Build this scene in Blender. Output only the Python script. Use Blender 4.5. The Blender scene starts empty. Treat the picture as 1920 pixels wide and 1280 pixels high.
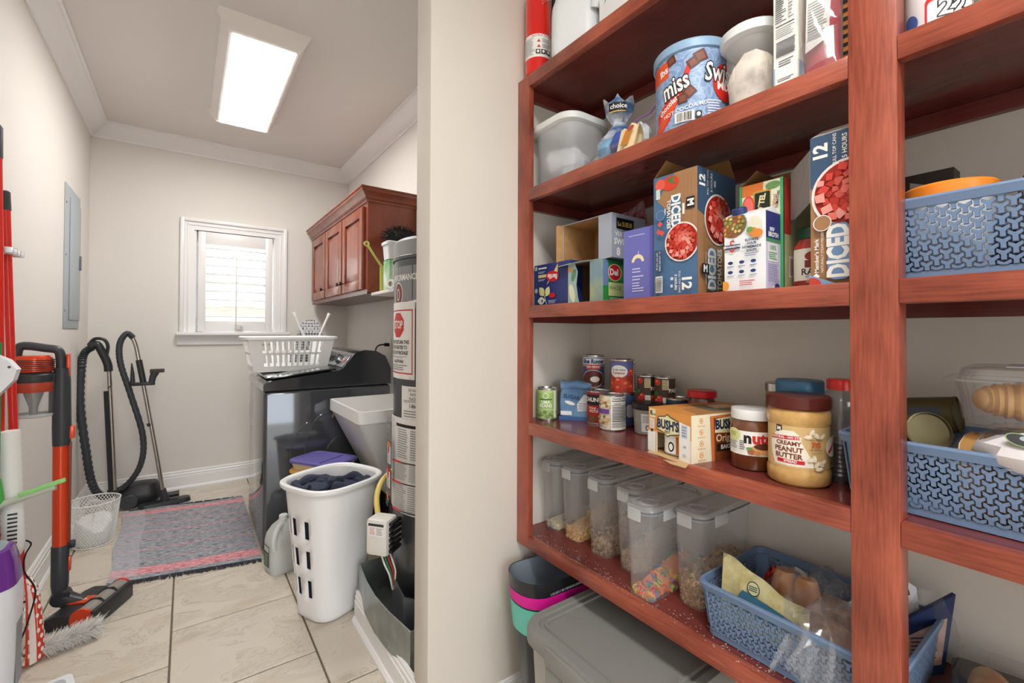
import bpy, bmesh, math, random
from mathutils import Vector, Matrix
random.seed(7)
S = bpy.context.scene
COL = S.collection
PI = math.pi

# ------------------------------------------------------------------ camera
def make_camera():
    yaw, pitch, roll = math.radians(35.7), math.radians(.715), math.radians(.18)
    f = Vector((math.sin(yaw)*math.cos(pitch), math.cos(yaw)*math.cos(pitch), math.sin(pitch)))
    r = Vector((math.cos(yaw), -math.sin(yaw), 0)); u = r.cross(f)
    r2 = r*math.cos(roll)+u*math.sin(roll); u2 = -r*math.sin(roll)+u*math.cos(roll)
    cd = bpy.data.cameras.new('camera'); cd.sensor_width = 36; cd.lens = 848/1920*36
    cd.shift_y = -28.7/1920; cd.clip_start = .02
    c = bpy.data.objects.new('camera', cd); COL.objects.link(c)
    M = Matrix((r2, u2, -f)).transposed().to_4x4(); M.translation = Vector((0, 0, 1.22))
    c.matrix_world = M
    S.camera = c
make_camera()

# ------------------------------------------------------------------ world, exposure
w = bpy.data.worlds.new('world'); S.world = w; w.use_nodes = True
bg = w.node_tree.nodes['Background']; bg.inputs[0].default_value = (.93, .97, 1, 1); bg.inputs[1].default_value = 4.5
S.view_settings.view_transform = 'Standard'; S.view_settings.look = 'None'
S.view_settings.gamma = 1; S.view_settings.use_curve_mapping = False
S.view_settings.exposure = EXPOSURE = 0.38
LAMP_LAUNDRY = 20.0
LAMP_PANTRY = 26.0

S.cycles.transparent_max_bounces = 32

# ------------------------------------------------------------------ materials
def L(c):
    if isinstance(c, str):
        c = [int(c[i:i+2], 16) for i in (0, 2, 4)]
    return tuple(((v/255)/12.92 if v/255 <= .04045 else ((v/255+.055)/1.055)**2.4) for v in c)+(1,)
MATS = {}
def mat(name, col='cccccc', rough=.5, metal=0, alpha=1, emit=0, noise=None, bump=None, coat=0, spec=.5, trans=0, ior=1.45, sheen=0):
    """noise=(scale, colour2, (sx,sy,sz), detail, lo, hi); bump=(scale, strength, (sx,sy,sz))"""
    if name in MATS: return MATS[name]
    m = bpy.data.materials.new(name); m.use_nodes = True; MATS[name] = m
    nt = m.node_tree; b = nt.nodes['Principled BSDF']
    b.inputs['Base Color'].default_value = L(col); b.inputs['Roughness'].default_value = rough
    b.inputs['Metallic'].default_value = metal; b.inputs['Alpha'].default_value = alpha
    b.inputs['Specular IOR Level'].default_value = spec; b.inputs['Coat Weight'].default_value = coat
    b.inputs['Coat Roughness'].default_value = .08
    b.inputs['Transmission Weight'].default_value = trans; b.inputs['IOR'].default_value = ior
    b.inputs['Sheen Weight'].default_value = sheen
    if emit:
        b.inputs['Emission Color'].default_value = L(col); b.inputs['Emission Strength'].default_value = emit
    def coords(sc):
        tc = nt.nodes.new('ShaderNodeTexCoord'); mp = nt.nodes.new('ShaderNodeMapping')
        mp.inputs['Scale'].default_value = sc; nt.links.new(tc.outputs['Object'], mp.inputs['Vector']); return mp
    if noise:
        sc, c2 = noise[0], noise[1]; v = noise[2] if len(noise) > 2 else (1, 1, 1)
        det = noise[3] if len(noise) > 3 else 4; lo = noise[4] if len(noise) > 4 else .35; hi = noise[5] if len(noise) > 5 else .65
        n = nt.nodes.new('ShaderNodeTexNoise'); n.inputs['Scale'].default_value = sc; n.inputs['Detail'].default_value = det
        nt.links.new(coords(v).outputs[0], n.inputs['Vector'])
        r = nt.nodes.new('ShaderNodeValToRGB'); r.color_ramp.elements[0].position = lo; r.color_ramp.elements[1].position = hi
        r.color_ramp.elements[0].color = L(col); r.color_ramp.elements[1].color = L(c2)
        nt.links.new(n.outputs['Fac'], r.inputs['Fac']); nt.links.new(r.outputs['Color'], b.inputs['Base Color'])
    if bump:
        n = nt.nodes.new('ShaderNodeTexNoise'); n.inputs['Scale'].default_value = bump[0]; n.inputs['Detail'].default_value = 3
        nt.links.new(coords(bump[2] if len(bump) > 2 else (1, 1, 1)).outputs[0], n.inputs['Vector'])
        bp = nt.nodes.new('ShaderNodeBump'); bp.inputs['Strength'].default_value = bump[1]; bp.inputs['Distance'].default_value = .002
        nt.links.new(n.outputs['Fac'], bp.inputs['Height']); nt.links.new(bp.outputs['Normal'], b.inputs['Normal'])
    return m
def film_mat(name, tint='f0f2f4', milk=.12, gloss=.5, rough=.06, through=.5):
    """thin plastic: clear, a little milky (diffuse and translucent), glossy by Fresnel"""
    if name in MATS: return MATS[name]
    m = bpy.data.materials.new(name); m.use_nodes = True; MATS[name] = m; nt = m.node_tree; nt.nodes.clear()
    N = lambda k: nt.nodes.new('ShaderNode'+k); out = N('OutputMaterial'); tr = N('BsdfTransparent'); df = N('BsdfDiffuse'); tl = N('BsdfTranslucent'); gl = N('BsdfGlossy')
    tr.inputs[0].default_value = (.98, .98, .98, 1)
    for q in (df, tl): q.inputs[0].default_value = L(tint)
    gl.inputs['Roughness'].default_value = rough
    a, b, c = N('MixShader'), N('MixShader'), N('MixShader'); a.inputs[0].default_value = through; nt.links.new(df.outputs[0], a.inputs[1]); nt.links.new(tl.outputs[0], a.inputs[2])
    b.inputs[0].default_value = milk; nt.links.new(tr.outputs[0], b.inputs[1]); nt.links.new(a.outputs[0], b.inputs[2])
    lw = N('LayerWeight'); lw.inputs[0].default_value = .5; pw = N('Math'); pw.operation = 'POWER'; pw.inputs[1].default_value = 4; nt.links.new(lw.outputs['Facing'], pw.inputs[0])
    mu = N('Math'); mu.operation = 'MULTIPLY_ADD'; mu.inputs[1].default_value = gloss; mu.inputs[2].default_value = .10*gloss; nt.links.new(pw.outputs[0], mu.inputs[0]); mu.use_clamp = True
    nt.links.new(mu.outputs[0], c.inputs[0]); nt.links.new(b.outputs[0], c.inputs[1]); nt.links.new(gl.outputs[0], c.inputs[2]); nt.links.new(c.outputs[0], out.inputs[0]); return m
def wood(name, c1, c2, v, rough=.32, c3=None):
    """stained wood: broad blotches times fine grain stretched along one axis"""
    if name in MATS: return MATS[name]
    m = mat(name, c1, rough, coat=.15); nt = m.node_tree; b = nt.nodes['Principled BSDF']
    tc = nt.nodes.new('ShaderNodeTexCoord')
    def nz(sc, vec, det):
        mp = nt.nodes.new('ShaderNodeMapping'); mp.inputs['Scale'].default_value = vec
        nt.links.new(tc.outputs['Object'], mp.inputs['Vector'])
        n = nt.nodes.new('ShaderNodeTexNoise'); n.inputs['Scale'].default_value = sc; n.inputs['Detail'].default_value = det
        nt.links.new(mp.outputs[0], n.inputs['Vector']); return n
    a = nz(9, tuple(1 if q > 1 else .55 for q in v), 5); g = nz(26, v, 6)
    r = nt.nodes.new('ShaderNodeValToRGB'); e = r.color_ramp.elements
    e[0].position = .3; e[1].position = .7; e[0].color = L(c1); e[1].color = L(c2)
    mx = nt.nodes.new('ShaderNodeMath'); mx.operation = 'MULTIPLY_ADD'; mx.inputs[1].default_value = .38
    nt.links.new(g.outputs['Fac'], mx.inputs[0])
    m2 = nt.nodes.new('ShaderNodeMath'); m2.operation = 'MULTIPLY'; m2.inputs[1].default_value = .62
    nt.links.new(a.outputs['Fac'], m2.inputs[0]); nt.links.new(m2.outputs[0], mx.inputs[2])
    nt.links.new(mx.outputs[0], r.inputs['Fac']); nt.links.new(r.outputs['Color'], b.inputs['Base Color'])
    bp = nt.nodes.new('ShaderNodeBump'); bp.inputs['Strength'].default_value = .08; bp.inputs['Distance'].default_value = .001
    nt.links.new(g.outputs['Fac'], bp.inputs['Height']); nt.links.new(bp.outputs['Normal'], b.inputs['Normal'])
    return m

# ------------------------------------------------------------------ mesh builder
class B:
    def __init__(s): s.bm = bmesh.new(); s.mats = []
    def mi(s, m):
        if m not in s.mats: s.mats.append(m)
        return s.mats.index(m)
    def _fin(s, faces, m):
        i = s.mi(m)
        for f in faces: f.material_index = i
        return faces
    def poly(s, pts, m):
        f = s.bm.faces.new([s.bm.verts.new(p) for p in pts]); return s._fin([f], m)
    def box(s, x0, x1, y0, y1, z0, z1, m, bev=0, seg=2, M=None):
        r = bmesh.ops.create_cube(s.bm, size=1); vs = r['verts']
        T = Matrix.Translation(((x0+x1)/2, (y0+y1)/2, (z0+z1)/2)) @ Matrix.Diagonal((abs(x1-x0), abs(y1-y0), abs(z1-z0), 1))
        if M: T = M @ T
        bmesh.ops.transform(s.bm, matrix=T, verts=vs)
        fs = list({f for v in vs for f in v.link_faces})
        if bev:
            ed = list({e for f in fs for e in f.edges})
            r = bmesh.ops.bevel(s.bm, geom=ed, offset=bev, segments=seg, affect='EDGES', profile=.5, clamp_overlap=True)
            fs = list({f for f in r['faces']} | {f for v in r['verts'] for f in v.link_faces} | {f for f in fs if f.is_valid})
        return s._fin(fs, m)
    def loft(s, loops, m, cap0=True, cap1=True, closed=True):
        vs = [[s.bm.verts.new(p) for p in l] for l in loops]; fs = []
        n = len(loops[0]); k = n if closed else n-1
        for a, b in zip(vs, vs[1:]):
            for i in range(k):
                j = (i+1) % n
                fs.append(s.bm.faces.new((a[i], a[j], b[j], b[i])))
        if cap0: fs.append(s.bm.faces.new(vs[0][::-1]))
        if cap1: fs.append(s.bm.faces.new(vs[-1]))
        return s._fin(fs, m)
    def lathe(s, prof, m, c=(0, 0, 0), seg=32, M=None, cap0=True, cap1=True):
        loops = []
        for r, z in prof:
            r = max(r, 1e-5); l = [Vector((c[0]+r*math.cos(2*PI*i/seg), c[1]+r*math.sin(2*PI*i/seg), c[2]+z)) for i in range(seg)]
            loops.append([M @ p for p in l] if M else l)
        return s.loft(loops, m, cap0, cap1)
    def tube(s, pts, r, m, seg=8, cap=True, flat=1):
        pts = [Vector(p) for p in pts]; n = len(pts); loops = []
        rs = r if isinstance(r, (list, tuple)) else [r]*n
        t0 = (pts[1]-pts[0]).normalized(); up = Vector((0, 0, 1)) if abs(t0.z) < .9 else Vector((1, 0, 0))
        nrm = (up-t0*up.dot(t0)).normalized()
        for i, p in enumerate(pts):
            t = (pts[min(i+1, n-1)]-pts[max(i-1, 0)]).normalized()
            nrm = (nrm-t*nrm.dot(t)).normalized(); bn = t.cross(nrm)
            loops.append([p+(nrm*math.cos(2*PI*k/seg)*flat+bn*math.sin(2*PI*k/seg))*rs[i] for k in range(seg)])
        return s.loft(loops, m, cap, cap)
    def prism(s, poly, h0, h1, m, M=None, axis='z'):
        def P(a, b, h):
            v = {'z': Vector((a, b, h)), 'y': Vector((a, h, b)), 'x': Vector((h, a, b))}[axis]
            return M @ v if M else v
        return s.loft([[P(a, b, h0) for a, b in poly], [P(a, b, h1) for a, b in poly]], m)
    def build(s, name, parent=None, smooth=35, loc=None, M=None):
        if M: bmesh.ops.transform(s.bm, matrix=M, verts=s.bm.verts[:])
        bmesh.ops.recalc_face_normals(s.bm, faces=s.bm.faces[:])
        me = bpy.data.meshes.new(name); s.bm.to_mesh(me); s.bm.free()
        for m in s.mats: me.materials.append(m)
        if smooth:
            me.shade_smooth(); me.set_sharp_from_angle(angle=math.radians(smooth))
        o = bpy.data.objects.new(name, me); COL.objects.link(o)
        if parent: o.parent = parent
        if loc: o.location = loc
        return o
def tag(o, label, cat, group=None):
    o['label'] = label; o['category'] = cat
    if group: o['group'] = group
    return o
def thing(name, label, cat, loc=(0, 0, 0), rz=0, group=None, rx=0, ry=0):
    o = bpy.data.objects.new(name, None); COL.objects.link(o); o.location = loc; o.rotation_euler = (rx, ry, rz)
    o.empty_display_size = .05
    return tag(o, label, cat, group)
def struct(o): o['kind'] = 'structure'; return o
def copy_tree(o, parent=None):
    c = o.copy(); COL.objects.link(c)
    if parent: c.parent = parent
    for ch in [q for q in bpy.data.objects if q.parent == o]: copy_tree(ch, c)
    return c
def rrect(w, d, r, n=5, cx=0, cy=0):
    r = min(r, w/2-1e-4, d/2-1e-4); out = []
    for sx, sy, a0 in ((1, 1, 0), (-1, 1, 90), (-1, -1, 180), (1, -1, 270)):
        for i in range(n+1):
            a = math.radians(a0+90*i/n); out.append((cx+sx*(w/2-r)+r*math.cos(a), cy+sy*(d/2-r)+r*math.sin(a)))
    return out
def z3(poly, z): return [Vector((x, y, z)) for x, y in poly]
def arc(cx, cy, r, a0, a1, n=10): return [(cx+r*math.cos(math.radians(a0+(a1-a0)*i/n)), cy+r*math.sin(math.radians(a0+(a1-a0)*i/n))) for i in range(n+1)]
def smooth_path(pts, n=6):
    P = [Vector(p) for p in pts]; out = []
    for i in range(len(P)-1):
        a = P[max(i-1, 0)]; b = P[i]; c = P[i+1]; d = P[min(i+2, len(P)-1)]
        for k in range(n):
            t = k/n
            out.append(.5*((2*b)+(c-a)*t+(2*a-5*b+4*c-d)*t*t+(3*b-a-3*c+d)*t**3))
    out.append(P[-1]); return out

# ------------------------------------------------------------------ flat print (labels, lettering)
_txt = {}
def text_polys(s, bold=0):
    """2D faces of a string set at size 1"""
    key = (s, bold)
    if key in _txt: return _txt[key]
    cu = bpy.data.curves.new('t', 'FONT'); cu.body = s; cu.size = 1; cu.resolution_u = 2; cu.offset = bold
    cu.align_x = 'CENTER'; cu.align_y = 'CENTER'
    ob = bpy.data.objects.new('t', cu); me = bpy.data.meshes.new_from_object(ob)
    vs = [(v.co.x, v.co.y) for v in me.vertices]; fs = [tuple(p.vertices) for p in me.polygons]
    bpy.data.objects.remove(ob); bpy.data.curves.remove(cu); bpy.data.meshes.remove(me)
    _txt[key] = (vs, fs); return vs, fs
class Print:
    """collects flat coloured shapes in (u, v) and wraps them on a plane or a cylinder, one thin layer above another"""
    def __init__(s): s.items = []
    def poly(s, pts, m, lift=None): s.items.append((pts, [tuple(range(len(pts)))], m)); return s
    def rect(s, u0, v0, u1, v1, m): return s.poly([(u0, v0), (u1, v0), (u1, v1), (u0, v1)], m)
    def disc(s, u, v, ru, rv, m, n=20, rot=0): 
        c, q = math.cos(math.radians(rot)), math.sin(math.radians(rot))
        P = [(ru*math.cos(2*PI*i/n), rv*math.sin(2*PI*i/n)) for i in range(n)]
        return s.poly([(u+a*c-b*q, v+a*q+b*c) for a, b in P], m)
    def rr(s, u0, v0, u1, v1, r, m): return s.poly(rrect(u1-u0, v1-v0, r, 3, (u0+u1)/2, (v0+v1)/2), m)
    def text(s, t, u, v, size, m, rot=0, sx=1, bold=.0, shear=0):
        vs, fs = text_polys(t, bold); c, q = math.cos(math.radians(rot)), math.sin(math.radians(rot))
        pts = []
        for a, b in vs:
            a = (a+shear*b)*size*sx; b = b*size; pts.append((u+a*c-b*q, v+a*q+b*c))
        s.items.append((pts, fs, m)); return s
    def lines(s, u0, v0, u1, v1, n, m, t=.4, ragged=.25, seed=1, rot=False):
        rd = random.Random(seed)
        for i in range(n):
            if rot:
                a = u0+(u1-u0)*(i+.5)/n; h = (u1-u0)/n*t/2; s.rect(a-h, v0, a+h, v1-(v1-v0)*ragged*rd.random(), m)
            else:
                a = v1-(v1-v0)*(i+.5)/n; h = (v1-v0)/n*t/2; s.rect(u0, a-h, u1-(u1-u0)*ragged*rd.random(), a+h, m)
        return s
    def bars(s, u0, v0, u1, v1, n, m, seed=3):
        rd = random.Random(seed); x = u0; step = (u1-u0)/n
        for i in range(n):
            s.rect(u0+i*step, v0, u0+i*step+step*rd.uniform(.25, .7), v1, m)
        return s
    def build(s, name, parent, O=(0, 0, 0), U=(1, 0, 0), V=(0, 0, 1), N=(0, -1, 0), cyl=None, lift=.0003, step=.00012, clip=None, M=None):
        """plane: O + u U + v V; cyl=(radius, start angle in degrees at u=0[, radius at height function]): u runs round the axis z"""
        b = B(); O, U, V, N = (Vector(q) for q in (O, U, V, N))
        for k, (pts, fs, m) in enumerate(s.items):
            bm = bmesh.new(); vs = [bm.verts.new((a, c, 0)) for a, c in pts]
            for f in fs:
                try: bm.faces.new([vs[i] for i in f])
                except ValueError: pass
            def cut(co, no, outer=False):
                bmesh.ops.bisect_plane(bm, geom=bm.verts[:]+bm.edges[:]+bm.faces[:], plane_co=co, plane_no=no, clear_outer=outer)
            if clip:
                u0, v0, u1, v1 = clip
                cut((u1, 0, 0), (1, 0, 0), True); cut((u0, 0, 0), (-1, 0, 0), True); cut((0, v1, 0), (0, 1, 0), True); cut((0, v0, 0), (0, -1, 0), True)
            if not bm.faces: bm.free(); continue
            h = lift+step*k
            if cyl:
                R = cyl[0]; du = R*math.radians(7)
                us = [v.co.x for v in bm.verts]; a = math.ceil(min(us)/du); e = math.floor(max(us)/du)
                for q in range(a, e+1): cut((q*du, 0, 0), (1, 0, 0))
                if len(cyl) > 2:
                    vv = [v.co.y for v in bm.verts]; dv = .012
                    for q in range(math.ceil(min(vv)/dv), math.floor(max(vv)/dv)+1): cut((0, q*dv, 0), (0, 1, 0))
            idx = b.mi(m); mp = {}
            for v in bm.verts:
                if cyl:
                    th = math.radians(cyl[1])+v.co.x/cyl[0]; rr = (cyl[2](v.co.y) if len(cyl) > 2 else cyl[0])+h
                    p = O+Vector((rr*math.cos(th), rr*math.sin(th), v.co.y))
                else: p = O+U*v.co.x+V*v.co.y+N*h
                mp[v] = b.bm.verts.new(M @ p if M else p)
            for f in bm.faces:
                nf = b.bm.faces.new([mp[v] for v in f.verts]); nf.material_index = idx
            bm.free()
        return b.build(name, parent, smooth=0)
def ink(hexc, rough=.5): return mat('print_'+hexc, hexc, rough)
# ------------------------------------------------------------------ structure
XL, XR, YB, H = -.57, 1.22, 4.348, 2.705
YW0, YW1, XJ, XS = 1.25, 1.352, .592, 1.274
YF, = (-1.7,)
wall_m = mat('wall_paint', 'e3dfd9', .75, bump=(240, .06))
wall_n = mat('pantry_wall_paint', 'dcd6cd', .75, bump=(240, .06))
ceil_m = mat('ceiling_paint', 'e4deda', .85, bump=(160, .08))
trim_m = mat('trim_white', 'efeeee', .28)
def sbox(name, *a, m=wall_m, bev=0):
    b = B(); b.box(*a, m, bev); return struct(b.build(name, smooth=0))
sbox('wall_left', XL-.1, XL, YF, YB+.1, 0, H)
sbox('wall_right', XR, XR+.1, YW1, YB+.1, 0, H)
sbox('wall_shelf', XS, XS+.1, YF, YW1, 0, H, m=wall_n)
b = B(); b.box(XL-.1, -.40, YF-.1, YF, 0, H, wall_m); b.box(.55, XS+.1, YF-.1, YF, 0, H, wall_m); b.box(-.40, .55, YF-.1, YF, 2.05, H, wall_m)   # unseen opening behind the viewer, added so outside light reaches the shelves
struct(b.build('wall_front', smooth=0))
sbox('ceiling', XL-.1, XS+.1, YF-.1, YB+.1, H, H+.1, m=ceil_m)
# divider wall between pantry and laundry with a painted end
b = B(); b.box(XJ, XS, YW0, YW1, 0, H, wall_n, .006); struct(b.build('wall_divider', smooth=30))
# back wall with the window hole
WX0, WX1, WZ0, WZ1 = .055, .60, 1.21, 2.02
b = B()
b.box(XL-.1, WX0, YB, YB+.1, 0, H, wall_m); b.box(WX1, XR+.1, YB, YB+.1, 0, H, wall_m)
b.box(WX0, WX1, YB, YB+.1, 0, WZ0, wall_m); b.box(WX0, WX1, YB, YB+.1, WZ1, H, wall_m)
struct(b.build('wall_back', smooth=0))
# floor: grout bed and single tiles in a running bond
grout = mat('grout', '6f6558', .9)
b = B(); b.box(XL-.1, XS+.1, YF-.1, YB+.1, -.05, -.004, grout); floor = struct(b.build('floor', smooth=0))
tile_m = []
for k, (c1, c2) in enumerate((('d4cabb', 'c4b8a6'), ('d2c8ba', 'c0b3a2'), ('d7cdbe', 'c8bca9'))):
    m = mat('tile_stone_%d' % k, c1, .32); nt = m.node_tree; bs = nt.nodes['Principled BSDF']
    tc = nt.nodes.new('ShaderNodeTexCoord'); mp = nt.nodes.new('ShaderNodeMapping'); mp.inputs['Scale'].default_value = (1, 1.9, 1); mp.inputs['Rotation'].default_value = (0, 0, .5+k)
    mp.inputs['Location'].default_value = (k*3.1, k, 0)
    nt.links.new(tc.outputs['Object'], mp.inputs['Vector'])
    n = nt.nodes.new('ShaderNodeTexNoise'); n.inputs['Scale'].default_value = 3.2; n.inputs['Detail'].default_value = 8; n.inputs['Roughness'].default_value = .62; n.inputs['Distortion'].default_value = .9
    nt.links.new(mp.outputs[0], n.inputs['Vector'])
    r = nt.nodes.new('ShaderNodeValToRGB'); e = r.color_ramp.elements; e[0].position = .36; e[0].color = L(c2); e[1].position = .56; e[1].color = L(c1)
    x = e.new(.47); x.color = L('d2c9bb'); x = e.new(.485); x.color = L('bdb1a0'); x = e.new(.497); x.color = L('d5ccbf')
    nt.links.new(n.outputs['Fac'], r.inputs['Fac']); nt.links.new(r.outputs['Color'], bs.inputs['Base Color'])
    bp = nt.nodes.new('ShaderNodeBump'); bp.inputs['Strength'].default_value = .12; bp.inputs['Distance'].default_value = .003
    nt.links.new(n.outputs['Fac'], bp.inputs['Height']); nt.links.new(bp.outputs['Normal'], bs.inputs['Normal'])
    tile_m.append(m)
T = .455; G = .0065; cache = {}; k = 0
for ci in range(-2, 3):
    x0 = -.04+ci*T
    off = 2.305 if ci % 2 == 0 else 2.0775
    ry = -9
    while off+ry*T < YB:
        y0 = off+ry*T; ry += 1; k += 1
        ax0, ax1, ay0, ay1 = max(x0+G/2, XL), min(x0+T-G/2, XS), max(y0+G/2, YF), min(y0+T-G/2, YB)
        if ax1-ax0 < .02 or ay1-ay0 < .02: continue
        key = (round(ax1-ax0, 4), round(ay1-ay0, 4), (k*7+ci) % 3)
        if key not in cache:
            bb = B(); bb.box(0, key[0], 0, key[1], -.006, 0, tile_m[key[2]], .0018, 1); o = bb.build('tile', floor, smooth=30); cache[key] = o.data
        else:
            o = bpy.data.objects.new('tile', cache[key]); COL.objects.link(o); o.parent = floor
        o.location = (ax0, ay0, 0)
# baseboards
def base_prof(h, t=.016):
    return [(0, 0), (t+.012, 0), (t+.012, .010), (t+.004, .022), (t, .024), (t, h*.68), (t-.003, h*.70), (t-.003, h*.82), (t-.007, h*.86), (t-.006, h*.93), (t-.011, h), (0, h)]
def moulding(name, prof, side, along0, along1, wall, m=trim_m, zb=0):
    """prof: (distance out of the wall, height); side +x, -x or -y says which way the wall faces"""
    b = B()
    if side == '+x': P = lambda d, z, s: Vector((wall+d, s, zb+z))
    elif side == '-x': P = lambda d, z, s: Vector((wall-d, s, zb+z))
    else: P = lambda d, z, s: Vector((s, wall-d, zb+z))
    b.loft([[P(d, z, s) for d, z in prof] for s in (along0, along1)], m)
    return struct(b.build(name, smooth=25))
moulding('baseboard_left', base_prof(.14), '+x', YF, YB, XL)
moulding('baseboard_back', base_prof(.14), '-y', XL, XR, YB)
moulding('baseboard_right', base_prof(.14), '-x', 2.0, YB, XR)
moulding('baseboard_divider', base_prof(.062, .012), '-y', XJ, XS, YW0)
# crown moulding in the laundry end
cp = [(0, 0), (.010, 0), (.012, .012), (.020, .018), (.040, .030), (.066, .058), (.080, .076), (.086, .080), (.088, .090), (.100, .095), (.100, .105), (0, .105)]
moulding('trim_1', cp, '+x', YF, YB, XL, zb=H-.105)
moulding('trim_2', cp, '-y', XL, XR, YB, zb=H-.105)
moulding('trim_3', cp, '-x', YW1, YB, XR, zb=H-.105)
# raised platform below the water heater with its own skirting
curb = B(); curb.box(.592, XR, YW1, 1.94, 0, .10, wall_m); curb = struct(curb.build('platform', smooth=0))
moulding('baseboard_platform', base_prof(.128), '-x', 1.30, 1.945, .600)

# ------------------------------------------------------------------ window
win = bpy.data.objects.new('window_1', None); COL.objects.link(win); win.location = ((WX0+WX1)/2, YB, WZ0); struct(win)
wl = Matrix.Translation((-(WX0+WX1)/2, -YB, -WZ0))
def wpart(name, f, m=trim_m, bev=.003, parent=None, smooth=30):
    b = B(); f(b, m, bev)
    return b.build(name, parent or win, smooth=smooth, M=wl if not parent else wl)
cs = .090; CX0, CX1, CZ1 = -.05, .70, 2.105
def casing(b, m, bev):
    for (x0, x1, z0, z1) in ((CX0, CX0+cs, WZ0, CZ1), (CX1-cs, CX1, WZ0, CZ1), (CX0+cs, CX1-cs, CZ1-cs, CZ1)):
        b.box(x0, x1, YB-.016, YB, z0, z1, m)
    for (x0, x1, z0, z1) in ((CX0, CX0+.028, WZ0, CZ1), (CX1-.028, CX1, WZ0, CZ1), (CX0+.028, CX1-.028, CZ1-.028, CZ1)):
        b.box(x0, x1, YB-.030, YB-.016, z0, z1, m, .006)
    for (x0, x1, z0, z1) in ((CX0+.046, CX0+.056, WZ0, CZ1-.046), (CX1-.056, CX1-.046, WZ0, CZ1-.046), (CX0+.046, CX1-.046, CZ1-.056, CZ1-.046)):
        b.box(x0, x1, YB-.022, YB-.016, z0, z1, m, .003)
wpart('casing', casing)
wpart('sill', lambda b, m, v: b.box(CX0-.02, CX1+.02, YB-.062, YB+.05, WZ0-.025, WZ0, m, .005))
def apron(b, m, v):
    b.loft([[Vector((x, YB-d, WZ0-z)) for d, z in ((0, .025), (.030, .025), (.026, .045), (.016, .062), (.014, .098), (0, .098))] for x in (CX0-.012, CX1+.012)], m)
wpart('apron', apron)
def rev(b, m, v):
    b.box(WX0-.02, WX0, YB-.002, YB+.1, WZ0, WZ1, m); b.box(WX1, WX1+.02, YB-.002, YB+.1, WZ0, WZ1, m); b.box(WX0-.02, WX1+.02, YB-.002, YB+.1, WZ1, WZ1+.02, m)
wpart('reveal', rev)
# shutter: stiles, rails, louvres, tilt rod, hinges
SX0, SX1, SZ0, SZ1 = .066, .589, 1.218, 2.010; OX0, OX1, OZ0, OZ1 = .118, .536, 1.300, 1.912
def shut(b, m, v):
    b.box(SX0, OX0, YB-.008, YB+.020, SZ0, SZ1, m, .002); b.box(OX1, SX1, YB-.008, YB+.020, SZ0, SZ1, m, .002)
    b.box(OX0, OX1, YB-.008, YB+.020, SZ0, OZ0, m, .002); b.box(OX0, OX1, YB-.008, YB+.020, OZ1, SZ1, m, .002)
sh = wpart('shutter', shut)
lv = None
for i in range(9):
    z = OZ0+.034+i*.068
    if lv is None:
        b = B(); b.loft([[Vector((x, .030*math.cos(a), .0045*math.sin(a))) for a in [2*PI*q/14 for q in range(14)]] for x in (OX0+.001, OX1-.001)], trim_m); o = b.build('louver', sh); lv = o.data
    else:
        o = bpy.data.objects.new('louver', lv); COL.objects.link(o); o.parent = sh
    o.location = (-(WX0+WX1)/2, .008, z-WZ0); o.rotation_euler = (math.radians(-6), 0, 0)
b = B(); b.box(.318, .329, YB-.036, YB-.027, OZ0-.03, OZ1-.04, trim_m, .002); b.build('tilt_rod', sh, M=wl)
for z in (1.30, 1.62, 1.90):
    b = B(); b.tube([(SX0-.004, YB-.011, z-.02), (SX0-.004, YB-.011, z+.02)], .004, mat('hinge_white', 'dad9d8', .3)); b.build('hinge', sh, M=wl)
b = B(); b.box(WX0, WX1, YB+.086, YB+.089, WZ0, WZ1, mat('window_glass', 'f4fbff', .02, alpha=.08)); b.build('pane', win, smooth=0, M=wl)
def sash(b, m, v):
    b.box(WX0, WX1, YB+.075, YB+.098, WZ0, WZ0+.04, m); b.box(WX0, WX1, YB+.075, YB+.098, WZ1-.04, WZ1, m)
    b.box(WX0, WX0+.035, YB+.075, YB+.098, WZ0+.04, WZ1-.04, m); b.box(WX1-.035, WX1, YB+.075, YB+.098, WZ0+.04, WZ1-.04, m)
    b.box(WX0+.035, WX1-.035, YB+.075, YB+.098, 1.605, 1.635, m)
wpart('sash', sash)
# the neighbouring house outside the window
nb = thing('neighbour_house', 'pale brick house with shingle roof outside the shuttered window', 'house', (.6, 8.6, 0))
b = B(); b.box(-5, 5, 0, .2, -.5, 1.62, mat('pale_brick', 'e7dccb', .9, noise=(9, 'd6c6b0', (.6, 1, 3)))); b.build('wall', nb, smooth=0)
b = B(); b.box(-5.2, 5.2, -.42, -.30, 1.60, 1.74, mat('eave_white', 'f0efea', .6)); b.build('fascia', nb, smooth=0)
b = B(); b.poly([(-5.2, -.36, 1.72), (5.2, -.36, 1.72), (5.2, 2.6, 3.0), (-5.2, 2.6, 3.0)], mat('shingles', 'cfcac3', .95, noise=(30, 'a9a49d', (.4, 1, 3)))); b.poly([(-5.2, 2.6, 2.95), (5.2, 2.6, 2.95), (5.2, .0, 1.6), (-5.2, .0, 1.6)], MATS['shingles']); b.build('roof', nb, smooth=0)
b = B(); b.box(-40, 40, -60, 60, -.52, -.5, mat('paving', 'aaa69c', .95)); g = struct(b.build('ground', smooth=0))

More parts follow.
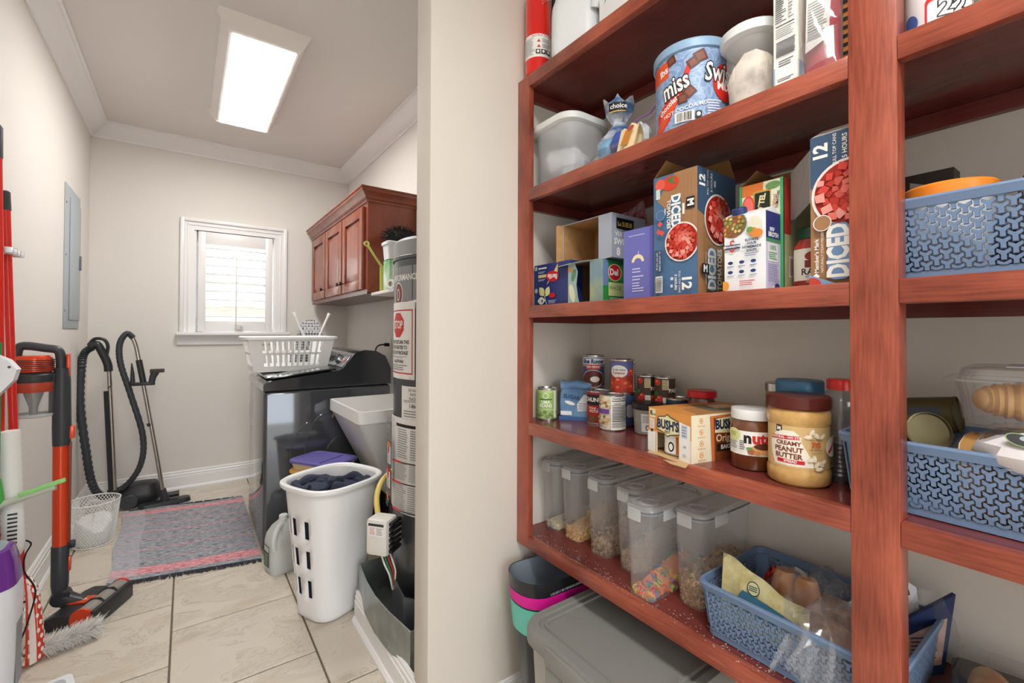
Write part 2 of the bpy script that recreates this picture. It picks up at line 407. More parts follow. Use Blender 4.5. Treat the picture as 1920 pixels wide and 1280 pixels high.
# ------------------------------------------------------------------ ceiling lamps
def ceiling_lamp(cx, y0, y1, strength, label, key):
    t = thing('ceiling_lamp', label, 'lamp', (cx, (y0+y1)/2, H)); hl = (y1-y0)/2
    white = mat('lamp_white', 'efeae6', .4)
    for s in (-1, 1):                                       # sloping end caps
        b = B()
        P = [(-.20, 0), (.20, 0), (.155, -.078), (-.155, -.078)]
        ya, yb_ = s*hl, s*(hl-.055)
        b.loft([[Vector((x, ya if z == 0 else s*(hl-.03), z)) for x, z in P], [Vector((x, yb_, z)) for x, z in P]], white)
        b.build('end_cap', t, smooth=0)
    b = B(); b.box(-.185, .185, -hl+.05, hl-.05, -.014, 0, white); b.build('pan', t, smooth=0)
    for s in (-1, 1):
        b = B(); b.loft([[Vector((s*x, y, z)) for x, z in ((.186, -.012), (.152, -.074), (.140, -.076), (.172, -.012))] for y in (-hl+.05, hl-.05)], white)
        b.build('side_strip', t, smooth=0)
    d = B(); d.box(-.138, .138, -hl+.05, hl-.05, -.080, -.060, mat(key, 'fffdf9', .5, emit=strength), .004); d.build('diffuser', t)
    return t
ceiling_lamp(.30, 2.44, 3.66, LAMP_LAUNDRY, 'white ceiling lamp with a glowing rectangular diffuser in the laundry', 'lamp_glow_laundry')
ceiling_lamp(.16, -.95, .27, LAMP_PANTRY, 'white ceiling lamp of the pantry above the viewer, out of the picture', 'lamp_glow_pantry')
# ------------------------------------------------------------------ built-in shelving
ZS = [2.08, 1.698, 1.307, .920, .545]
W1, W2 = '5e2319', 'bb624a'
wz_ = wood('cherry_vertical', W1, W2, (9, 9, .55)); wy_ = wood('cherry_along', W1, W2, (9, .55, 9)); wd_ = wood('cherry_board', '5c2222', '844038', (9, .45, 9), .25)
XF = .92; Y0R = -.72
unit = thing('shelving_unit', 'built-in cherry wood pantry shelving with thick front edges', 'shelving', (XF, .5, 0))
ul = Matrix.Translation((-XF, -.5, 0))
def up(name, f, smooth=30):
    b = B(); f(b); return b.build(name, unit, smooth=smooth, M=ul)
up('stile', lambda b: b.box(XF, XF+.022, 1.187, YW0, ZS[4]-.04, ZS[0], wz_, .003))
up('post', lambda b: b.box(XF, XF+.040, .225, .2915, 0, H, wz_, .002))
up('post', lambda b: b.box(XF, XF+.040, Y0R-.066, Y0R, 0, H, wz_, .002))
for z in ZS:
    up('shelf_board', lambda b: b.box(XF+.022, XS, Y0R-.066, YW0, z-.020, z-.0002, wd_, 0), 0)
    up('shelf_edge', lambda b: b.box(XF, XF+.022, .2915, 1.187, z-.040, z, wy_, .0018))
    up('shelf_edge', lambda b: b.box(XF, XF+.022, Y0R, .225, z-.040, z, wy_, .0018))
    up('cleat', lambda b: b.box(XF+.03, XS, YW0-.018, YW0, z-.055, z-.020, wd_, .001), 0)
    up('cleat', lambda b: b.box(XS-.018, XS, Y0R, YW0-.018, z-.055, z-.020, wd_, .001), 0)
# ------------------------------------------------------------------ laundry end
# breaker panel
pan_m = mat('panel_grey', 'a9b3b8', .45)
t = thing('breaker_panel', 'grey metal breaker panel set into the left wall', 'breaker panel', (XL, 3.76, 1.232))
b = B(); b.box(0, .006, -.215, .215, 0, .83, pan_m, .002); b.build('frame', t)
b = B(); b.box(.006, .012, -.10, .205, .05, .77, pan_m, .003); d = b.build('door', t)
b = B(); b.box(.012, .020, .165, .190, .37, .46, mat('latch_grey', '6f787e', .4), .003); b.build('latch', d)
for y in (-.2, .2):
    for z in (.10, .42, .72):
        b = B(); b.lathe([(.006, 0), (.006, .003), (.002, .004)], mat('screw_steel', '7c8388', .3, .8), M=Matrix.Translation((.006, y, z)) @ Matrix.Rotation(PI/2, 4, 'Y'), seg=10); b.build('screw', t)

# wall cabinet with crown
cab = thing('wall_cabinet', 'cherry wall cabinet with three raised panel doors above the washing machine', 'cabinet', (.90, 2.78, 1.465))
cwz = wood('cabinet_cherry', '6b2f22', '9c5640', (9, 9, .6), .28); cdk = wood('cabinet_cherry_dark', '4e241c', '6f3a2c', (9, .6, 9), .3)
CL = 1.50
b = B(); b.box(0, .318, 0, CL, 0, .56, cwz, .001); b.build('body', cab, smooth=0)
b = B(); b.box(-.001, .30, .004, CL-.004, -.012, 0, cdk); b.build('bottom_panel', cab, smooth=0)
for y0, y1 in ((.045, .49), (.52, .965), (.995, 1.44)):
    b = B(); f = .062; x0, x1 = -.021, -.001; z0, z1 = .018, .535
    for (ya, yb, za, zb) in ((y0, y0+f, z0, z1), (y1-f, y1, z0, z1), (y0+f, y1-f, z0, z0+f), (y0+f, y1-f, z1-f, z1)):
        b.box(x0, x1, ya, yb, za, zb, cwz, .003)
    d = b.build('door', cab)
    b = B(); ya, yb, za, zb = y0+f, y1-f, z0+f, z1-f
    def ring(x, o): return [Vector((x, ya+o, za+o)), Vector((x, yb-o, za+o)), Vector((x, yb-o, zb-o)), Vector((x, ya+o, zb-o))]
    b.loft([ring(-.006, 0), ring(-.009, .006), ring(-.018, .045), ring(-.018, .05)], cwz, cap0=False); b.build('raised_panel', d, smooth=20)
    b = B(); ky = y1-.03 if y0 < .5 else y0+.03
    ky = {.045: y1-.025, .52: y0+.025, .995: y0+.025}[y0]
    b.lathe([(.004, 0), (.004, .010), (.013, .016), (.014, .022), (.009, .027), (0, .028)], mat('knob_dark', '3a2c28', .35, .6), M=Matrix.Translation((-.021, ky, .085)) @ Matrix.Rotation(-PI/2, 4, 'Y'), seg=16); b.build('knob', d)
crp = [(0, 0), (.008, 0), (.010, .012), (.022, .020), (.026, .030), (.046, .052), (.052, .056), (.052, .072), (.058, .074), (.058, .082), (0, .082)]
b = B()
b.loft([[Vector((-d, s if s > 1 else -d, .556+z)) for d, z in crp] for s in (0, CL)], cwz)
b.loft([[Vector((x if x > .1 else -d, -d, .556+z)) for d, z in crp] for x in (0, .318)], cwz); b.build('crown', cab, smooth=25)
# little side shelf beside the cabinet
t = thing('side_shelf', 'narrow white shelf fixed to the end of the wall cabinet', 'shelf', (.92, 2.40, 1.440))
b = B(); b.box(0, .30, 0, .372, 0, .018, mat('shelf_white', 'd9d6d2', .4), .002); b.build('board', t)
b = B(); b.box(.285, .298, .05, .08, -.10, 0, MATS['shelf_white']); b.build('bracket', t)
# things on the side shelf
t = thing('storage_box', 'green and white boxed packet on the narrow side shelf', 'box', (.945, 2.53, 1.458))
b = B(); b.box(0, .09, 0, .10, 0, .18, mat('packet_green', '5fae62', .4, noise=(14, 'dfe8da', (1, 1, .6))), .004); b.build('carton', t)
p = Print(); p.rect(.02, .01, .075, .165, ink('e9ece6')); p.lines(.025, .02, .07, .09, 7, ink('7d8f80')); p.build('print', t)
t = thing('plastic_tub', 'white lidded plastic tub on top of the green packet', 'tub', (.985, 2.575, 1.640))
b = B(); b.loft([z3(rrect(.085, .09, .012), 0), z3(rrect(.10, .10, .014), .085)], mat('tub_white', 'e6e9ec', .35, alpha=.9)); b.build('body', t)
b = B(); b.loft([z3(rrect(.112, .112, .016), .085), z3(rrect(.112, .112, .016), .100), z3(rrect(.10, .10, .016), .106)], MATS['tub_white']); b.build('lid', t)
t = thing('plastic_scoop', 'yellow-green plastic scoop handle leaning on the cabinet end', 'scoop', (.945, 2.66, 1.458))
yg = mat('yellow_green', 'c9cf6a', .4)
b = B(); b.box(-.01, .03, -.004, .004, 0, .15, yg, .003); b.build('paddle', t)
b = B(); b.tube([(.01, 0, .14), (-.04, -.01, .20), (-.085, -.015, .262)], [.014, .010, .013], yg, 10, flat=.45); h = b.build('handle', t)
b = B(); b.lathe([(.008, -.004), (.017, -.004), (.017, .004), (.008, .004), (.008, -.004)], yg, M=Matrix.Translation((-.096, -.016, .275)) @ Matrix.Rotation(PI/2, 4, 'X'), seg=18, cap0=False, cap1=False); b.build('hanging_loop', h)
t = thing('tape_roll', 'white roll of tape standing on the side shelf', 'tape', (.925, 2.44, 1.485))
b = B(); b.lathe([(.015, -.010), (.027, -.010), (.027, .010), (.015, .010), (.015, -.010)], mat('tape_white', 'ecebe8', .4), M=Matrix.Rotation(PI/2, 4, 'Z') @ Matrix.Rotation(PI/2, 4, 'X') @ Matrix.Rotation(.5, 4, 'Y'), seg=28, cap0=False, cap1=False); b.build('roll', t)
b = B(); b.lathe([(.0125, -.0095), (.015, -.0095), (.015, .0095), (.0125, .0095), (.0125, -.0095)], mat('tape_core', 'b9b2a6', .8), M=Matrix.Rotation(PI/2, 4, 'Z') @ Matrix.Rotation(PI/2, 4, 'X') @ Matrix.Rotation(.5, 4, 'Y'), seg=28, cap0=False, cap1=False); b.build('core', t)
t = thing('feather_duster', 'black fluffy duster lying above the tubs by the cabinet', 'duster', (1.06, 2.66, 1.79))
rd = random.Random(4); b = B(); dk = mat('duster_black', '1c1a19', .9)
b.lathe([(0, -.045), (.05, -.035), (.075, 0), (.05, .04), (0, .05)], dk, seg=14, M=Matrix.Scale(1.3, 4, (1, 0, 0)))
for i in range(260):
    a = rd.uniform(0, 2*PI); e = rd.uniform(-.2, 1.3); d = Vector((math.cos(a)*math.cos(e), math.sin(a)*math.cos(e), math.sin(e)))
    s = Vector((d.x*.085, d.y*.06, d.z*.04)); q = s+d*rd.uniform(.02, .05)+Vector((rd.uniform(-.02, .02), rd.uniform(-.01, .01), rd.uniform(-.01, .01)))
    b.tube([s*.7, (s+q)/2+Vector((0, 0, .006)), q], [.003, .002, .0005], dk, 4)
o = b.build('fibres', t); o['kind'] = 'stuff'
b = B(); b.tube([(.08, 0, -.01), (.12, .02, -.17), (.13, .02, -.33)], .008, mat('duster_grip', '222222', .4)); b.build('handle', t)

# washing machine
wt = thing('washing_machine', 'dark grey top loading washing machine with a sloping rear console', 'washer', (.345, 2.80, 0))
wm = mat('washer_graphite', '5c5f64', .07, .55, coat=.3); wb_ = mat('washer_black', '3c3e42', .10, .4, coat=.6); wg = mat('washer_silver', 'b9bcbf', .22, .85)
WW, WD = .69, .715
b = B(); b.box(0, WD, 0, WW, .02, .885, wm, .018, 3); body = b.build('body', wt)
arches = []
for i, (xl, zt) in enumerate(((.13, .70), (.21, .74), (.30, .60), (.42, .46))):
    pts = [(xl-.01, .0, .10), (xl, .0, zt-.25), (xl+.02, 0, zt-.10), (xl+.07, 0, zt-.02), (xl+.13, 0, zt), (xl+.30-i*.03, 0, zt)]
    bb = B(); bb.tube(smooth_path(pts), .0085, wm, 8, flat=1); bb.build('pressed_rib', body, M=Matrix.Translation((0, .0075, 0)))
b = B(); b.prism([(-.004, .889), (-.004, .925), (.012, .938), (.05, .945), (.40, .985), (WD, .985), (WD, .889)], -.002, WW+.002, wb_, axis='y'); b.build('top_deck', wt, smooth=25)
b = B(); Ml = Matrix.Translation((.045, 0, .950)) @ Matrix.Rotation(-math.atan2(.04, .35), 4, 'Y')
b.box(0, .345, .03, WW-.03, 0, .012, mat('lid_glass', '2a2d31', .06, coat=1), .005, 3, M=Ml); lid = b.build('lid', wt)
b = B(); b.box(-.022, .04, .10, WW-.10, -.002, .014, wg, .006, 3, M=Ml); b.build('lid_handle', lid)
b = B(); cons = [(.39, .985), (.42, .998), (.48, 1.075), (.505, 1.095), (.55, 1.105), (.62, 1.098), (.68, 1.065), (.705, 1.01), (WD, .985)]
b.prism(cons, 0, WW, wb_, axis='y'); con = b.build('console', wt, smooth=50)
n = Vector((-.079, 0, .06)).normalized(); Mc = Matrix.Translation((.45, 0, 1.0365)) @ Matrix.Rotation(-math.atan2(.077, .06), 4, 'Y')
b = B(); b.box(-.045, .045, .03, WW-.03, .0, .004, wg, .002, M=Mc); b.build('control_panel', con)
b = B(); b.lathe([(.030, 0), (.030, .012), (.026, .026), (0, .028)], wg, M=Mc @ Matrix.Translation((0, .16, .004)), seg=28); kb = b.build('knob', con)
b = B(); b.box(-.024, .024, -.007, .007, .026, .034, wb_, .003, M=Mc @ Matrix.Translation((0, .16, .004))); b.build('pointer', kb)
b = B(); b.box(-.022, .022, .30, .44, .004, .006, mat('display_dark', '0d0f12', .1), .001, M=Mc); b.build('display', con)
b = B(); b.box(-.012, .012, .05, .085, .004, .007, mat('start_red', 'b5322e', .4), .002, M=Mc); b.build('start_button', con)
b = B(); b.box(-.0015, 0, .63, .67, .60, .76, mat('sticker_white', 'f0f0ee', .5)); st = b.build('sticker', wt, smooth=0)
p = Print(); p.lines(.006, .01, .034, .15, 12, ink('33383c')); p.build('print', st, O=(-.0015, .67, .60), U=(0, -1, 0), N=(-1, 0, 0))
for y in (.06, WW-.06):
    for x in (.06, WD-.06):
        b = B(); b.lathe([(.018, 0), (.018, .021), (.010, .024)], mat('rubber_black', '1b1b1b', .8), c=(x, y, 0), seg=14); b.build('foot', wt)
# outlet and cord behind the console
t = thing('wall_outlet', 'white wall outlet plate with a plugged in black cord', 'outlet', (XR, 3.25, 1.08))
b = B(); b.box(-.006, 0, -.04, .04, -.06, .10, mat('plate_ivory', 'e3ddd3', .4), .003); b.build('plate', t)
blk = mat('cord_black', '161616', .5)
b = B(); b.box(-.04, -.006, -.015, .015, .03, .055, blk, .005); b.build('plug', t)
b = B(); b.tube(smooth_path([(-.038, 0, .043), (-.075, 0, .040), (-.105, -.01, .018), (-.112, -.02, -.04), (-.10, -.02, -.16)]), .005, blk); b.build('cord', t)

# laundry basket on the washer
def grid_panel(b, P, cols, rows, m, th, mu, mv0, mv1, bar, band):
    """P(u, v) gives a point of a wall panel; bars and bands leave open slots"""
    def slab(u0, u1, v0, v1, nu=1):
        us = [u0+(u1-u0)*i/nu for i in range(nu+1)]
        for a, c in zip(us, us[1:]):
            q = [P(a, v0), P(c, v0), P(c, v1), P(a, v1)]; nr = (q[1]-q[0]).cross(q[3]-q[0]).normalized()*th
            b.loft([[x for x in q], [x-nr for x in q]], m)
    slab(0, 1, 0, mv0); slab(0, 1, 1-mv1, 1); slab(0, mu, mv0, 1-mv1); slab(1-mu, 1, mv0, 1-mv1)
    cw = (1-2*mu+bar)/cols
    for i in range(1, cols): slab(mu+i*cw-bar, mu+i*cw, mv0, 1-mv1)
    rh = (1-mv0-mv1+band)/rows
    for j in range(1, rows): slab(mu, 1-mu, mv0+j*rh-band, mv0+j*rh)
wp = mat('basket_white', 'f2f2f1', .35)
t = thing('laundry_basket', 'white slotted laundry basket standing on the washing machine', 'basket', (.525, 3.19, .976), ry=-.1140*0)
b0, t0, hh = (.205, .15), (.240, .185), .200
cor = [(-1, -1), (1, -1), (1, 1), (-1, 1)]
for k in range(4):
    a, c = cor[k], cor[(k+1) % 4]
    def P(u, v, a=a, c=c):
        sx = b0[0]+(t0[0]-b0[0])*v; sy = b0[1]+(t0[1]-b0[1])*v
        return Vector(((a[0]*(1-u)+c[0]*u)*sx, (a[1]*(1-u)+c[1]*u)*sy, .006+v*(hh-.006)))
    b = B(); grid_panel(b, P, 10 if k % 2 == 0 else 7, 2, wp, .003, .14, .14, .10, .028, .07); b.build('slotted_side', t, smooth=0)
b = B(); b.loft([z3(rrect(.41, .30, .02), 0), z3(rrect(.41, .30, .02), .006)], wp); b.build('base', t)
b = B()
lo = [z3(rrect(.48-.004, .37-.004, .03), hh-.004), z3(rrect(.52, .41, .035), hh-.006), z3(rrect(.522, .412, .035), hh+.008), z3(rrect(.50, .39, .03), hh+.012), z3(rrect(.475, .365, .03), hh+.004)]
b.loft(lo, wp, False, False); b.loft([lo[-1], lo[0]], wp, False, False); b.build('rim', t)
# tabletop ironing board leaning behind the basket
t = thing('ironing_board', 'small folded ironing board with grey dotted cover behind the laundry basket', 'ironing board', (.715, 3.435, .975), rx=-.08)
cov = mat('board_cover', 'e6e6e6', .9); nt = cov.node_tree; ck = nt.nodes.new('ShaderNodeTexChecker'); tc = nt.nodes.new('ShaderNodeTexCoord'); mp = nt.nodes.new('ShaderNodeMapping')
mp.inputs['Rotation'].default_value = (0, PI/4, 0); ck.inputs['Scale'].default_value = 75; ck.inputs['Color1'].default_value = L('40454d'); ck.inputs['Color2'].default_value = L('d8dadd')
nt.links.new(tc.outputs['Object'], mp.inputs['Vector']); nt.links.new(mp.outputs[0], ck.inputs['Vector']); nt.links.new(ck.outputs[0], nt.nodes['Principled BSDF'].inputs['Base Color'])
out = [(-.14, 0), (.14, 0), (.13, .08), (.10, .17), (.075, .25)]+arc(0, .262, .068, 0, 180, 12)+[(-.075, .25), (-.10, .17), (-.13, .08)]
b = B(); b.prism(out, 0, .022, cov, axis='y'); b.build('padded_top', t)
p = Print()
for i in range(-2, 3):
    for j in range(4):
        u, v = i*.024+(j % 2)*.012, .245+j*.022
        if u*u+(v-.262)**2 < .0038: p.disc(u, v, .009, .009, ink('f4f4f6')); p.disc(u, v, .0055, .0055, ink('b9bcc4'))
p.build('dots', t, lift=.001)
for s in (-1, 1):
    b = B(); b.tube([(s*.015, -.02, .12), (s*.115, -.05, .365)], .0085, mat('rod_white', 'e9eae9', .35), 10); lg = b.build('leg', t)
    b = B(); b.tube([(s*.109, -.048, .350), (s*.117, -.0505, .371)], .011, mat('rod_cap', 'f5f5f5', .5), 10); b.build('cap', lg)

# utility sink
t = thing('utility_sink', 'white plastic utility sink between the washer and the water heater', 'sink', (.94, 2.50, 0))
sw = mat('sink_white', 'efeeec', .35)
SX, SY = .52, .57
def rl(w, d, z, r=.03, ox=0, oy=0): return z3(rrect(w, d, r, 4, ox, oy), z)
b = B()
b.loft([rl(.24, .36, .33, .03, .075, .03), rl(SX-.02, SY-.02, .755), rl(SX, SY, .765), rl(SX, SY, .825), rl(SX-.03, SY-.03, .825), rl(SX-.05, SY-.05, .75), rl(.20, .32, .36, .03, .075, .03)], sw); b.build('basin', t, smooth=30)
p = Print(); p.disc(0, 0, .022, .013, ink('4a4a4a')); p.disc(0, 0, .018, .0095, ink('8d8d8d')); p.build('badge', t, O=(-.252, .225, .735), U=(0, -1, .0), V=(.2, 0, 1), N=(-1, 0, .2))
for sx, sy in ((.0, -.12), (.0, .18), (.15, -.12), (.15, .18)):
    b = B(); b.tube([(sx, sy, 0), (sx, sy, .34)], .016, mat('sink_leg_grey', '6a6d70', .4, .6), 8); b.build('leg', t)
b = B(); b.tube([(.075, .03, .34), (.075, .03, .20), (.12, .03, .16), (.20, .03, .18)], .022, mat('pipe_grey', '5c5f63', .4)); b.build('drain_pipe', t)

# stack of containers
t = thing('storage_tote', 'grey tote carrying the lidded boxes behind the hamper', 'tote', (.605, 2.575, 0), rz=math.radians(-58))
b = B(); b.loft([z3(rrect(.18, .13, .03), 0), z3(rrect(.29, .20, .03), .425), z3(rrect(.275, .185, .03), .425), z3(rrect(.17, .12, .03), .01)], mat('tote_grey', '9a9da1', .5)); b.build('body', t)
b = B(); b.loft([z3(rrect(.30, .21, .03), .425), z3(rrect(.30, .21, .03), .435)], MATS['tote_grey']); b.build('lid', t)
for nm, lab, z, c, bc in (('lidded_box', 'plastic box with a yellow lid under the purple one', .435, 'e0b056', 'd9d2c4'), ('lidded_box', 'plastic box with a purple lid on top of the yellow lidded one', .488, '6a63a8', 'd8c79a')):
    t = thing(nm, lab, 'box', (.605, 2.575, z), rz=math.radians(-58))
    b = B(); b.loft([z3(rrect(.27, .18, .03), 0), z3(rrect(.285, .195, .03), .036)], mat('box_'+c, bc, .5)); b.build('body', t)
    lm = mat('lid_'+c, c, .4); b = B()
    b.loft([z3(rrect(.305, .212, .035), .036), z3(rrect(.305, .212, .035), .048), z3(rrect(.295, .202, .035), .053), z3(rrect(.27, .178, .03), .053), z3(rrect(.265, .173, .03), .049)], lm); l_ = b.build('lid', t)
    b = B(); b.box(.05, .056, -.085, .085, .046, .054, lm, .002); b.build('hinge_ridge', l_)

# hamper
t = thing('laundry_hamper', 'tall white plastic hamper with side slots in front of the sink', 'hamper', (.535, 2.115, 0), rz=math.radians(24))
hm = mat('hamper_white', 'f2f2f4', .4); NS, NR = 48, 22
def hl(z, grow=0):
    k = z/.57; w = .245+.10*k+grow; d = .225+.10*k+grow
    pts = []
    for i in range(NS):
        a = 2*PI*(i+.5)/NS; c, s_ = math.cos(a), math.sin(a); e = 2/3.2
        pts.append(Vector((w/2*math.copysign(abs(c)**e, c), d/2*math.copysign(abs(s_)**e, s_), z)))
    return pts
zs_ = [0, .01]+[.03+i*.53/ (NR-1) for i in range(NR)]+[.57]
b = B(); rows = [[b.bm.verts.new(p) for p in hl(z, -.02 if z == 0 else 0)] for z in zs_]; idx = b.mi(hm)
for r_ in range(len(rows)-1):
    for i in range(NS):
        ang = 360*(i+1)/NS; slot = (r_ in (5, 6, 7, 10, 11, 12, 15, 16, 17)) and i in (18, 20, 22, 24, 0, 46, 44, 42)
        if slot: continue
        f = b.bm.faces.new((rows[r_][i], rows[r_][(i+1) % NS], rows[r_+1][(i+1) % NS], rows[r_+1][i]))
b.bm.faces.new(rows[0][::-1]); o = b.build('body', t, smooth=60)
md = o.modifiers.new('thickness', 'SOLIDIFY'); md.thickness = .003
b = B(); lo = [hl(.556, .002), hl(.553, .030), hl(.560, .038), hl(.572, .036), hl(.577, .020), hl(.572, -.004)]
b.loft(lo, hm, False, False); b.loft([lo[-1], lo[0]], hm, False, False); b.build('rim', t)
# clothes in the hamper
rd = random.Random(11)
for k, (cx, cy, col, lab) in enumerate(((.47, 2.16, '3d4254', 'crumpled navy garment lying left in the white hamper'), (.60, 2.09, '34384a', 'rolled dark blue garment lying right in the white hamper'))):
    b = B(); cm = mat('cloth_navy_%d' % k, col, .95, bump=(120, .4))
    for j in range(3):
        a0 = rd.uniform(0, 6); rr = .035+.012*j
        pts = [(cx-.535*0+rr*math.cos(a0+q*.55)*1.3-cx, rr*math.sin(a0+q*.55)*1.2, .018*j+.006*math.sin(q*2)) for q in range(10)]
        b.tube(smooth_path(pts, 3), [.018+.005*math.sin(q) for q in range(28)], cm, 8)
    b.lathe([(0, -.02), (.06, -.012), (.07, .008), (.05, .028), (0, .034)], cm, seg=16)
    o = tag(b.build('garment', loc=(cx, cy, .505)), lab, 'clothes')
t = thing('clothes_pile', 'dark pile of laundry filling the hamper below the garments', 'clothes', (.535, 2.115, .012), rz=math.radians(24))
b = B(); b.loft([[p*.93 for p in hl(.02)], [Vector((p.x*.93, p.y*.93, .30)) for p in hl(.3)], [Vector((p.x*.92, p.y*.92, .44+.012*math.sin(i*1.3))) for i, p in enumerate(hl(.45))], [Vector((p.x*.5, p.y*.5, .475)) for p in hl(.45)]], mat('cloth_dark', '2b2e3c', .95, bump=(60, .5))); b.build('cloth', t)

# gallon jug on the floor
def jug(t, body_m, h=.27, w=.152, cap_m=None, liquid=None):
    b = B(); prof = [(.94, 0), (1, .012), (1, .12), (.99, .15), (.9, .185), (.62, .222), (.30, .245), (.22, .252)]
    loops = [z3(rrect(w*k, w*k, w*.26*k), z*h/.27) for k, z in prof]; b.loft(loops, body_m, True, True); bd = b.build('body', t, smooth=60)
    b = B(); b.lathe([(.0205, .248*h/.27), (.0205, h), (.018, h+.003), (0, h+.003)], cap_m or mat('cap_white', 'efefef', .4), seg=24); b.build('cap', t)
    b = B(); pts = smooth_path([(-.02, -.030, .238*h/.27), (-.048, -.052, .225*h/.27), (-.068, -.068, .190*h/.27), (-.070, -.070, .150*h/.27), (-.060, -.062, .128*h/.27)]); b.tube(pts, .013, body_m, 10); b.build('handle', t)
    return bd
t = thing('gallon_jug', 'translucent gallon jug with white cap on the floor beside the hamper', 'jug', (.415, 2.60, 0), rz=.2)
jm = mat('jug_plastic', 'eef1f0', .28, alpha=.60); jug(t, jm)
b = B(); b.loft([z3(rrect(.142, .142, .036), .004), z3(rrect(.146, .146, .036), .142), z3(rrect(.10, .10, .03), .1425)], mat('jug_liquid', 'dfe3e0', .15, alpha=.4)); b.build('liquid', t)
p = Print(); p.rect(0, 0, .07, .105, ink('2c4a3c')); p.rect(.005, .075, .065, .1, ink('cfd8d0')); p.lines(.008, .008, .062, .068, 9, ink('a8b8ac')); p.build('label', t, O=(-.0765, .045, .03), U=(0, -1, 0), N=(-1, 0, 0))

# water heater in its pan on the platform
t = thing('water_heater', 'tall dark grey water heater covered in paper labels behind the divider wall', 'water heater', (.930, 1.72, .11))
hg = mat('heater_grey', '5d6063', .3, .55); HR = .25
b = B(); b.lathe([(HR-.01, 0), (HR, .01), (HR, 1.405), (HR-.004, 1.41)], hg, seg=64); b.build('tank', t)
b = B(); b.lathe([(HR+.003, 1.405), (HR+.003, 1.465), (HR-.01, 1.478), (.10, 1.482), (0, 1.482)], mat('heater_cap', '9a9c9d', .35, .4), seg=64, cap0=False); b.build('top_cover', t)
b = B(); b.lathe([(HR+.0035, 1.392), (HR+.006, 1.395), (HR+.006, 1.405), (HR+.003, 1.408)], hg, seg=64, cap0=False, cap1=False); b.build('seam_ring', t)
for a in (200, 245):
    b = B(); b.tube([(HR*.6*math.cos(math.radians(a)), HR*.6*math.sin(math.radians(a)), 1.48), (HR*.6*math.cos(math.radians(a)), HR*.6*math.sin(math.radians(a)), 1.62)], .012, mat('copper_pipe', 'b87a55', .3, .9)); b.build('pipe', t)
C0 = 232.5                                                   # direction that faces the doorway
g1, g2, rd_, wh, gy = ink('1d1d1d'), ink('8f9092'), ink('c9342f'), ink('ecebe8'), ink('8b8d8f')
R_ = lambda deg: HR*math.radians(deg)
p = Print()                                                   # u measured from the visible left rim (about 158 degrees) round to the right
p.rect(.0, 1.20, .26, 1.365, gy)
p.poly([(.0, 1.20), (.26, 1.235), (.26, 1.245), (.0, 1.21)], wh)
p.text('PERFORMANCE', .075, 1.32, .034, wh, sx=.8, bold=.02)
p.disc(.045, 1.255, .038, .05, wh); p.disc(.045, 1.255, .034, .045, ink('7d3a35')); p.disc(.045, 1.255, .013, .024, wh); p.disc(.045, 1.255, .009, .019, ink('7d3a35'))
p.rect(-.06, .925, .155, 1.225, wh)
for a in ((-.05, 1.19, .145, 1.195), (-.05, .945, .145, .95), (.14, .945, .145, 1.195)): p.rect(*a, rd_)
oc = [(.045+.052*math.cos(PI/8+k*PI/4), 1.135+.052*math.sin(PI/8+k*PI/4)) for k in range(8)]
p.poly(oc, rd_); p.text('STOP', .045, 1.135, .044, wh, sx=.75, bold=.025)
for i, s in enumerate(('DO NOT RETURN THIS', 'WATER HEATER TO', 'PLACE OF PURCHASE')): p.text(s, .045, 1.068-i*.021, .020, g1, sx=.78, bold=.02)
p.text('1-866-279-4566', .045, .993, .017, g1, sx=.85, bold=.02); p.lines(-.02, .957, .12, .982, 3, g2); p.lines(-.02, 1.006, .12, 1.014, 2, g2)
p.rect(.085, .775, .30, .90, wh)
for i, s in enumerate(('DO NOT RETURN THIS', 'WATER HEATER TO', 'PLACE OF PURCHASE')): p.text(s, .185, .885-i*.016, .014, g1, sx=.8, bold=.01)
p.text('1-866-279-4566', .185, .825, .020, g1, sx=.85, bold=.02); p.lines(.10, .78, .28, .81, 3, g2); p.lines(.10, .838, .28, .848, 2, g2)
p.rect(-.06, .41, .34, .775, wh)
p.rect(.045, .74, .33, .752, g1)
for q, (a, c, e) in enumerate(((.62, .735, .05), (.54, .605, .05), (.42, .525, .05))):
    p.lines(.06, a, .13, c, 13, g2, seed=q); p.lines(.14, a, .23, c, 13, g2, seed=q+7); p.lines(.24, a, .33, c, 13, g2, seed=q+9)
for z in (.612, .533, .428): p.rect(.05, z-.004, .11, z+.004, rd_); p.rect(.11, z-.0025, .30, z+.0025, g1)
for z0, z1, c in ((.58, .675, 'e08a3c'), (.485, .575, 'c9342f')):
    p.rect(-.025, z0, .037, z1, g1); p.rect(-.021, z0+.004, .033, z1-.004, wh); p.rect(-.021, z1-.02, .033, z1-.004, ink(c)); p.disc(.006, (z0+z1)/2+.012, .012, .018, rd_); p.lines(-.016, z0+.008, .028, (z0+z1)/2-.008, 5, g2)
p.lines(-.02, .68, .035, .765, 8, g2); p.disc(.006, .455, .022, .010, ink('e08a3c'), rot=-30); p.lines(-.02, .415, .03, .44, 3, ink('7f93b5'))
p.build('paper_labels', t, cyl=(HR, 170), step=.00015)
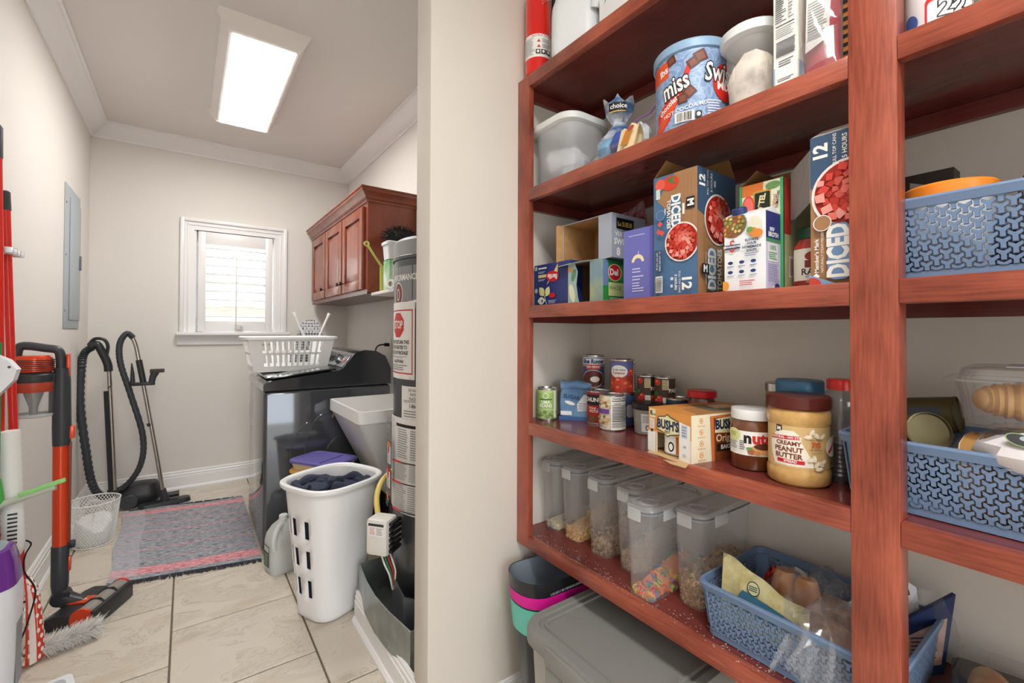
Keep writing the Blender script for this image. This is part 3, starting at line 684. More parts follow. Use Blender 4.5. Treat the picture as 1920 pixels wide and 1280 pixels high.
# valve
v = B(); Mv = Matrix.Translation((-.312, -.02, .272)) @ Matrix.Rotation(math.radians(38), 4, 'Z')
v.box(-.05, .03, -.045, .045, 0, .135, mat('valve_white', 'dcdad4', .45), .012, 2, M=Mv); vo = v.build('gas_valve', t)
b = B()
for i in range(6): b.box(-.035, .032, -.060, -.044, .012+i*.02, .024+i*.02, blk, .002, M=Mv)
b.build('cooling_fin', vo)
p = Print(); p.rect(.01, .075, .075, .125, wh); p.rect(.01, .112, .075, .122, ink('3b3b3b')); p.lines(.015, .08, .04, .108, 5, ink('c97c77')); p.lines(.045, .08, .072, .108, 5, g2); p.build('label', vo, O=(-.051, .042, 0), U=(0, -1, 0), N=(-1, 0, 0), M=Mv)
p = Print(); p.lines(.01, .08, .06, .11, 4, g2); p.rect(.02, .05, .04, .07, g1); p.lines(.01, .015, .06, .04, 3, g2); p.build('label', vo, O=(-.045, -.0455, 0), N=(0, -1, 0), M=Mv)
b = B(); b.lathe([(.04, 0), (.04, .006), (.01, .010)], mat('dial_grey', 'c7c7c5', .4), M=Mv @ Matrix.Translation((.025, -.045, .07)) @ Matrix.Rotation(PI/2, 4, 'X'), seg=24); b.build('dial', vo)
for k, c in enumerate(('e8e6e0', '3c7a4a', 'b4332e', 'e8e6e0')):
    b = B(); b.tube(smooth_path([(-.325+.010*k, -.03, .275), (-.318+.011*k, -.05, .235), (-.300+.008*k, -.055, .19), (-.285, -.05, .13)]), .0035, ink(c)); b.build('wire', vo)
b = B(); b.tube(smooth_path([(-.315, .03, .39), (-.30, .09, .445), (-.25, .15, .49), (-.14, .22, .52)]), .011, mat('gas_yellow', 'd6c069', .45)); b.build('gas_hose', vo)
# drain pan
t = thing('drain_pan', 'galvanised metal drain pan bowed around the water heater foot', 'drain pan', (.92, 1.672, .102))
zm = mat('galvanised', 'a4aaa8', .32, .8, noise=(14, '8a918f'), bump=(20, .1)); 
def pl(o, z): return [Vector((x, y, z)) for x, y in [(-.318+o, -.27+o), (-.338+o, -.12), (-.345+o, 0), (-.338+o, .12), (-.318+o, .27-o), (.28-o, .27-o), (.28-o, -.27+o)]]
b = B(); b.loft([pl(.0, 0), pl(0, .135), pl(.003, .137), pl(.004, .135), pl(.004, .003)], zm); b.build('tray', t, smooth=30)
t = thing('burner_guard', 'dark plastic guard standing in the pan before the heater', 'guard', (.70, 1.53, .108))
b = B(); b.loft([[Vector((-.05, .16, z)), Vector((-.07, .0, z)), Vector((.02, -.12, z)), Vector((.026, -.115, z)), Vector((-.063, .004, z)), Vector((-.044, .16, z))] for z in (0, .17)], mat('guard_grey', '55585d', .35)); b.build('sheet', t)

# glass paperweight on the sill
t = thing('glass_ornament', 'small clear glass dome ornament on the window sill', 'ornament', (.347, YB-.035, WZ0))
b = B(); b.lathe([(.020, 0), (.030, .006), (.031, .030), (.022, .052), (0, .060)], film_mat('ornament_glass', 'dff0ec', .25, .6), seg=24); b.build('dome', t)
b = B(); b.lathe([(0, .008), (.012, .012), (.013, .028), (0, .040)], mat('ornament_core', 'e9b8a8', .4), seg=12); b.build('core', t)

# rug
t = thing('woven_rug', 'grey and pink striped woven rag rug with dark fringe on the tiles', 'rug', (0, 0, 0))
rm = mat('rug_weave', '85878f', .95); nt = rm.node_tree; bs = nt.nodes['Principled BSDF']
tc = nt.nodes.new('ShaderNodeTexCoord'); sx = nt.nodes.new('ShaderNodeSeparateXYZ'); nt.links.new(tc.outputs['UV'], sx.inputs[0])
def ramp(src, stops, interp='CONSTANT'):
    r = nt.nodes.new('ShaderNodeValToRGB'); r.color_ramp.interpolation = interp; e = r.color_ramp.elements
    e[0].position = stops[0][0]; e[0].color = L(stops[0][1]); e[1].position = stops[1][0]; e[1].color = L(stops[1][1])
    for q in stops[2:]: x = e.new(q[0]); x.color = L(q[1])
    nt.links.new(src, r.inputs['Fac']); return r
n1 = nt.nodes.new('ShaderNodeTexNoise'); n1.inputs['Scale'].default_value = 1; mp = nt.nodes.new('ShaderNodeMapping'); mp.inputs['Scale'].default_value = (18, 90, 1)
nt.links.new(tc.outputs['UV'], mp.inputs['Vector']); nt.links.new(mp.outputs[0], n1.inputs['Vector']); n1.inputs['Detail'].default_value = 2
grey = ramp(n1.outputs['Fac'], [(0, '6a6f78'), (.38, '94979f'), (.52, 'b0b2b8'), (.62, '83878f')])
pink = ramp(n1.outputs['Fac'], [(0, 'b8747c'), (.42, 'dd949c'), (.55, 'ecb2b5'), (.66, 'a2868e')])
band = ramp(sx.outputs['Y'], [(0, '000000'), (.045, 'ffffff'), (.125, '000000'), (.20, '999999'), (.215, '000000'), (.33, 'bbbbbb'), (.35, '000000'), (.46, 'aaaaaa'), (.475, '000000'), (.57, 'bbbbbb'), (.59, '000000'), (.68, 'bbbbbb'), (.70, '000000'), (.80, 'aaaaaa'), (.82, '000000'), (.89, 'ffffff'), (.955, '000000')])
mx = nt.nodes.new('ShaderNodeMixRGB'); nt.links.new(band.outputs[0], mx.inputs[0]); nt.links.new(grey.outputs[0], mx.inputs[1]); nt.links.new(pink.outputs[0], mx.inputs[2])
edge = ramp(sx.outputs['X'], [(0, 'aaaaaa'), (.17, '000000')]); m2 = nt.nodes.new('ShaderNodeMixRGB'); nt.links.new(edge.outputs[0], m2.inputs[0]); nt.links.new(mx.outputs[0], m2.inputs[1]); m2.inputs[2].default_value = L('c3c2ca')
nt.links.new(m2.outputs[0], bs.inputs['Base Color'])
bp = nt.nodes.new('ShaderNodeBump'); bp.inputs['Strength'].default_value = .6; bp.inputs['Distance'].default_value = .004; nt.links.new(n1.outputs['Fac'], bp.inputs['Height']); nt.links.new(bp.outputs[0], bs.inputs['Normal'])
A, Bq, Cq, D = Vector((-.30, 2.885, 0)), Vector((.336, 2.745, 0)), Vector((.345, 3.86, 0)), Vector((-.33, 3.99, 0))
def rp(u, v):
    p = A*(1-u)*(1-v)+Bq*u*(1-v)+Cq*u*v+D*(1-u)*v
    p.z = .008+.004*math.sin(u*9+v*5)*math.sin(v*7)+.010*max(0, .1-u)*10*max(0, .25-v)*4
    p.x += .008*math.sin(v*11)*(1-u); return p
b = B(); nu, nv = 24, 36; b.mi(rm); uvl = b.bm.loops.layers.uv.new('UVMap')
top = [[b.bm.verts.new(rp(i/nu, j/nv)) for i in range(nu+1)] for j in range(nv+1)]
bot = [[b.bm.verts.new(rp(i/nu, j/nv)-Vector((0, 0, .0065))) for i in range(nu+1)] for j in range(nv+1)]
for j in range(nv):
    for i in range(nu):
        f = b.bm.faces.new((top[j][i], top[j][i+1], top[j+1][i+1], top[j+1][i]))
        for l_, (u, v) in zip(f.loops, ((i, j), (i+1, j), (i+1, j+1), (i, j+1))): l_[uvl].uv = (u/nu, v/nv)
        b.bm.faces.new((bot[j][i], bot[j+1][i], bot[j+1][i+1], bot[j][i+1]))
for i in range(nu):
    b.bm.faces.new((bot[0][i], bot[0][i+1], top[0][i+1], top[0][i])); b.bm.faces.new((top[nv][i], top[nv][i+1], bot[nv][i+1], bot[nv][i]))
for j in range(nv):
    b.bm.faces.new((top[j][0], top[j+1][0], bot[j+1][0], bot[j][0])); b.bm.faces.new((bot[j][nu], bot[j+1][nu], top[j+1][nu], top[j][nu]))
b.build('weave', t)
for v, sg in ((0, -1), (1, 1)):
    b = B(); rd = random.Random(3+sg); fm = mat('fringe_dark', '3a3d45', .95)
    for i in range(150):
        p0 = rp(min(1, .06+.93*i/149), v); p0.z = .007
        L_ = rd.uniform(.012, .034); q = p0+Vector((rd.uniform(-.014, .014), sg*L_, -.004))
        b.tube([p0-Vector((0, sg*.006, 0)), (p0+q)/2+Vector((rd.uniform(-.006, .006), 0, .002)), q], [.0035, .003, .0012], fm, 4)
    o = b.build('fringe', t); o['kind'] = 'stuff'
# ------------------------------------------------------------------ cleaning tools along the left wall
vb = mat('vac_black', '2b2d30', .38); vd = mat('vac_dark', '3b3e43', .4); org = mat('vac_orange', 'e0481f', .28, .25, coat=.4); chrome = mat('chrome', 'b9b2aa', .18, .95); clr = film_mat('clear_plastic', 'e6e9ea', .22, .5)
# upright stick vacuum
t = thing('stick_vacuum', 'orange and charcoal upright stick vacuum standing by the left wall', 'vacuum', (-.425, 2.70, 0))
b = B(); b.tube([(-.005, 0, .30), (-.008, 0, .735)], .026, org, 20); b.build('tube', t)
b = B(); b.box(.016, .026, -.010, .010, .30, .74, mat('vac_strip', '8a3a2a', .4), .003); b.build('rear_strip', t)
b = B(); b.tube([(-.005, 0, .10), (-.005, 0, .14), (-.005, 0, .30), (-.005, 0, .305)], [.024, .029, .029, .027], vd, 16); nk = b.build('neck', t)
b = B(); b.box(.018, .042, -.012, .012, .285, .315, vb, .004); b.build('latch', nk)
b = B(); b.box(.016, .030, -.010, .010, .19, .25, org, .003); b.build('release_button', nk)
b = B(); b.lathe([(.03, -.032), (.034, -.02), (.034, .02), (.03, .032)], vb, M=Matrix.Translation((-.0, 0, .085)) @ Matrix.Rotation(PI/2, 4, 'X'), seg=20); b.build('swivel', nk)
b = B(); b.tube([(-.006, 0, .73), (-.006, 0, .80), (-.008, 0, 1.0), (-.008, 0, 1.06)], [.029, .031, .029, .026], vd, 16); b.build('wand_socket', t)
b = B(); b.tube(smooth_path([(-.010, 0, 1.03), (-.012, 0, 1.10), (-.022, 0, 1.135), (-.06, 0, 1.145), (-.11, 0, 1.155), (-.135, 0, 1.150), (-.143, 0, 1.12), (-.143, 0, 1.06)]), .017, vd, 12); b.build('handle', t)
b = B(); b.box(.006, .018, -.013, .013, 1.02, 1.12, org, .003); b.build('trigger_plate', t)
b = B(); b.box(.010, .036, -.014, .014, .755, .81, org, .005); b.build('clip', t)
b = B(); b.lathe([(.052, 1.045), (.062, 1.05), (.060, 1.10), (.050, 1.115), (0, 1.117)], org, c=(-.092, 0, 0), seg=32); mo = b.build('motor_housing', t)
for i in range(6):
    b = B(); b.lathe([(.0615, 1.054+i*.008), (.0635, 1.055+i*.008), (.0635, 1.057+i*.008), (.0615, 1.058+i*.008)], vb, c=(-.092, 0, 0), seg=32, cap0=False, cap1=False); b.build('vent_slat', mo)
b = B(); b.lathe([(.064, 1.005), (.066, 1.01), (.066, 1.035), (.052, 1.047)], vd, c=(-.092, 0, 0), seg=32); b.build('collar', t)
b = B(); b.lathe([(.063, .965), (.064, .967), (.064, 1.003), (.063, 1.005)], mat('filter_red', 'b4452f', .4), c=(-.092, 0, 0), seg=32); b.build('filter_ring', t)
b = B(); b.lathe([(.058, .860), (.062, .866), (.064, .965)], clr, c=(-.092, 0, 0), seg=32, cap1=False); cup = b.build('dust_cup', t)
b = B(); b.lathe([(.014, .868), (.014, .90), (.030, .955), (.030, .964)], mat('cyclone_grey', '8b8f92', .4), c=(-.092, 0, 0), seg=20); b.build('cyclone', cup)
b = B(); b.lathe([(.061, .862), (.065, .864), (.065, .872), (.061, .874)], mat('cup_rim', 'bfc3c4', .3), c=(-.092, 0, 0), seg=32, cap0=False, cap1=False); b.build('cup_rim', cup)
b = B(); b.box(-.045, -.015, -.02, .02, .87, 1.04, vd, .004); b.build('bracket', t)
# head, turned to the room
Mh = Matrix.Translation((.10, -.05, 0)) @ Matrix.Rotation(math.radians(-26), 4, 'Z')
b = B(); b.prism([(-.10, .012), (.055, .012), (.06, .05), (.02, .058), (-.06, .062), (-.10, .045)], -.115, .115, vb, axis='y', M=Mh); hd = b.build('floor_head', t, smooth=40)
b = B(); b.box(-.085, .025, -.028, .028, .056, .068, org, .004, M=Mh); b.build('badge_plate', hd)
p = Print(); p.text('F', -.02, 0, .03, ink('f3f0ec'), rot=90, bold=.03); p.build('mark', hd, O=(0, 0, .068), U=(1, 0, 0), V=(0, 1, 0), N=(0, 0, 1), M=Mh)
b = B(); b.tube([Mh @ Vector((.045, -.112, .045)), Mh @ Vector((.045, .112, .045))], .040, mat('roller_clear', 'a9a39c', .25, alpha=.75), 22); b.build('roller', hd)
for s in (-1, 1):
    b = B(); b.tube([Mh @ Vector((.045, s*.112, .045)), Mh @ Vector((.045, s*.122, .045))], .043, org, 24); b.build('roller_cap', hd)
b = B(); b.box(.075, .092, -.122, .122, .004, .075, vb, .004, M=Mh); b.build('bumper', hd)
for s in (-.04, .04):
    b = B(); b.tube([Mh @ Vector((.0, s, .06)), Mh @ Vector((.03, s, .083)), Mh @ Vector((.06, s, .085)), Mh @ Vector((.085, s, .06))], .006, vb, 6); b.build('strap', hd)
b = B(); b.tube([(-.005, 0, .09), (.03, -.012, .06), (.07, -.03, .045)], [.03, .034, .03], vb, 12); b.build('hinge', hd)
for s in (-.1, .1):
    b = B(); b.tube([Mh @ Vector((-.08, s-.012, .012)), Mh @ Vector((-.08, s+.012, .012))], .012, vb, 10); b.build('wheel', hd)

# canister vacuum in the corner
t = thing('canister_vacuum', 'black canister vacuum with ribbed hose and chrome wands in the corner', 'vacuum', (-.36, 4.08, 0))
def ribbed(path, r, m, n, amp=.0025):
    P = smooth_path(path, n); return P, [r+(amp if i % 2 else -amp) for i in range(len(P))]
b = B(); b.loft([z3(rrect(.22, .17, .06, 5), .02), z3(rrect(.26, .20, .08, 5), .05), z3(rrect(.26, .19, .08, 5), .10), z3(rrect(.20, .14, .06, 5), .145), z3(rrect(.10, .08, .03, 5), .155)], vb); b.build('body', t, loc=(.10, .06, 0))
for sy in (-1, 1):
    b = B(); b.lathe([(.045, -.012), (.05, -.006), (.05, .006), (.045, .012)], vd, M=Matrix.Translation((.05, .06+sy*.105, .05)) @ Matrix.Rotation(PI/2, 4, 'X'), seg=22); b.build('wheel', t)
b = B(); P, rr = ribbed([(-.02, .05, .11), (-.09, -.01, .11), (-.135, -.06, .22), (-.165, -.08, .45), (-.195, -.08, .75), (-.19, -.08, 1.0), (-.175, -.08, 1.08), (-.14, -.08, 1.11)], .022, vd, 14); b.tube(P, rr, vd, 12); b.build('hose', t)
b = B(); P, rr = ribbed([(-.06, .0, .13), (.03, -.02, .16), (.11, -.05, .30), (.12, -.06, .50), (.05, -.07, .80), (.0, -.08, 1.0), (-.005, -.08, 1.13), (.03, -.08, 1.20), (.065, -.08, 1.17)], .018, vd, 12, .0012); b.tube(P, rr, vd, 12); b.build('hose', t)
b = B(); b.tube(smooth_path([(-.15, -.08, 1.11), (-.12, -.08, 1.13), (-.09, -.08, 1.07), (-.065, -.08, 1.0), (-.06, -.08, .95)]), .023, vb, 12); b.build('hose_grip', t)
b = B(); b.tube(smooth_path([(-.16, -.08, 1.125), (-.13, -.08, 1.165), (-.085, -.08, 1.16), (-.065, -.08, 1.12), (-.07, -.08, 1.06)]), .010, vb, 8); b.build('grip_loop', t)
b = B(); b.tube([(-.058, -.08, .97), (-.02, -.08, .16)], .012, chrome, 12); b.build('wand', t)
b = B(); b.tube([(-.072, -.085, .82), (-.040, -.085, .16)], .012, vb, 8); b.build('wand_cover', t)
b = B(); b.tube(smooth_path([(-.06, -.08, .97), (-.05, -.085, .91), (-.045, -.09, .86), (-.06, -.09, .84)]), .004, vb, 6); b.build('cord', t)
b = B(); b.tube(smooth_path([(.055, -.08, 1.185), (.075, -.08, 1.13), (.09, -.08, 1.05), (.13, -.09, .80), (.20, -.10, .35), (.235, -.10, .10)]), .0125, chrome, 12); b.build('wand', t)
b = B(); b.tube([(.095, -.085, 1.02), (.122, -.088, .86)], .018, vb, 12); b.build('wand_sleeve', t)
b = B(); b.box(.055, .185, -.105, -.075, .845, .868, vb, .005); hl_ = b.build('tool_holder', t)
b = B(); b.tube([(.065, -.09, .865), (.063, -.09, .93), (.058, -.09, 1.0)], [.014, .011, .003], vb, 10); b.build('crevice_tool', hl_)
b = B(); b.tube([(.165, -.09, .86), (.172, -.09, .90), (.185, -.09, .935)], [.018, .02, .024], vd, 12); b.box(.155, .235, -.108, -.072, .93, .955, mat('brush_brown', '4a3f3a', .8), .004, M=Matrix.Rotation(.0, 4, 'Y')); b.build('dusting_brush', hl_)
b = B(); b.tube([(.160, -.094, .565), (.156, -.094, .585)], .016, vb, 12); b.build('clamp', t)
Mf = Matrix.Translation((.245, -.07, 0)) @ Matrix.Rotation(math.radians(7), 4, 'Z')
b = B(); b.loft([z3([(Mf @ Vector((x, y, 0)))[:2] for x, y in rrect(.30, .085, .04, 6)], .004), z3([(Mf @ Vector((x, y, 0)))[:2] for x, y in rrect(.29, .075, .036, 6)], .030)], vb); ft = b.build('floor_tool', t)
b = B(); b.tube([(.235, -.10, .12), (.245, -.085, .05), (.25, -.075, .025)], [.017, .026, .03], vd, 12); b.build('tool_neck', ft)
b = B(); b.tube([(.255, -.04, .055), (.325, -.035, .055)], .020, vb, 14); b.build('pivot', ft)

# wire wastebasket with a liner
t = thing('wire_wastebasket', 'white wire mesh wastebasket beside the orange vacuum', 'wastebasket', (-.425, 3.52, 0))
ww = mat('wire_white', 'f0f0ee', .4); b = B(); N_, R2 = 44, 11; hb, ht, rb, rt = .004, .245, .088, .118
vs = []
for j in range(R2*2+1):
    f = j/(R2*2); r = rb+(rt-rb)*f
    vs.append([b.bm.verts.new((r*math.cos(2*PI*(i+.5*(j % 2))/N_), r*math.sin(2*PI*(i+.5*(j % 2))/N_), hb+(ht-hb)*f)) for i in range(N_)])
b.mi(ww)
for j in range(R2*2-1):
    for i in range(N_):
        k = (i+(j % 2)) % N_; pass
for j in range(0, R2*2-1):
    for i in range(N_):
        a = vs[j][i]; o2 = j % 2; l_ = vs[j+1][(i-1+o2) % N_]; r2 = vs[j+1][(i+o2) % N_]; u = vs[j+2][i]
        try: b.bm.faces.new((a, r2, u, l_))
        except ValueError: pass
o = b.build('mesh_wall', t, smooth=0); md = o.modifiers.new('wire', 'WIREFRAME'); md.thickness = .0030; md.use_replace = True; md.use_boundary = True
b = B(); b.tube([(rt*math.cos(a), rt*math.sin(a), ht) for a in [2*PI*i/48 for i in range(49)]], .003, ww, 8); b.build('rim', t)
b = B(); b.tube([(rb*math.cos(a), rb*math.sin(a), .004) for a in [2*PI*i/48 for i in range(49)]], .003, ww, 8); b.lathe([(rb, .0005), (rb, .002)], ww, seg=40); b.build('base', t)
t = thing('crumpled_paper', 'crumpled white paper and bag filling the wire wastebasket', 'paper', (-.425, 3.52, .006))
rd = random.Random(5); b = B()
lo = []
for z, k in ((0, .80), (.03, .9), (.07, .93), (.10, .9), (.12, .6), (.125, .1)):
    lo.append([Vector((.088*k*math.cos(2*PI*i/22)*(1+rd.uniform(-.06, .04)), .088*k*math.sin(2*PI*i/22)*(1+rd.uniform(-.06, .04)), max(0, z*(1+.35*math.sin(i*.6))+(rd.uniform(-.008, .012) if z else 0)))) for i in range(22)])
b.loft(lo, mat('paper_white', 'efefef', .7)); b.build('wad', t, smooth=20)

# red broom poles in a wall clip
red = mat('pole_red', 'd8261d', .3, coat=.3); grip = mat('grip_charcoal', '3f4046', .6)
t = thing('strip_mop', 'red pole strip mop with short charcoal grip and polka dot cloth strips', 'mop', (-.508, 2.40, 0))
b = B(); b.tube([(-.030, 0, 1.66), (.0, .0, .80), (.028, 0, .22)], .0125, red, 14); b.build('pole', t)
b = B(); b.tube([(-.0335, 0, 1.725), (-.0330, 0, 1.72), (-.030, 0, 1.655)], [.010, .0145, .0145], grip, 14); b.build('grip', t)
b = B(); b.tube([(.030, 0, .31), (.034, 0, .22)], [.016, .024], grip, 12); b.build('socket', t)
pk = mat('mop_cloth', 'd9442f', .9)
for i in range(9):
    a = math.radians(-150+i*24); dx, dy = math.cos(a), math.sin(a); m_ = [pk, mat('mop_cloth_white', 'efe4de', .9), pk][i % 3]
    b = B(); pts = smooth_path([(.034+dx*.008, dy*.008, .31), (.040+dx*.026, dy*.03, .25), (.042+dx*.038, dy*.045, .12), (.042+dx*.044, dy*.05, .012)], 5)
    b.tube(pts, [.012+.004*q/len(pts) for q in range(len(pts))], m_, 6, flat=.25); s_ = b.build('cloth_strip', t)
    if m_ is pk:
        p2 = B()
        for q in range(1, len(pts)-1):
            c = pts[q]+Vector((dx, dy, 0))*.0048; tx = Vector((-dy, dx, 0)); sg = 1 if q % 2 else -1
            cc = c+tx*sg*.0055; nv_ = (pts[q+1]-pts[q-1]).normalized()
            p2.poly([cc+tx*.0062*math.cos(w_*PI/5)+nv_*.0085*math.sin(w_*PI/5) for w_ in range(10)], ink('f4ece6'))
        p2.build('dots', s_, smooth=0)
t = thing('broom', 'red broom pole with long dark grip at the picture edge', 'broom', (-.522, 2.300, 0))
b = B(); b.tube([(-.016, 0, 1.84), (.0, 0, 1.0), (.004, 0, .20)], .0125, red, 14); b.build('pole', t)
b = B(); b.tube([(-.0175, 0, 1.93), (-.017, 0, 1.92), (-.016, 0, 1.815)], [.009, .0145, .0145], grip, 14); b.build('grip', t)
b = B(); b.box(-.025, .03, -.05, .05, .04, .21, mat('broom_white', 'e9e9e6', .5), .015); hd = b.build('brush_block', t)
b = B(); b.box(-.02, .026, -.05, .05, .0, .045, mat('bristle_grey', 'c9c9c6', .9, bump=(300, .6, (1, 1, .05))), .006); b.build('bristles', hd)
t = thing('wall_clip', 'silver clip rail holding the broom poles on the wall', 'clip', (XL, 2.36, 1.50))
sl = mat('clip_silver', 'c3c6c9', .35, .6)
b = B(); b.box(0, .012, -.22, .12, -.012, .016, sl, .003); b.build('rail', t)
for y in (-.02, .065):
    
    for yy in (y-.020, y+.024):
        b = B(); b.box(.012, .07, yy, yy+.006, -.008, .014, sl, .002); b.build('jaw', t)
# green squeegee
t = thing('squeegee', 'green handled floor squeegee turned blade up beside the red poles', 'squeegee', (-.515, 2.235, 0))
gm = mat('pole_green', '2f8a4a', .35); lg_ = mat('squeegee_green', '8fd07a', .4)
b = B(); b.tube([(0, 0, .005), (0, 0, .60), (0, .0, 1.18)], .011, gm, 12); b.build('pole', t)
b = B(); b.tube([(0, 0, .72), (.004, 0, .66), (.01, 0, .635)], [.014, .018, .012], mat('joint_green', '4fae4e', .4), 12); b.build('joint', t)
b = B(); b.tube([(-.03, 0, .622), (.145, 0, .672)], .012, mat('squeegee_grey', 'b9bfae', .4), 10); hd = b.build('head', t)
b = B(); b.box(-.06, .058, -.008, .010, -.004, .009, lg_, .002, M=Matrix.Translation((.115, -.004, .673)) @ Matrix.Rotation(-.278, 4, 'Y')); b.build('blade', hd)
# steam mop with white body and purple tank
t = thing('steam_cleaner', 'white and purple upright steam cleaner at the left picture edge', 'steam cleaner', (-.487, 2.10, 0), rz=.0)
wv = mat('steam_white', 'e4e6ec', .3); pv = mat('steam_purple', '6d2f91', .2, coat=.4)
b = B(); b.loft([z3(rrect(.11, .16, .05), .0), z3(rrect(.12, .18, .055), .20), z3(rrect(.125, .18, .055), .40), z3(rrect(.12, .17, .055), .425)], wv); b.build('body', t)
b = B(); b.loft([z3(rrect(.122, .172, .055), .425), z3(rrect(.105, .15, .05), .50), z3(rrect(.085, .13, .04), .535), z3(rrect(.06, .10, .03), .540)], pv); tk = b.build('tank', t)
b = B(); b.loft([z3(rrect(.062, .105, .03), .538), z3(rrect(.055, .095, .03), .545)], mat('tank_window', '9aa7ad', .1)); b.build('tank_cap', tk)
b = B(); b.tube([(-.02, .03, .53), (-.02, .03, 1.05)], .014, wv, 12); b.build('shaft', t)
b = B(); b.prism([(-.06, 1.08), (-.02, 1.155), (.030, 1.125), (.050, 1.095), (.042, 1.06), (-.01, .99), (-.05, .99)], -.02, .03, wv, axis='y'); hh_ = b.build('handle', t, smooth=20)
p = Print(); p.disc(-.020, 1.075, .034, .048, ink('6b2a8f')); p.disc(-.025, 1.075, .016, .024, ink('8d8f93')); p.disc(.034, 1.104, .004, .004, ink('55585d')); p.build('badge', hh_, O=(0, -.02, 0))
b = B(); b.box(.0605, .0615, -.03, .03, .10, .30, mat('steam_groove', '8f939b', .4)); b.build('side_groove', t)
t = thing('plastic_sleeve', 'white ribbed plastic sleeve with side vents leaning at the left wall', 'sleeve', (-.478, 2.285, .44))
b = B(); P = [(0, 0, 0), (-.002, 0, .02)]+[(-.002-.0005*i, 0, .02+.0125*i) for i in range(1, 34)]
b.tube(P, [.018, .028]+[.028+(.0018 if i % 2 else 0) for i in range(33)], mat('sleeve_white', 'ebebe9', .4), 14); b.build('sleeve', t)
for i in range(8):
    b = B(); b.box(-.012, .012, -.0305, -.028, .05+i*.014, .056+i*.014, vb, .001); b.build('vent', t)
b = B(); b.tube(smooth_path([(.02, 0, .05), (.04, .0, .03), (.03, -.02, 0), (.03, -.03, -.05), (.06, -.04, -.12), (.05, -.06, -.20), (.035, -.07, -.26)]), .0028, blk, 6); b.build('cord', t)
b = B(); b.tube([(-.004, 0, .01), (-.02, .02, -.436)], .010, MATS['sleeve_white'], 10); b.build('stem', t)
# fluffy duster on the floor
t = thing('fluffy_duster', 'white fluffy duster head lying on the tiles by the vacuum', 'duster', (-.365, 2.43, .03))
rd = random.Random(8); b = B(); fw = mat('fluff_white', 'e8e6e2', .95)
dv = Vector((.15, .05, 0)); 
b.tube([-dv*.45, -dv*.1, dv*.35, dv*.5], [.012, .022, .018, .006], fw, 8)
for i in range(1200):
    s = dv*rd.uniform(-.45, .5); a = rd.uniform(0, 2*PI); e = Vector((rd.uniform(-.3, .6), math.cos(a), math.sin(a)*.9)); q = s+e*rd.uniform(.030, .060)+dv*.10
    q.z = max(q.z, -.027); b.tube([s, (s+q)/2+Vector((0, 0, .004)), q], [.0022, .0015, .0003], fw, 3)
o = b.build('fibres', t); o['kind'] = 'stuff'
b = B(); b.tube([-dv*.45, -dv*.9+Vector((0, 0, .0))], .006, mat('duster_stick', 'd9d9d6', .4)); b.build('handle', t)
# bathroom scale corner
t = thing('bathroom_scale', 'white bathroom scale lying at the bottom edge of the picture', 'scale', (-.385, 2.065, 0), rz=.25)
b = B(); b.loft([z3(rrect(.20, .22, .02), .008), z3(rrect(.205, .225, .02), .014), z3(rrect(.20, .22, .02), .024)], mat('scale_white', 'eceff2', .3)); b.build('platform', t)
b = B(); b.loft([z3(rrect(.16, .18, .02), .024), z3(rrect(.16, .18, .02), .026)], mat('scale_grey', 'b9bfc6', .4)); b.build('mat', t)
for x in (-.07, .07):
    b = B(); b.lathe([(.012, 0), (.012, .009)], vb, c=(x, .08, 0), seg=12); b.build('foot', t)
# ------------------------------------------------------------------ pantry helpers
tin = mat('tin', 'c9cbcc', .25, .9); kraft = mat('kraft_board', 'b48a5c', .85, noise=(40, 'a87d50')); kraftd = mat('kraft_dark', '8a6238', .85); clear = film_mat('clear_film', 'f2f4f5', .06, .55)
film = film_mat('bag_film', 'f0f3f7', .10, .7, .10)
K, Wt = ink('151515'), ink('f3f2ee')
def can(t, r, h, side, p=None, ang=225, lid=True, z=0, lids=tin):
    """ribbed rims, side wall with a wrapped label, recessed end"""
    b = B(); b.lathe([(r-.001, 0), (r+.0008, .001), (r+.0008, .004), (r-.0006, .005), (r-.0006, h-.005), (r+.0008, h-.004), (r+.0008, h-.001), (r-.0015, h), (r-.003, h-.004), (0, h-.004)], lids, seg=40); b.build('tin', t, smooth=50)
    b = B(); b.lathe([(r, .0055), (r, h-.0055)], side, seg=48, cap0=False, cap1=False); o = b.build('label', t)
    if p: p.build('print', t, cyl=(r+.0002, ang))
    return o
def blob(b, m, c, rx, ry, rz, seg=14, rings=8, jit=.12, seed=1, flat=0):
    rd = random.Random(seed); loops = []
    for j in range(rings+1):
        a = -PI/2+PI*j/rings
        loops.append([Vector((c[0]+rx*max(math.cos(a), .02)*math.cos(2*PI*i/seg)*(1+rd.uniform(-jit, jit)), c[1]+ry*max(math.cos(a), .02)*math.sin(2*PI*i/seg)*(1+rd.uniform(-jit, jit)), c[2]+max(rz*math.sin(a)*(1+rd.uniform(-jit, jit)), -rz*(1-flat)))) for i in range(seg)])
    return b.loft(loops, m)
def sheet(b, P, nu, nv, m, th=.0008):
    """thin two-sided sheet from a point function"""
    A = [[P(i/nu, j/nv) for i in range(nu+1)] for j in range(nv+1)]
    va = [[b.bm.verts.new(p) for p in r] for r in A]; idx = b.mi(m)
    for j in range(nv):
        for i in range(nu):
            f = b.bm.faces.new((va[j][i], va[j][i+1], va[j+1][i+1], va[j+1][i])); f.material_index = idx
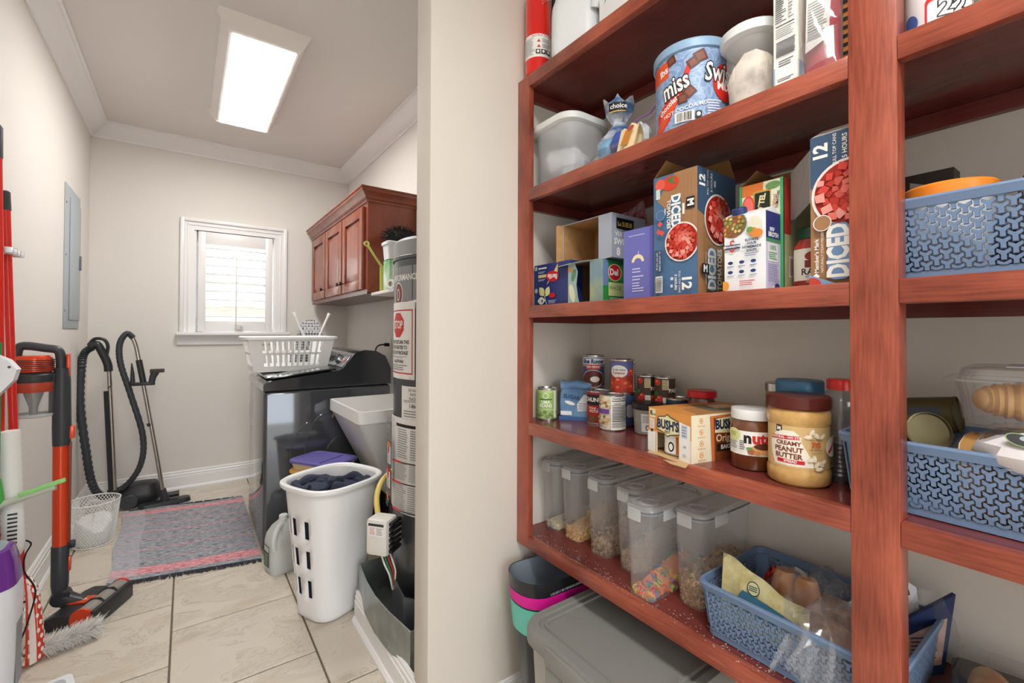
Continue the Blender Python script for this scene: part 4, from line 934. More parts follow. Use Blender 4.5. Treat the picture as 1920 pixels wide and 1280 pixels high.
def carton(t, dx, dy, h, m, inner=None, open_top=False, open_front=False, th=.0015, name='carton'):
    inner = inner or m; b = B()
    if not (open_top or open_front): b.box(0, dx, 0, dy, 0, h, m, .0006, 1); return b.build(name, t, smooth=0)
    b.box(0, dx, 0, dy, 0, th, m); b.box(dx-th, dx, 0, dy, th, h, m); b.box(0, dx, 0, th, th, h, m); b.box(0, dx, dy-th, dy, th, h, m)
    if not open_front: b.box(0, th, 0, dy, th, h, m)
    if not open_top: b.box(0, dx, 0, dy, h-th, h, m)
    o = b.build(name, t, smooth=0)
    b = B(); e = th+.0004
    b.poly([(e, e, e), (dx-e, e, e), (dx-e, dy-e, e), (e, dy-e, e)], inner); b.poly([(dx-e, e, e), (dx-e, dy-e, e), (dx-e, dy-e, h-e), (dx-e, e, h-e)], inner)
    b.poly([(e, e, e), (dx-e, e, e), (dx-e, e, h-e), (e, e, h-e)], inner); b.poly([(e, dy-e, e), (dx-e, dy-e, e), (dx-e, dy-e, h-e), (e, dy-e, h-e)], inner)
    if not open_front: b.poly([(e, e, e), (e, dy-e, e), (e, dy-e, h-e), (e, e, h-e)], inner)
    if not open_top: b.poly([(e, e, h-e), (dx-e, e, h-e), (dx-e, dy-e, h-e), (e, dy-e, h-e)], inner)
    b.build('lining', t, smooth=0); return o
def flap(t, pts, m, m2=None, th=.0015):
    P = [Vector(p) for p in pts]; n = (P[1]-P[0]).cross(P[2]-P[0]).normalized()*th; b = B(); b.loft([P, [p+n for p in P]], m)
    return b.build('flap', t, smooth=0)
FX = dict(U=(0, -1, 0), N=(-1, 0, 0))
def fx(p, t, dy, **k): return p.build('print', t, O=(0, dy, 0), U=(0, -1, 0), N=(-1, 0, 0), **k)
def fy(p, t, **k): return p.build('print', t, O=(0, 0, 0), U=(1, 0, 0), N=(0, -1, 0), **k)
def dice_bowl(p, u, v, ru, rv, seed=1, n=46, cols=('d8463a', 'e8776a', 'c23428', 'f0a094', 'd95c4e')):
    rd = random.Random(seed); p.disc(u, v, ru, rv, ink('efeae4'), 32); p.disc(u, v, ru*.92, rv*.92, ink('a8281f'), 32)
    for i in range(n):
        a = i*2.4; q = .82*math.sqrt((i+.5)/n); s = ru*.14*rd.uniform(.8, 1.35); an = rd.uniform(0, PI)
        cu, cv = u+ru*q*math.cos(a), v+rv*q*math.sin(a)
        p.poly([(cu+s*math.cos(an+k*PI/2+rd.uniform(-.25, .25)), cv+s*math.sin(an+k*PI/2+rd.uniform(-.25, .25))) for k in range(4)], ink(cols[i % len(cols)]))
# plastic baskets with moulded Y lattice
bl = mat('basket_blue', '6c83a3', .42)
def y_panel(b, P, W, Hh, m, a=.0128, h=.0170, th=.0026):
    w = .19*h; S_ = [(-w, -.62*h), (w, -.62*h), (w, -.10*h), (.66*a, .14*h), (.62*a, .46*h), (0, .20*h), (-.62*a, .46*h), (-.66*a, .14*h), (-w, -.10*h)]
    nc = int(W/a); nr = int(Hh/h)+2
    for i in range(nc+1):
        u = (W-nc*a)/2+i*a
        for j in range(-1, nr):
            v = j*h+(h/2 if i % 2 else 0)
            pts = [(min(max(u+x, 0), W), min(max(v+y, 0), Hh)) for x, y in S_]
            if max(q[1] for q in pts)-min(q[1] for q in pts) < .006 or max(q[0] for q in pts)-min(q[0] for q in pts) < .004: continue
            f0 = [P(x/W, y/Hh, 0) for x, y in pts]; cx_ = sum((q for q in f0), Vector())/9
            b.loft([f0, [cx_+(q-cx_)*.90+(P(x/W, y/Hh, 1)-P(x/W, y/Hh, 0))*th for q, (x, y) in zip(f0, pts)]], m, cap0=True)
def blue_basket(label, x0, x1, y0, y1, z, h, taper=.012, group=None):
    t = thing('plastic_basket', label, 'basket', ((x0+x1)/2, (y0+y1)/2, z), group=group)
    wx, wy = (x1-x0)/2, (y1-y0)/2
    cor = [(-1, -1), (1, -1), (1, 1), (-1, 1)]; zb, zt = .014, h-.016
    for k in range(4):
        a, c = cor[k], cor[(k+1) % 4]; W = 2*(wx if k % 2 == 0 else wy)-.03; nrm = Vector(((a[0]+c[0])/2, (a[1]+c[1])/2, 0))
        def P(u, v, o, a=a, c=c, nrm=nrm, k=k):
            z_ = zb+(zt-zb)*v; g = -taper*(1-z_/h); uu = (u-.5)*(W/ (2*(wx if k % 2 == 0 else wy)))*2
            sx, sy = wx+g, wy+g
            px = (a[0]+c[0])/2*sx+(c[0]-a[0])/2*uu*sx; py = (a[1]+c[1])/2*sy+(c[1]-a[1])/2*uu*sy
            return Vector((px, py, z_))+nrm*o
        b = B(); y_panel(b, P, W, zt-zb, bl); o = b.build('woven_side', t, smooth=0); o['kind'] = 'stuff'
    def ring(g, z_, r=.022): return z3(rrect(2*(wx+g), 2*(wy+g), r, 4), z_)
    b = B(); lo = [ring(-taper*(1-zt/h)-.001, zt-.001), ring(.003, zt-.001), ring(.006, h-.004), ring(.004, h), ring(-.002, h), ring(-.003, zt)]; b.loft(lo, bl, False, False); b.loft([lo[-1], lo[0]], bl, False, False); b.build('rim', t)
    b = B(); lo = [ring(-taper-.002, 0), ring(-taper+.002, .002), ring(-taper+.002, zb), ring(-taper-.0015, zb), ring(-taper-.0015, .003)]; b.loft(lo, bl, True, True); b.build('base', t)
    for sx, sy in cor:
        b = B(); g0, g1 = -taper*(1-zb/h), -taper*(1-zt/h)
        def cp(g, z_): return [Vector((sx*(wx+g-d), sy*(wy+g-e), z_)) for d, e in ((.022, .0), (.0065, .0065), (0, .022), (.003, .022), (.009, .009), (.022, .003))]
        b.loft([cp(g0, zb-.002), cp(g1, zt+.002)], bl); b.build('corner', t, smooth=40)
    return t
# ------------------------------------------------------------------ top shelf
z = ZS[0]
t = thing('fire_extinguisher', 'red fire extinguisher with instruction label on the top shelf', 'fire extinguisher', (.966, 1.196, z))
rm_ = mat('extinguisher_red', 'e0160f', .18, coat=.6); R0 = .0435
b = B(); b.lathe([(R0-.006, 0), (R0, .008), (R0, .265), (R0*.9, .29), (R0*.5, .312), (.016, .322), (.016, .335)], rm_, seg=40); b.build('cylinder', t)
p = Print(); p.rect(-.062, .055, .062, .132, Wt); p.text('INSTRUCTIONS', .012, .126, .011, ink('b8453a'), sx=.9, bold=.01)
for i in range(3):
    p.poly([(-.005, .104-i*.018), (.008, .104-i*.018), (.0015, .114-i*.018)], ink('c9342f')); p.lines(.013, .102-i*.018, .045, .117-i*.018, 3, ink('7a7c80'), seed=i)
p.lines(-.058, .062, -.012, .12, 12, ink('b4b6ba'))
for i in range(3): p.rect(-.008+i*.017, .064, .006+i*.017, .078, K); p.disc(-.001+i*.017, .071, .004, .005, Wt)
p.build('label', t, cyl=(R0+.0002, 232))
b = B(); b.lathe([(.016, .33), (.020, .335), (.020, .36), (.012, .37)], mat('brass', 'b99a4a', .3, .9), seg=20); vv = b.build('valve', t)
b = B(); b.box(-.012, .075, -.008, .008, .362, .376, mat('lever_black', '1d1d1f', .5), .003); b.box(-.012, .07, -.006, .006, .345, .353, MATS['lever_black'], .003); b.build('lever', vv)
b = B(); b.tube(smooth_path([(.018, -.012, .345), (.045, -.02, .33), (.052, -.018, .25), (.050, -.012, .19)]), .007, MATS['lever_black']); b.tube([(.050, -.012, .20), (.050, -.010, .105)], [.007, .014], MATS['lever_black'], 12); b.build('hose', vv)
t = thing('paper_tag', 'white paper inspection tag hanging on the red extinguisher', 'tag', (.955, 1.15, z+.235), rz=math.radians(-50))
b = B(); b.prism([(-.035, .0), (-.03, -.012), (.03, .012), (.055, .035), (.05, .047), (.0, .02)], 0, .0008, mat('tag_white', 'efefea', .6), axis='y'); b.build('card', t, smooth=0)
p = Print(); p.disc(.002, .006, .013, .006, ink('c9342f'), rot=20); p.poly([(.018, .012), (.026, .012), (.038, .04), (.03, .04)], K); p.build('print', t)
t = thing('white_jug', 'white plastic gallon jug with handle on the top shelf by the extinguisher', 'jug', (1.01, 1.045, z), rz=.55)
jw = mat('jug_white', 'e4e9ec', .35); 
b = B(); prof = [(.94, 0), (1, .012), (1, .13), (.97, .16), (.80, .20), (.52, .245), (.28, .275), (.24, .285)]
b.loft([z3(rrect(.155*k, .155*k, .042*k), q) for k, q in prof], jw); b.build('body', t, smooth=60)
b = B(); b.lathe([(.021, .28), (.021, .31), (0, .312)], mat('cap_green', '3d8f54', .4), seg=20); b.build('cap', t)
b = B(); b.tube(smooth_path([(-.01, -.025, .275), (-.055, -.05, .262), (-.082, -.07, .215), (-.082, -.075, .15), (-.07, -.068, .115)]), .013, jw, 10); b.build('handle', t)
p = Print(); p.poly([(.03, .03), (.075, .05), (.06, .10), (.04, .09)], ink('3f9a52')); p.poly([(.045, .05), (.065, .055), (.055, .08)], ink('e8efe6')); p.build('label', t, O=(-.0, -.078, 0))
t = thing('white_carton', 'white carton beside the white jug on the top shelf', 'box', (.985, .782, z))
carton(t, .16, .150, .24, mat('carton_white', 'eceef0', .45)); p = Print(); p.poly([(.02, .10), (.06, .16), (.03, .14)], ink('4ea06a')); p.rect(.03, .17, .13, .21, ink('8fb7c4')); fx(p, t, .150)

# ------------------------------------------------------------------ second shelf
z = ZS[1]
def tub(label, cx, cy, wx, wy, h, m, rz=0, rim=.012):
    t = thing('food_tub', label, 'tub', (cx, cy, z), rz=rz)
    b = B(); o1 = [z3(rrect(wx*.84, wy*.84, .04, 6), 0), z3(rrect(wx*.88, wy*.88, .045, 6), .006), z3(rrect(wx, wy, .055, 6), h)]
    i1 = [z3(rrect(wx-.005, wy-.005, .053, 6), h), z3(rrect(wx*.85, wy*.85, .043, 6), .004)]
    b.loft(o1, m, True, False); b.build('body', t, smooth=50)
    b = B(); lo = [z3(rrect(wx, wy, .055, 6), h-.012), z3(rrect(wx+2*rim, wy+2*rim, .06, 6), h-.006), z3(rrect(wx+2*rim+.002, wy+2*rim+.002, .06, 6), h+.012), z3(rrect(wx+rim, wy+rim, .058, 6), h+.018)]
    b.loft(lo, mat('tub_lid', 'e8ecec', .35, alpha=.93)); b.build('lid', t, smooth=50); return t
tub('frosted tub holding crumpled white bags at the left end of the shelf', 1.050, 1.128, .185, .195, .200, film_mat('tub_frost', 'f6f8fa', .50, .3, .2, .5))
rd = random.Random(2); b = B(); 
for i in range(5): blob(b, mat('bag_grey', 'e3e6ee', .25, coat=.4), (1.05+rd.uniform(-.035, .035), 1.128+rd.uniform(-.04, .04), z+.055+rd.uniform(0, .05)), .045, .045, .045, seed=i, jit=.25)
tag(b.build('crumpled_bag', smooth=15), 'crumpled white plastic bags inside the frosted tub', 'bag')
tub('frosted tub half full of flour left of the tall white box', 1.062, .500, .20, .108, .168, film_mat('tub_frost2', 'fafaf8', .24, .3, .2, .5), rim=.010)
b = B(); fl = mat('flour', 'efe6da', .95, noise=(26, 'b5aca6', (1, 1, 1), 5, .45, .7), bump=(40, .6)); rd = random.Random(9)
lo = [z3(rrect(.165, .088, .036, 6, 1.062, .5), z+.006), z3(rrect(.180, .094, .04, 6, 1.062, .5), z+.06)]
top_ = [Vector((p.x, p.y, z+.105+.022*math.sin(i*.5)+rd.uniform(-.006, .006))) for i, p in enumerate(z3(rrect(.188, .101, .044, 6, 1.062, .5), 0))]
lo += [top_, [Vector((1.062+(p.x-1.062)*.4, .5+(p.y-.5)*.4, z+.100)) for p in top_]]
b.loft(lo, fl); o = tag(b.build('flour_fill', smooth=40), 'pale flour filling the frosted tub', 'flour'); o['kind'] = 'stuff'
# clear zip bag with packets
t = thing('zip_bag', 'clear zip bag of small blue packets between tub and cocoa canister', 'bag', (.975, .845, z+.002))
def bagP(s):
    def P(u, v):
        w = (.5-abs(u-.5))*2; bulge = .045*math.sin(PI*min(1, v*1.25))*math.sin(PI*u)**.6
        return Vector((s*bulge*.7+.05*v+.004*math.sin(u*17+v*9), .13-.26*u, .145*v*(1-.45*(1-u))+.004*math.sin(u*23)*v))
    return P
b = B(); sheet(b, bagP(-1), 16, 12, film); sheet(b, bagP(1), 16, 12, film); b.build('film', t, smooth=25)
b = B(); b.tube([bagP(0)(i/16, .97) for i in range(17)], .0022, mat('zip_purple', 'a765c9', .4), 6); b.build('zip_strip', t)
rd = random.Random(6)
for i, (x, y, q, c, lab) in enumerate(((.985, .90, .02, '7aa6c9', 'light blue packet lying left in the clear zip bag'), (.985, .85, .03, '3f57a8', 'royal blue packet in the middle of the clear zip bag'), (1.005, .80, .05, 'dce3ea', 'white packet standing behind the blue ones in the zip bag'))):
    b = B(); blob(b, mat('packet_'+c, c, .3), (0, 0, 0), .022, .034, .024+q*.3, seed=i+3, jit=.15); tag(b.build('packet', loc=(x, y, z+.042+q*.3), smooth=25), lab, 'packet')
t = thing('snack_packet', 'cream and orange snack packet lying before the zip bag', 'packet', (.944, .802, z+.001), rz=math.radians(-8))
b = B(); sheet(b, lambda u, v: Vector((.02*v+.004*math.sin(u*9), .035-.07*u, .075*v+.006*math.sin(u*12)*v)), 8, 6, mat('snack_cream', 'e6d3a6', .3, coat=.3)); sheet(b, lambda u, v: Vector((.02*v+.022*math.sin(PI*v)+.004*math.sin(u*9)+.001, .035-.07*u, .075*v+.006*math.sin(u*12)*v)), 8, 6, MATS['snack_cream']); b.build('foil', t, smooth=25)
p = Print(); p.poly([(.02, .02), (.05, .015), (.056, .055), (.03, .06)], ink('c9822f')); p.disc(.05, .06, .012, .008, ink('b5483a')); p.build('print', t, O=(-.004, .035, .002), U=(0, -1, 0), V=(.26, 0, 1), N=(-1, 0, .2), lift=.003)
t = thing('bread_bag', 'twisted blue and white printed plastic bag above the zip bag', 'bag', (1.075, .935, z+.012))
b = B(); rd = random.Random(3)
lo = []
for zz, r_ in ((.0, .055), (.04, .062), (.09, .058), (.125, .030), (.150, .020), (.185, .036), (.215, .044)):
    lo.append([Vector((r_*math.cos(2*PI*i/20)*(1+.16*math.sin(i*5+zz*60)), r_*math.sin(2*PI*i/20)*(1+.16*math.cos(i*7)), zz+.012*math.sin(i*1.7)*(zz > .15))) for i in range(20)])
b.loft(lo, mat('bag_blue_white', 'd4dae6', .2, noise=(9, '4a6f9c', (1, 1, 2), 3, .46, .60), coat=.4), cap1=False); b.build('film', t, smooth=25)
p = Print(); p.rect(-.026, .172, .026, .198, K); p.text('choice', .004, .186, .020, Wt, bold=.02); p.rect(-.026, .169, .026, .172, ink('d9b84a')); p.build('print', t, cyl=(.047, 215))
# cocoa canister
t = thing('cocoa_canister', 'blue cocoa canister with chocolate squares and red banner print', 'canister', (1.026, .654, z))
cb = mat('cocoa_blue', '7f9cc4', .35); nt = cb.node_tree
vn = nt.nodes.new('ShaderNodeTexNoise'); vn.inputs['Scale'].default_value = 22; vn.inputs['Distortion'].default_value = 2.5; vn.inputs['Detail'].default_value = 1
tc = nt.nodes.new('ShaderNodeTexCoord'); nt.links.new(tc.outputs['Object'], vn.inputs['Vector'])
rp_ = nt.nodes.new('ShaderNodeValToRGB'); e = rp_.color_ramp.elements; e[0].position = .40; e[0].color = L('7d9ac3'); e[1].position = .46; e[1].color = L('9fb7d8'); q = e.new(.52); q.color = L('7d9ac3'); q = e.new(.58); q.color = L('a9bfdc'); q = e.new(.64); q.color = L('7894bf')
nt.links.new(vn.outputs['Fac'], rp_.inputs['Fac']); nt.links.new(rp_.outputs[0], nt.nodes['Principled BSDF'].inputs['Base Color'])
RC = .088
b = B(); b.lathe([(RC-.004, 0), (RC, .004), (RC, .188)], cb, seg=56); b.build('body', t)
b = B(); b.lathe([(RC+.001, .186), (RC+.005, .188), (RC+.005, .206), (RC+.002, .210), (RC-.006, .208), (0, .208)], mat('cocoa_lid', '8fb0cf', .4), seg=56, cap0=False); b.build('lid', t)
p = Print(); br, rr_, or_ = ink('5c2f22'), ink('d22b22'), ink('e2572f')
p.poly([(-.095, .055), (-.03, .098), (-.008, .15), (.004, .162), (.010, .158), (.000, .135), (-.018, .085), (-.050, .030), (-.085, .0)], rr_)
p.rect(-.115, .135, -.052, .178, or_); p.text('lbs', -.068, .155, .024, Wt, rot=12, bold=.03)
p.poly([(-.10, .02), (-.052, .075), (-.020, .082), (-.056, .03), (-.09, -.0)], or_)
p.text('miss', -.036, .108, .062, K, rot=16, sx=.62, bold=.075, shear=.15); p.text('miss', -.036, .108, .062, Wt, rot=16, sx=.62, bold=.02, shear=.15)
p.text('chocolate', -.052, .068, .020, Wt, rot=28, sx=.8, bold=.02)
def choc(u, v, s, a):
    p.poly([(u+s*math.cos(a+k*PI/2+PI/4), v+s*math.sin(a+k*PI/2+PI/4)) for k in range(4)], br); p.poly([(u+s*.65*math.cos(a+k*PI/2+PI/4), v+s*.65*math.sin(a+k*PI/2+PI/4)) for k in range(4)], ink('7d4635'))
for u, v, s, a in ((-.045, .172, .015, .3), (.022, .165, .019, .4), (.005, .152, .016, .5), (-.018, .072, .016, .1), (-.002, .085, .017, .7)): choc(u, v, s, a)
p.disc(.085, .105, .036, .045, rr_); p.text('Swiss', .072, .125, .060, K, sx=.62, bold=.07, shear=.15); p.text('Swiss', .072, .125, .060, Wt, sx=.62, bold=.02, shear=.15); p.text('MIX', .082, .095, .026, Wt, bold=.03)
p.text('HOT COCOA MIX', -.012, .048, .013, Wt, rot=8, bold=.01)
p.rect(-.035, .016, .008, .040, Wt); p.bars(-.031, .018, .004, .038, 14, K); p.rr(.010, .020, .024, .036, .004, K); p.disc(.017, .028, .004, .005, Wt)
p.lines(.035, .018, .07, .062, 7, ink('d9e2ee'))
p.build('print', t, cyl=(RC, 210))
# white nutrition carton, pink bag, orange striped carton
t = thing('nutrition_carton', 'tall white carton with nutrition text on its narrow side', 'box', (.952, .381, z))
carton(t, .16, .046, .26, mat('carton_cream', 'e9eee2', .45)); p = Print(); p.rect(.003, .0, .043, .26, Wt); p.rect(0, 0, .046, .003, ink('8fb0c9')); p.rect(0, 0, .003, .05, ink('8fb0c9'))
p.rr(.008, .006, .032, .015, .001, K); p.text('best choice', .020, .0105, .005, Wt); p.lines(.008, .019, .038, .026, 2, ink('6f7276')); p.lines(.010, .048, .038, .062, 3, ink('6f7276')); p.lines(.006, .068, .041, .10, 12, ink('4a4d50'), .6, .05); p.lines(.006, .105, .041, .125, 5, ink('8a8d90')); p.rect(.006, .128, .04, .130, K); p.lines(.006, .134, .026, .195, 14, ink('55585b'), .5, .5); p.lines(.030, .134, .04, .195, 9, ink('8a8d90'), .4, .5); p.lines(.006, .2, .04, .255, 10, ink('55585b'), .5)
fx(p, t, .046); p = Print(); p.rect(0, 0, .16, .05, ink('8fb0c9')); p.rect(0, .05, .16, .26, ink('dfe7d6')); fy(p, t)
t = thing('pink_pouch', 'pink and white glossy pouch in clear wrap beside the wooden post', 'pouch', (.962, .350, z))
b = B()
def pp(s): return lambda u, v: Vector((s*.016*math.sin(PI*u)*math.sin(PI*min(1, v*1.05+.02))+.01*v+.012, .028-.058*u, .25*v))
sheet(b, pp(-1), 10, 14, mat('pouch_pink', 'cf4a5a', .15, coat=.6)); sheet(b, pp(1), 10, 14, MATS['pouch_pink']); b.build('pouch', t, smooth=30)
p = Print(); p.poly([(.008, .055), (.048, .070), (.046, .24), (.010, .24)], Wt); p.lines(.012, .075, .044, .15, 14, ink('8d8f94')); p.build('label', t, O=(-.006, .029, 0), U=(0, -1, 0), V=(.03, 0, 1), N=(-1, 0, 0), lift=.002)
b = B(); sheet(b, lambda u, v: Vector((-.012-.010*math.sin(PI*u)+.008*math.sin(v*8+u*5), .031-.068*u, .002+.25*v)), 12, 14, film); sheet(b, lambda u, v: Vector((-.012-.016*math.sin(PI*u)-.006*(1-v), .031-.066*u, .002+.06*v+.02*u)), 8, 5, film); b.build('wrap', t, smooth=20)
t = thing('striped_carton', 'orange and black striped carton squeezed beside the wooden post', 'box', (.985, .297, z))
carton(t, .15, .022, .25, mat('stripe_orange', 'e0913a', .45)); p = Print()
for i in range(16): p.rect(0, .004+i*.016, .022, .011+i*.016, K)
fx(p, t, .022)
# ------------------------------------------------------------------ third shelf: cartons
z = ZS[2]
navy, teal, blu = mat('pasta_navy', '2c3a78', .4), mat('carton_blue', '4a6c90', .45), mat('carton_purple', '6f71bd', .45)
t = thing('pasta_box', 'navy pasta box lying upside down at the left shelf end', 'box', (.985, 1.055, z))
carton(t, .055, .182, .143, navy); p = Print()
p.rect(.004, .125, .016, .138, ink('c9d2de')); p.lines(.022, .126, .066, .134, 1, Wt, .6, .0); p.rect(.022, .098, .065, .108, ink('e3cf94')); p.lines(.022, .086, .06, .094, 2, ink('c9cfe0')); p.lines(.022, .112, .06, .12, 2, ink('c9cfe0'))
for i in range(9): p.poly([(.068+i*.004, .075+i*.003), (.070+i*.004, .073+i*.003), (.125, .135-i*.003), (.123, .137-i*.003)], ink('e6cf8f' if i % 2 else 'd2b878'))
p.disc(.098, .098, .032, .018, ink('c8202c'), rot=-6); p.text('Barilla', .098, .098, .022, Wt, rot=176, sx=.9, bold=.03)
def leaf(u0, v0, u1, v1, w, m):
    n = 10; P = []
    for s in (1, -1):
        for i in range(n+1):
            q = i/n if s == 1 else 1-i/n; du, dv = u1-u0, v1-v0; ln = math.hypot(du, dv)
            P.append((u0+du*q-dv/ln*w*math.sin(PI*q)*s, v0+dv*q+du/ln*w*math.sin(PI*q)*s))
    p.poly(P, m)
leaf(.03, .065, .056, .035, .014, ink('dfe09a')); leaf(.082, .065, .064, .032, .013, ink('dfe09a')); leaf(.02, .018, .062, .02, .013, ink('e6ecd8')); p.disc(.045, .018, .004, .006, ink('4a5a86')); p.poly([(.056, .037), (.059, .036), (.072, .0), (.069, .0)], ink('d9dde8'))
p.disc(.014, .054, .008, .008, ink('c9d2de')); p.disc(.098, .035, .016, .008, ink('c8202c')); p.lines(.078, .008, .12, .02, 3, ink('c9cfe0')); p.lines(.003, .005, .009, .04, 6, ink('8f9ac2'), rot=False)
fx(p, t, .182)
def torn(t, dx, dy, h, m, near, inner=kraft):
    """can carton with a ripped front: roof, floor, ends and a strip of front board left at the near edge"""
    carton(t, dx, dy, h, m, inner, open_front=True, th=.002)
    b = B(); b.box(-.0015, .0005, 0, near, .0, h, m); return b.build('front_strip', t, smooth=0)
dm = mat('peas_green', '2e8a45', .45); t = thing('vegetable_can_carton', 'ripped green can carton on the shelf carrying a second carton', 'box', (.982, .913, z))
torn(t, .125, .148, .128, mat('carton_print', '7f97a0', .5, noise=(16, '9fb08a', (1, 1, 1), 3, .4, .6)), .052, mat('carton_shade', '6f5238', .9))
p = Print(); p.rect(.096, 0, .148, .128, ink('d9dde0')); p.disc(.118, .045, .017, .028, ink('c4a184')); p.disc(.116, .10, .015, .01, ink('b9977a')); p.rect(.136, .05, .148, .085, ink('6d86b8')); p.rect(.132, 0, .148, .05, ink('6fa874'))
p.poly([(0, 0), (.052, 0), (.045, .02), (.038, .06), (.044, .1), (.03, .128), (0, .128)], ink('9fb9b4')); p.disc(.018, .035, .012, .03, ink('dfe3c2'), rot=15); p.disc(.026, .09, .010, .02, ink('5f8f6a'), rot=-20); p.disc(.012, .11, .012, .008, ink('d9a06a'))
fx(p, t, .148); p = Print(); p.rect(0, 0, .125, .128, ink('2f8d45')); p.rect(0, .05, .022, .128, ink('6d86b8')); p.disc(.05, .090, .030, .026, ink('e8d9a8')); p.disc(.05, .090, .027, .023, ink('c8202c')); p.text('Del', .046, .09, .026, Wt, bold=.04); p.rect(.022, .02, .125, .06, ink('cfe09a')); p.text('WHOLE', .052, .043, .018, ink('3b6a2e'), sx=.8); p.lines(.028, .006, .1, .016, 2, Wt); fy(p, t)
flap(t, [(0, .0, .002), (0, .148, .002), (-.028, .13, -.0015), (-.028, .02, -.0015)], kraft)
t = thing('pea_can_carton', 'ripped silver can carton lying on top of the green one', 'box', (.998, .893, z+.131))
sv = mat('carton_silver', 'a9b0bf', .4); torn(t, .15, .212, .130, sv, .052)
p = Print(); p.rect(.160, 0, .212, .13, ink('d3d7df')); p.disc(.19, .075, .005, .006, ink('a08060')); p.disc(.198, .045, .006, .006, ink('8f7050')); p.disc(.19, .012, .014, .010, ink('c9a98a')); p.lines(.17, .10, .205, .122, 3, ink('8f94a2')); fx(p, t, .212)
p = Print(); p.rect(0, 0, .15, .13, ink('a5adbf')); p.rr(.018, .085, .095, .118, .003, K); p.text('Le SUEUR', .056, .100, .019, ink('e6c46a'), sx=.8, bold=.03); p.text('VERY', .034, .070, .018, Wt, bold=.02); p.text('SWEET', .045, .047, .024, Wt, bold=.03); p.text('8', .026, .017, .032, Wt, bold=.04); fy(p, t)
flap(t, [(-.0005, .0, .0), (0, .212, .0), (-.040, .20, -.012), (-.030, .09, -.004), (-.012, .03, -.004)], mat('flap_print', 'c5cbbb', .5, noise=(20, '8fa08a')))
flap(t, [(0, .212, .005), (0, .212, .13), (-.016, .226, .13), (-.016, .226, .01)], kraft)
t = thing('foil_bag', 'pink and silver crinkled foil bag behind the silver carton', 'bag', (1.165, .94, z+.01), rz=-.3)
b = B(); rd = random.Random(4)
fp = lambda s: (lambda u, v: Vector((s*.022*math.sin(PI*v)*math.sin(PI*u)+.006*math.sin(u*20+v*11), .06-.12*u+.01*math.sin(v*9), .30*v+.02*u*v)))
sheet(b, fp(-1), 10, 12, mat('foil_pink', 'b9929a', .2, .6, noise=(25, '8c3f52', (1, 1, 1), 3, .45, .6))); sheet(b, fp(1), 10, 12, MATS['foil_pink']); b.build('foil', t, smooth=15)
t = thing('purple_carton', 'purple carton standing upside down beside the blue tomato box', 'box', (.962, .722, z))
carton(t, .10, .098, .186, blu); p = Print()
arc_ = [(.048+.020*math.cos(a), .098+.020*math.sin(a)) for a in [PI*i/12 for i in range(13)]]+[(.048+.012*math.cos(a), .098+.010*math.sin(a)) for a in [PI-PI*i/12 for i in range(13)]]
p.poly(arc_, ink('efe3b8')); p.rect(.049, .117, .051, .126, ink('efe3b8')); p.rect(.018, .168, .07, .170, ink('c9caea'))
for i, (a, c) in enumerate(((.07, .08), (.05, .06), (.02, .042))): p.lines(.03, a-.002, .068, c+.004, 2 if i < 2 else 4, ink('d6d7f2'), .35, .4, i)
p.rect(.088, 0, .098, .186, ink('5d60b0')); fx(p, t, .098)
p = Print(); p.rect(.005, .004, .095, .17, ink('e2e2ea')); p.lines(.01, .01, .09, .165, 24, ink('6f7280')); fy(p, t)
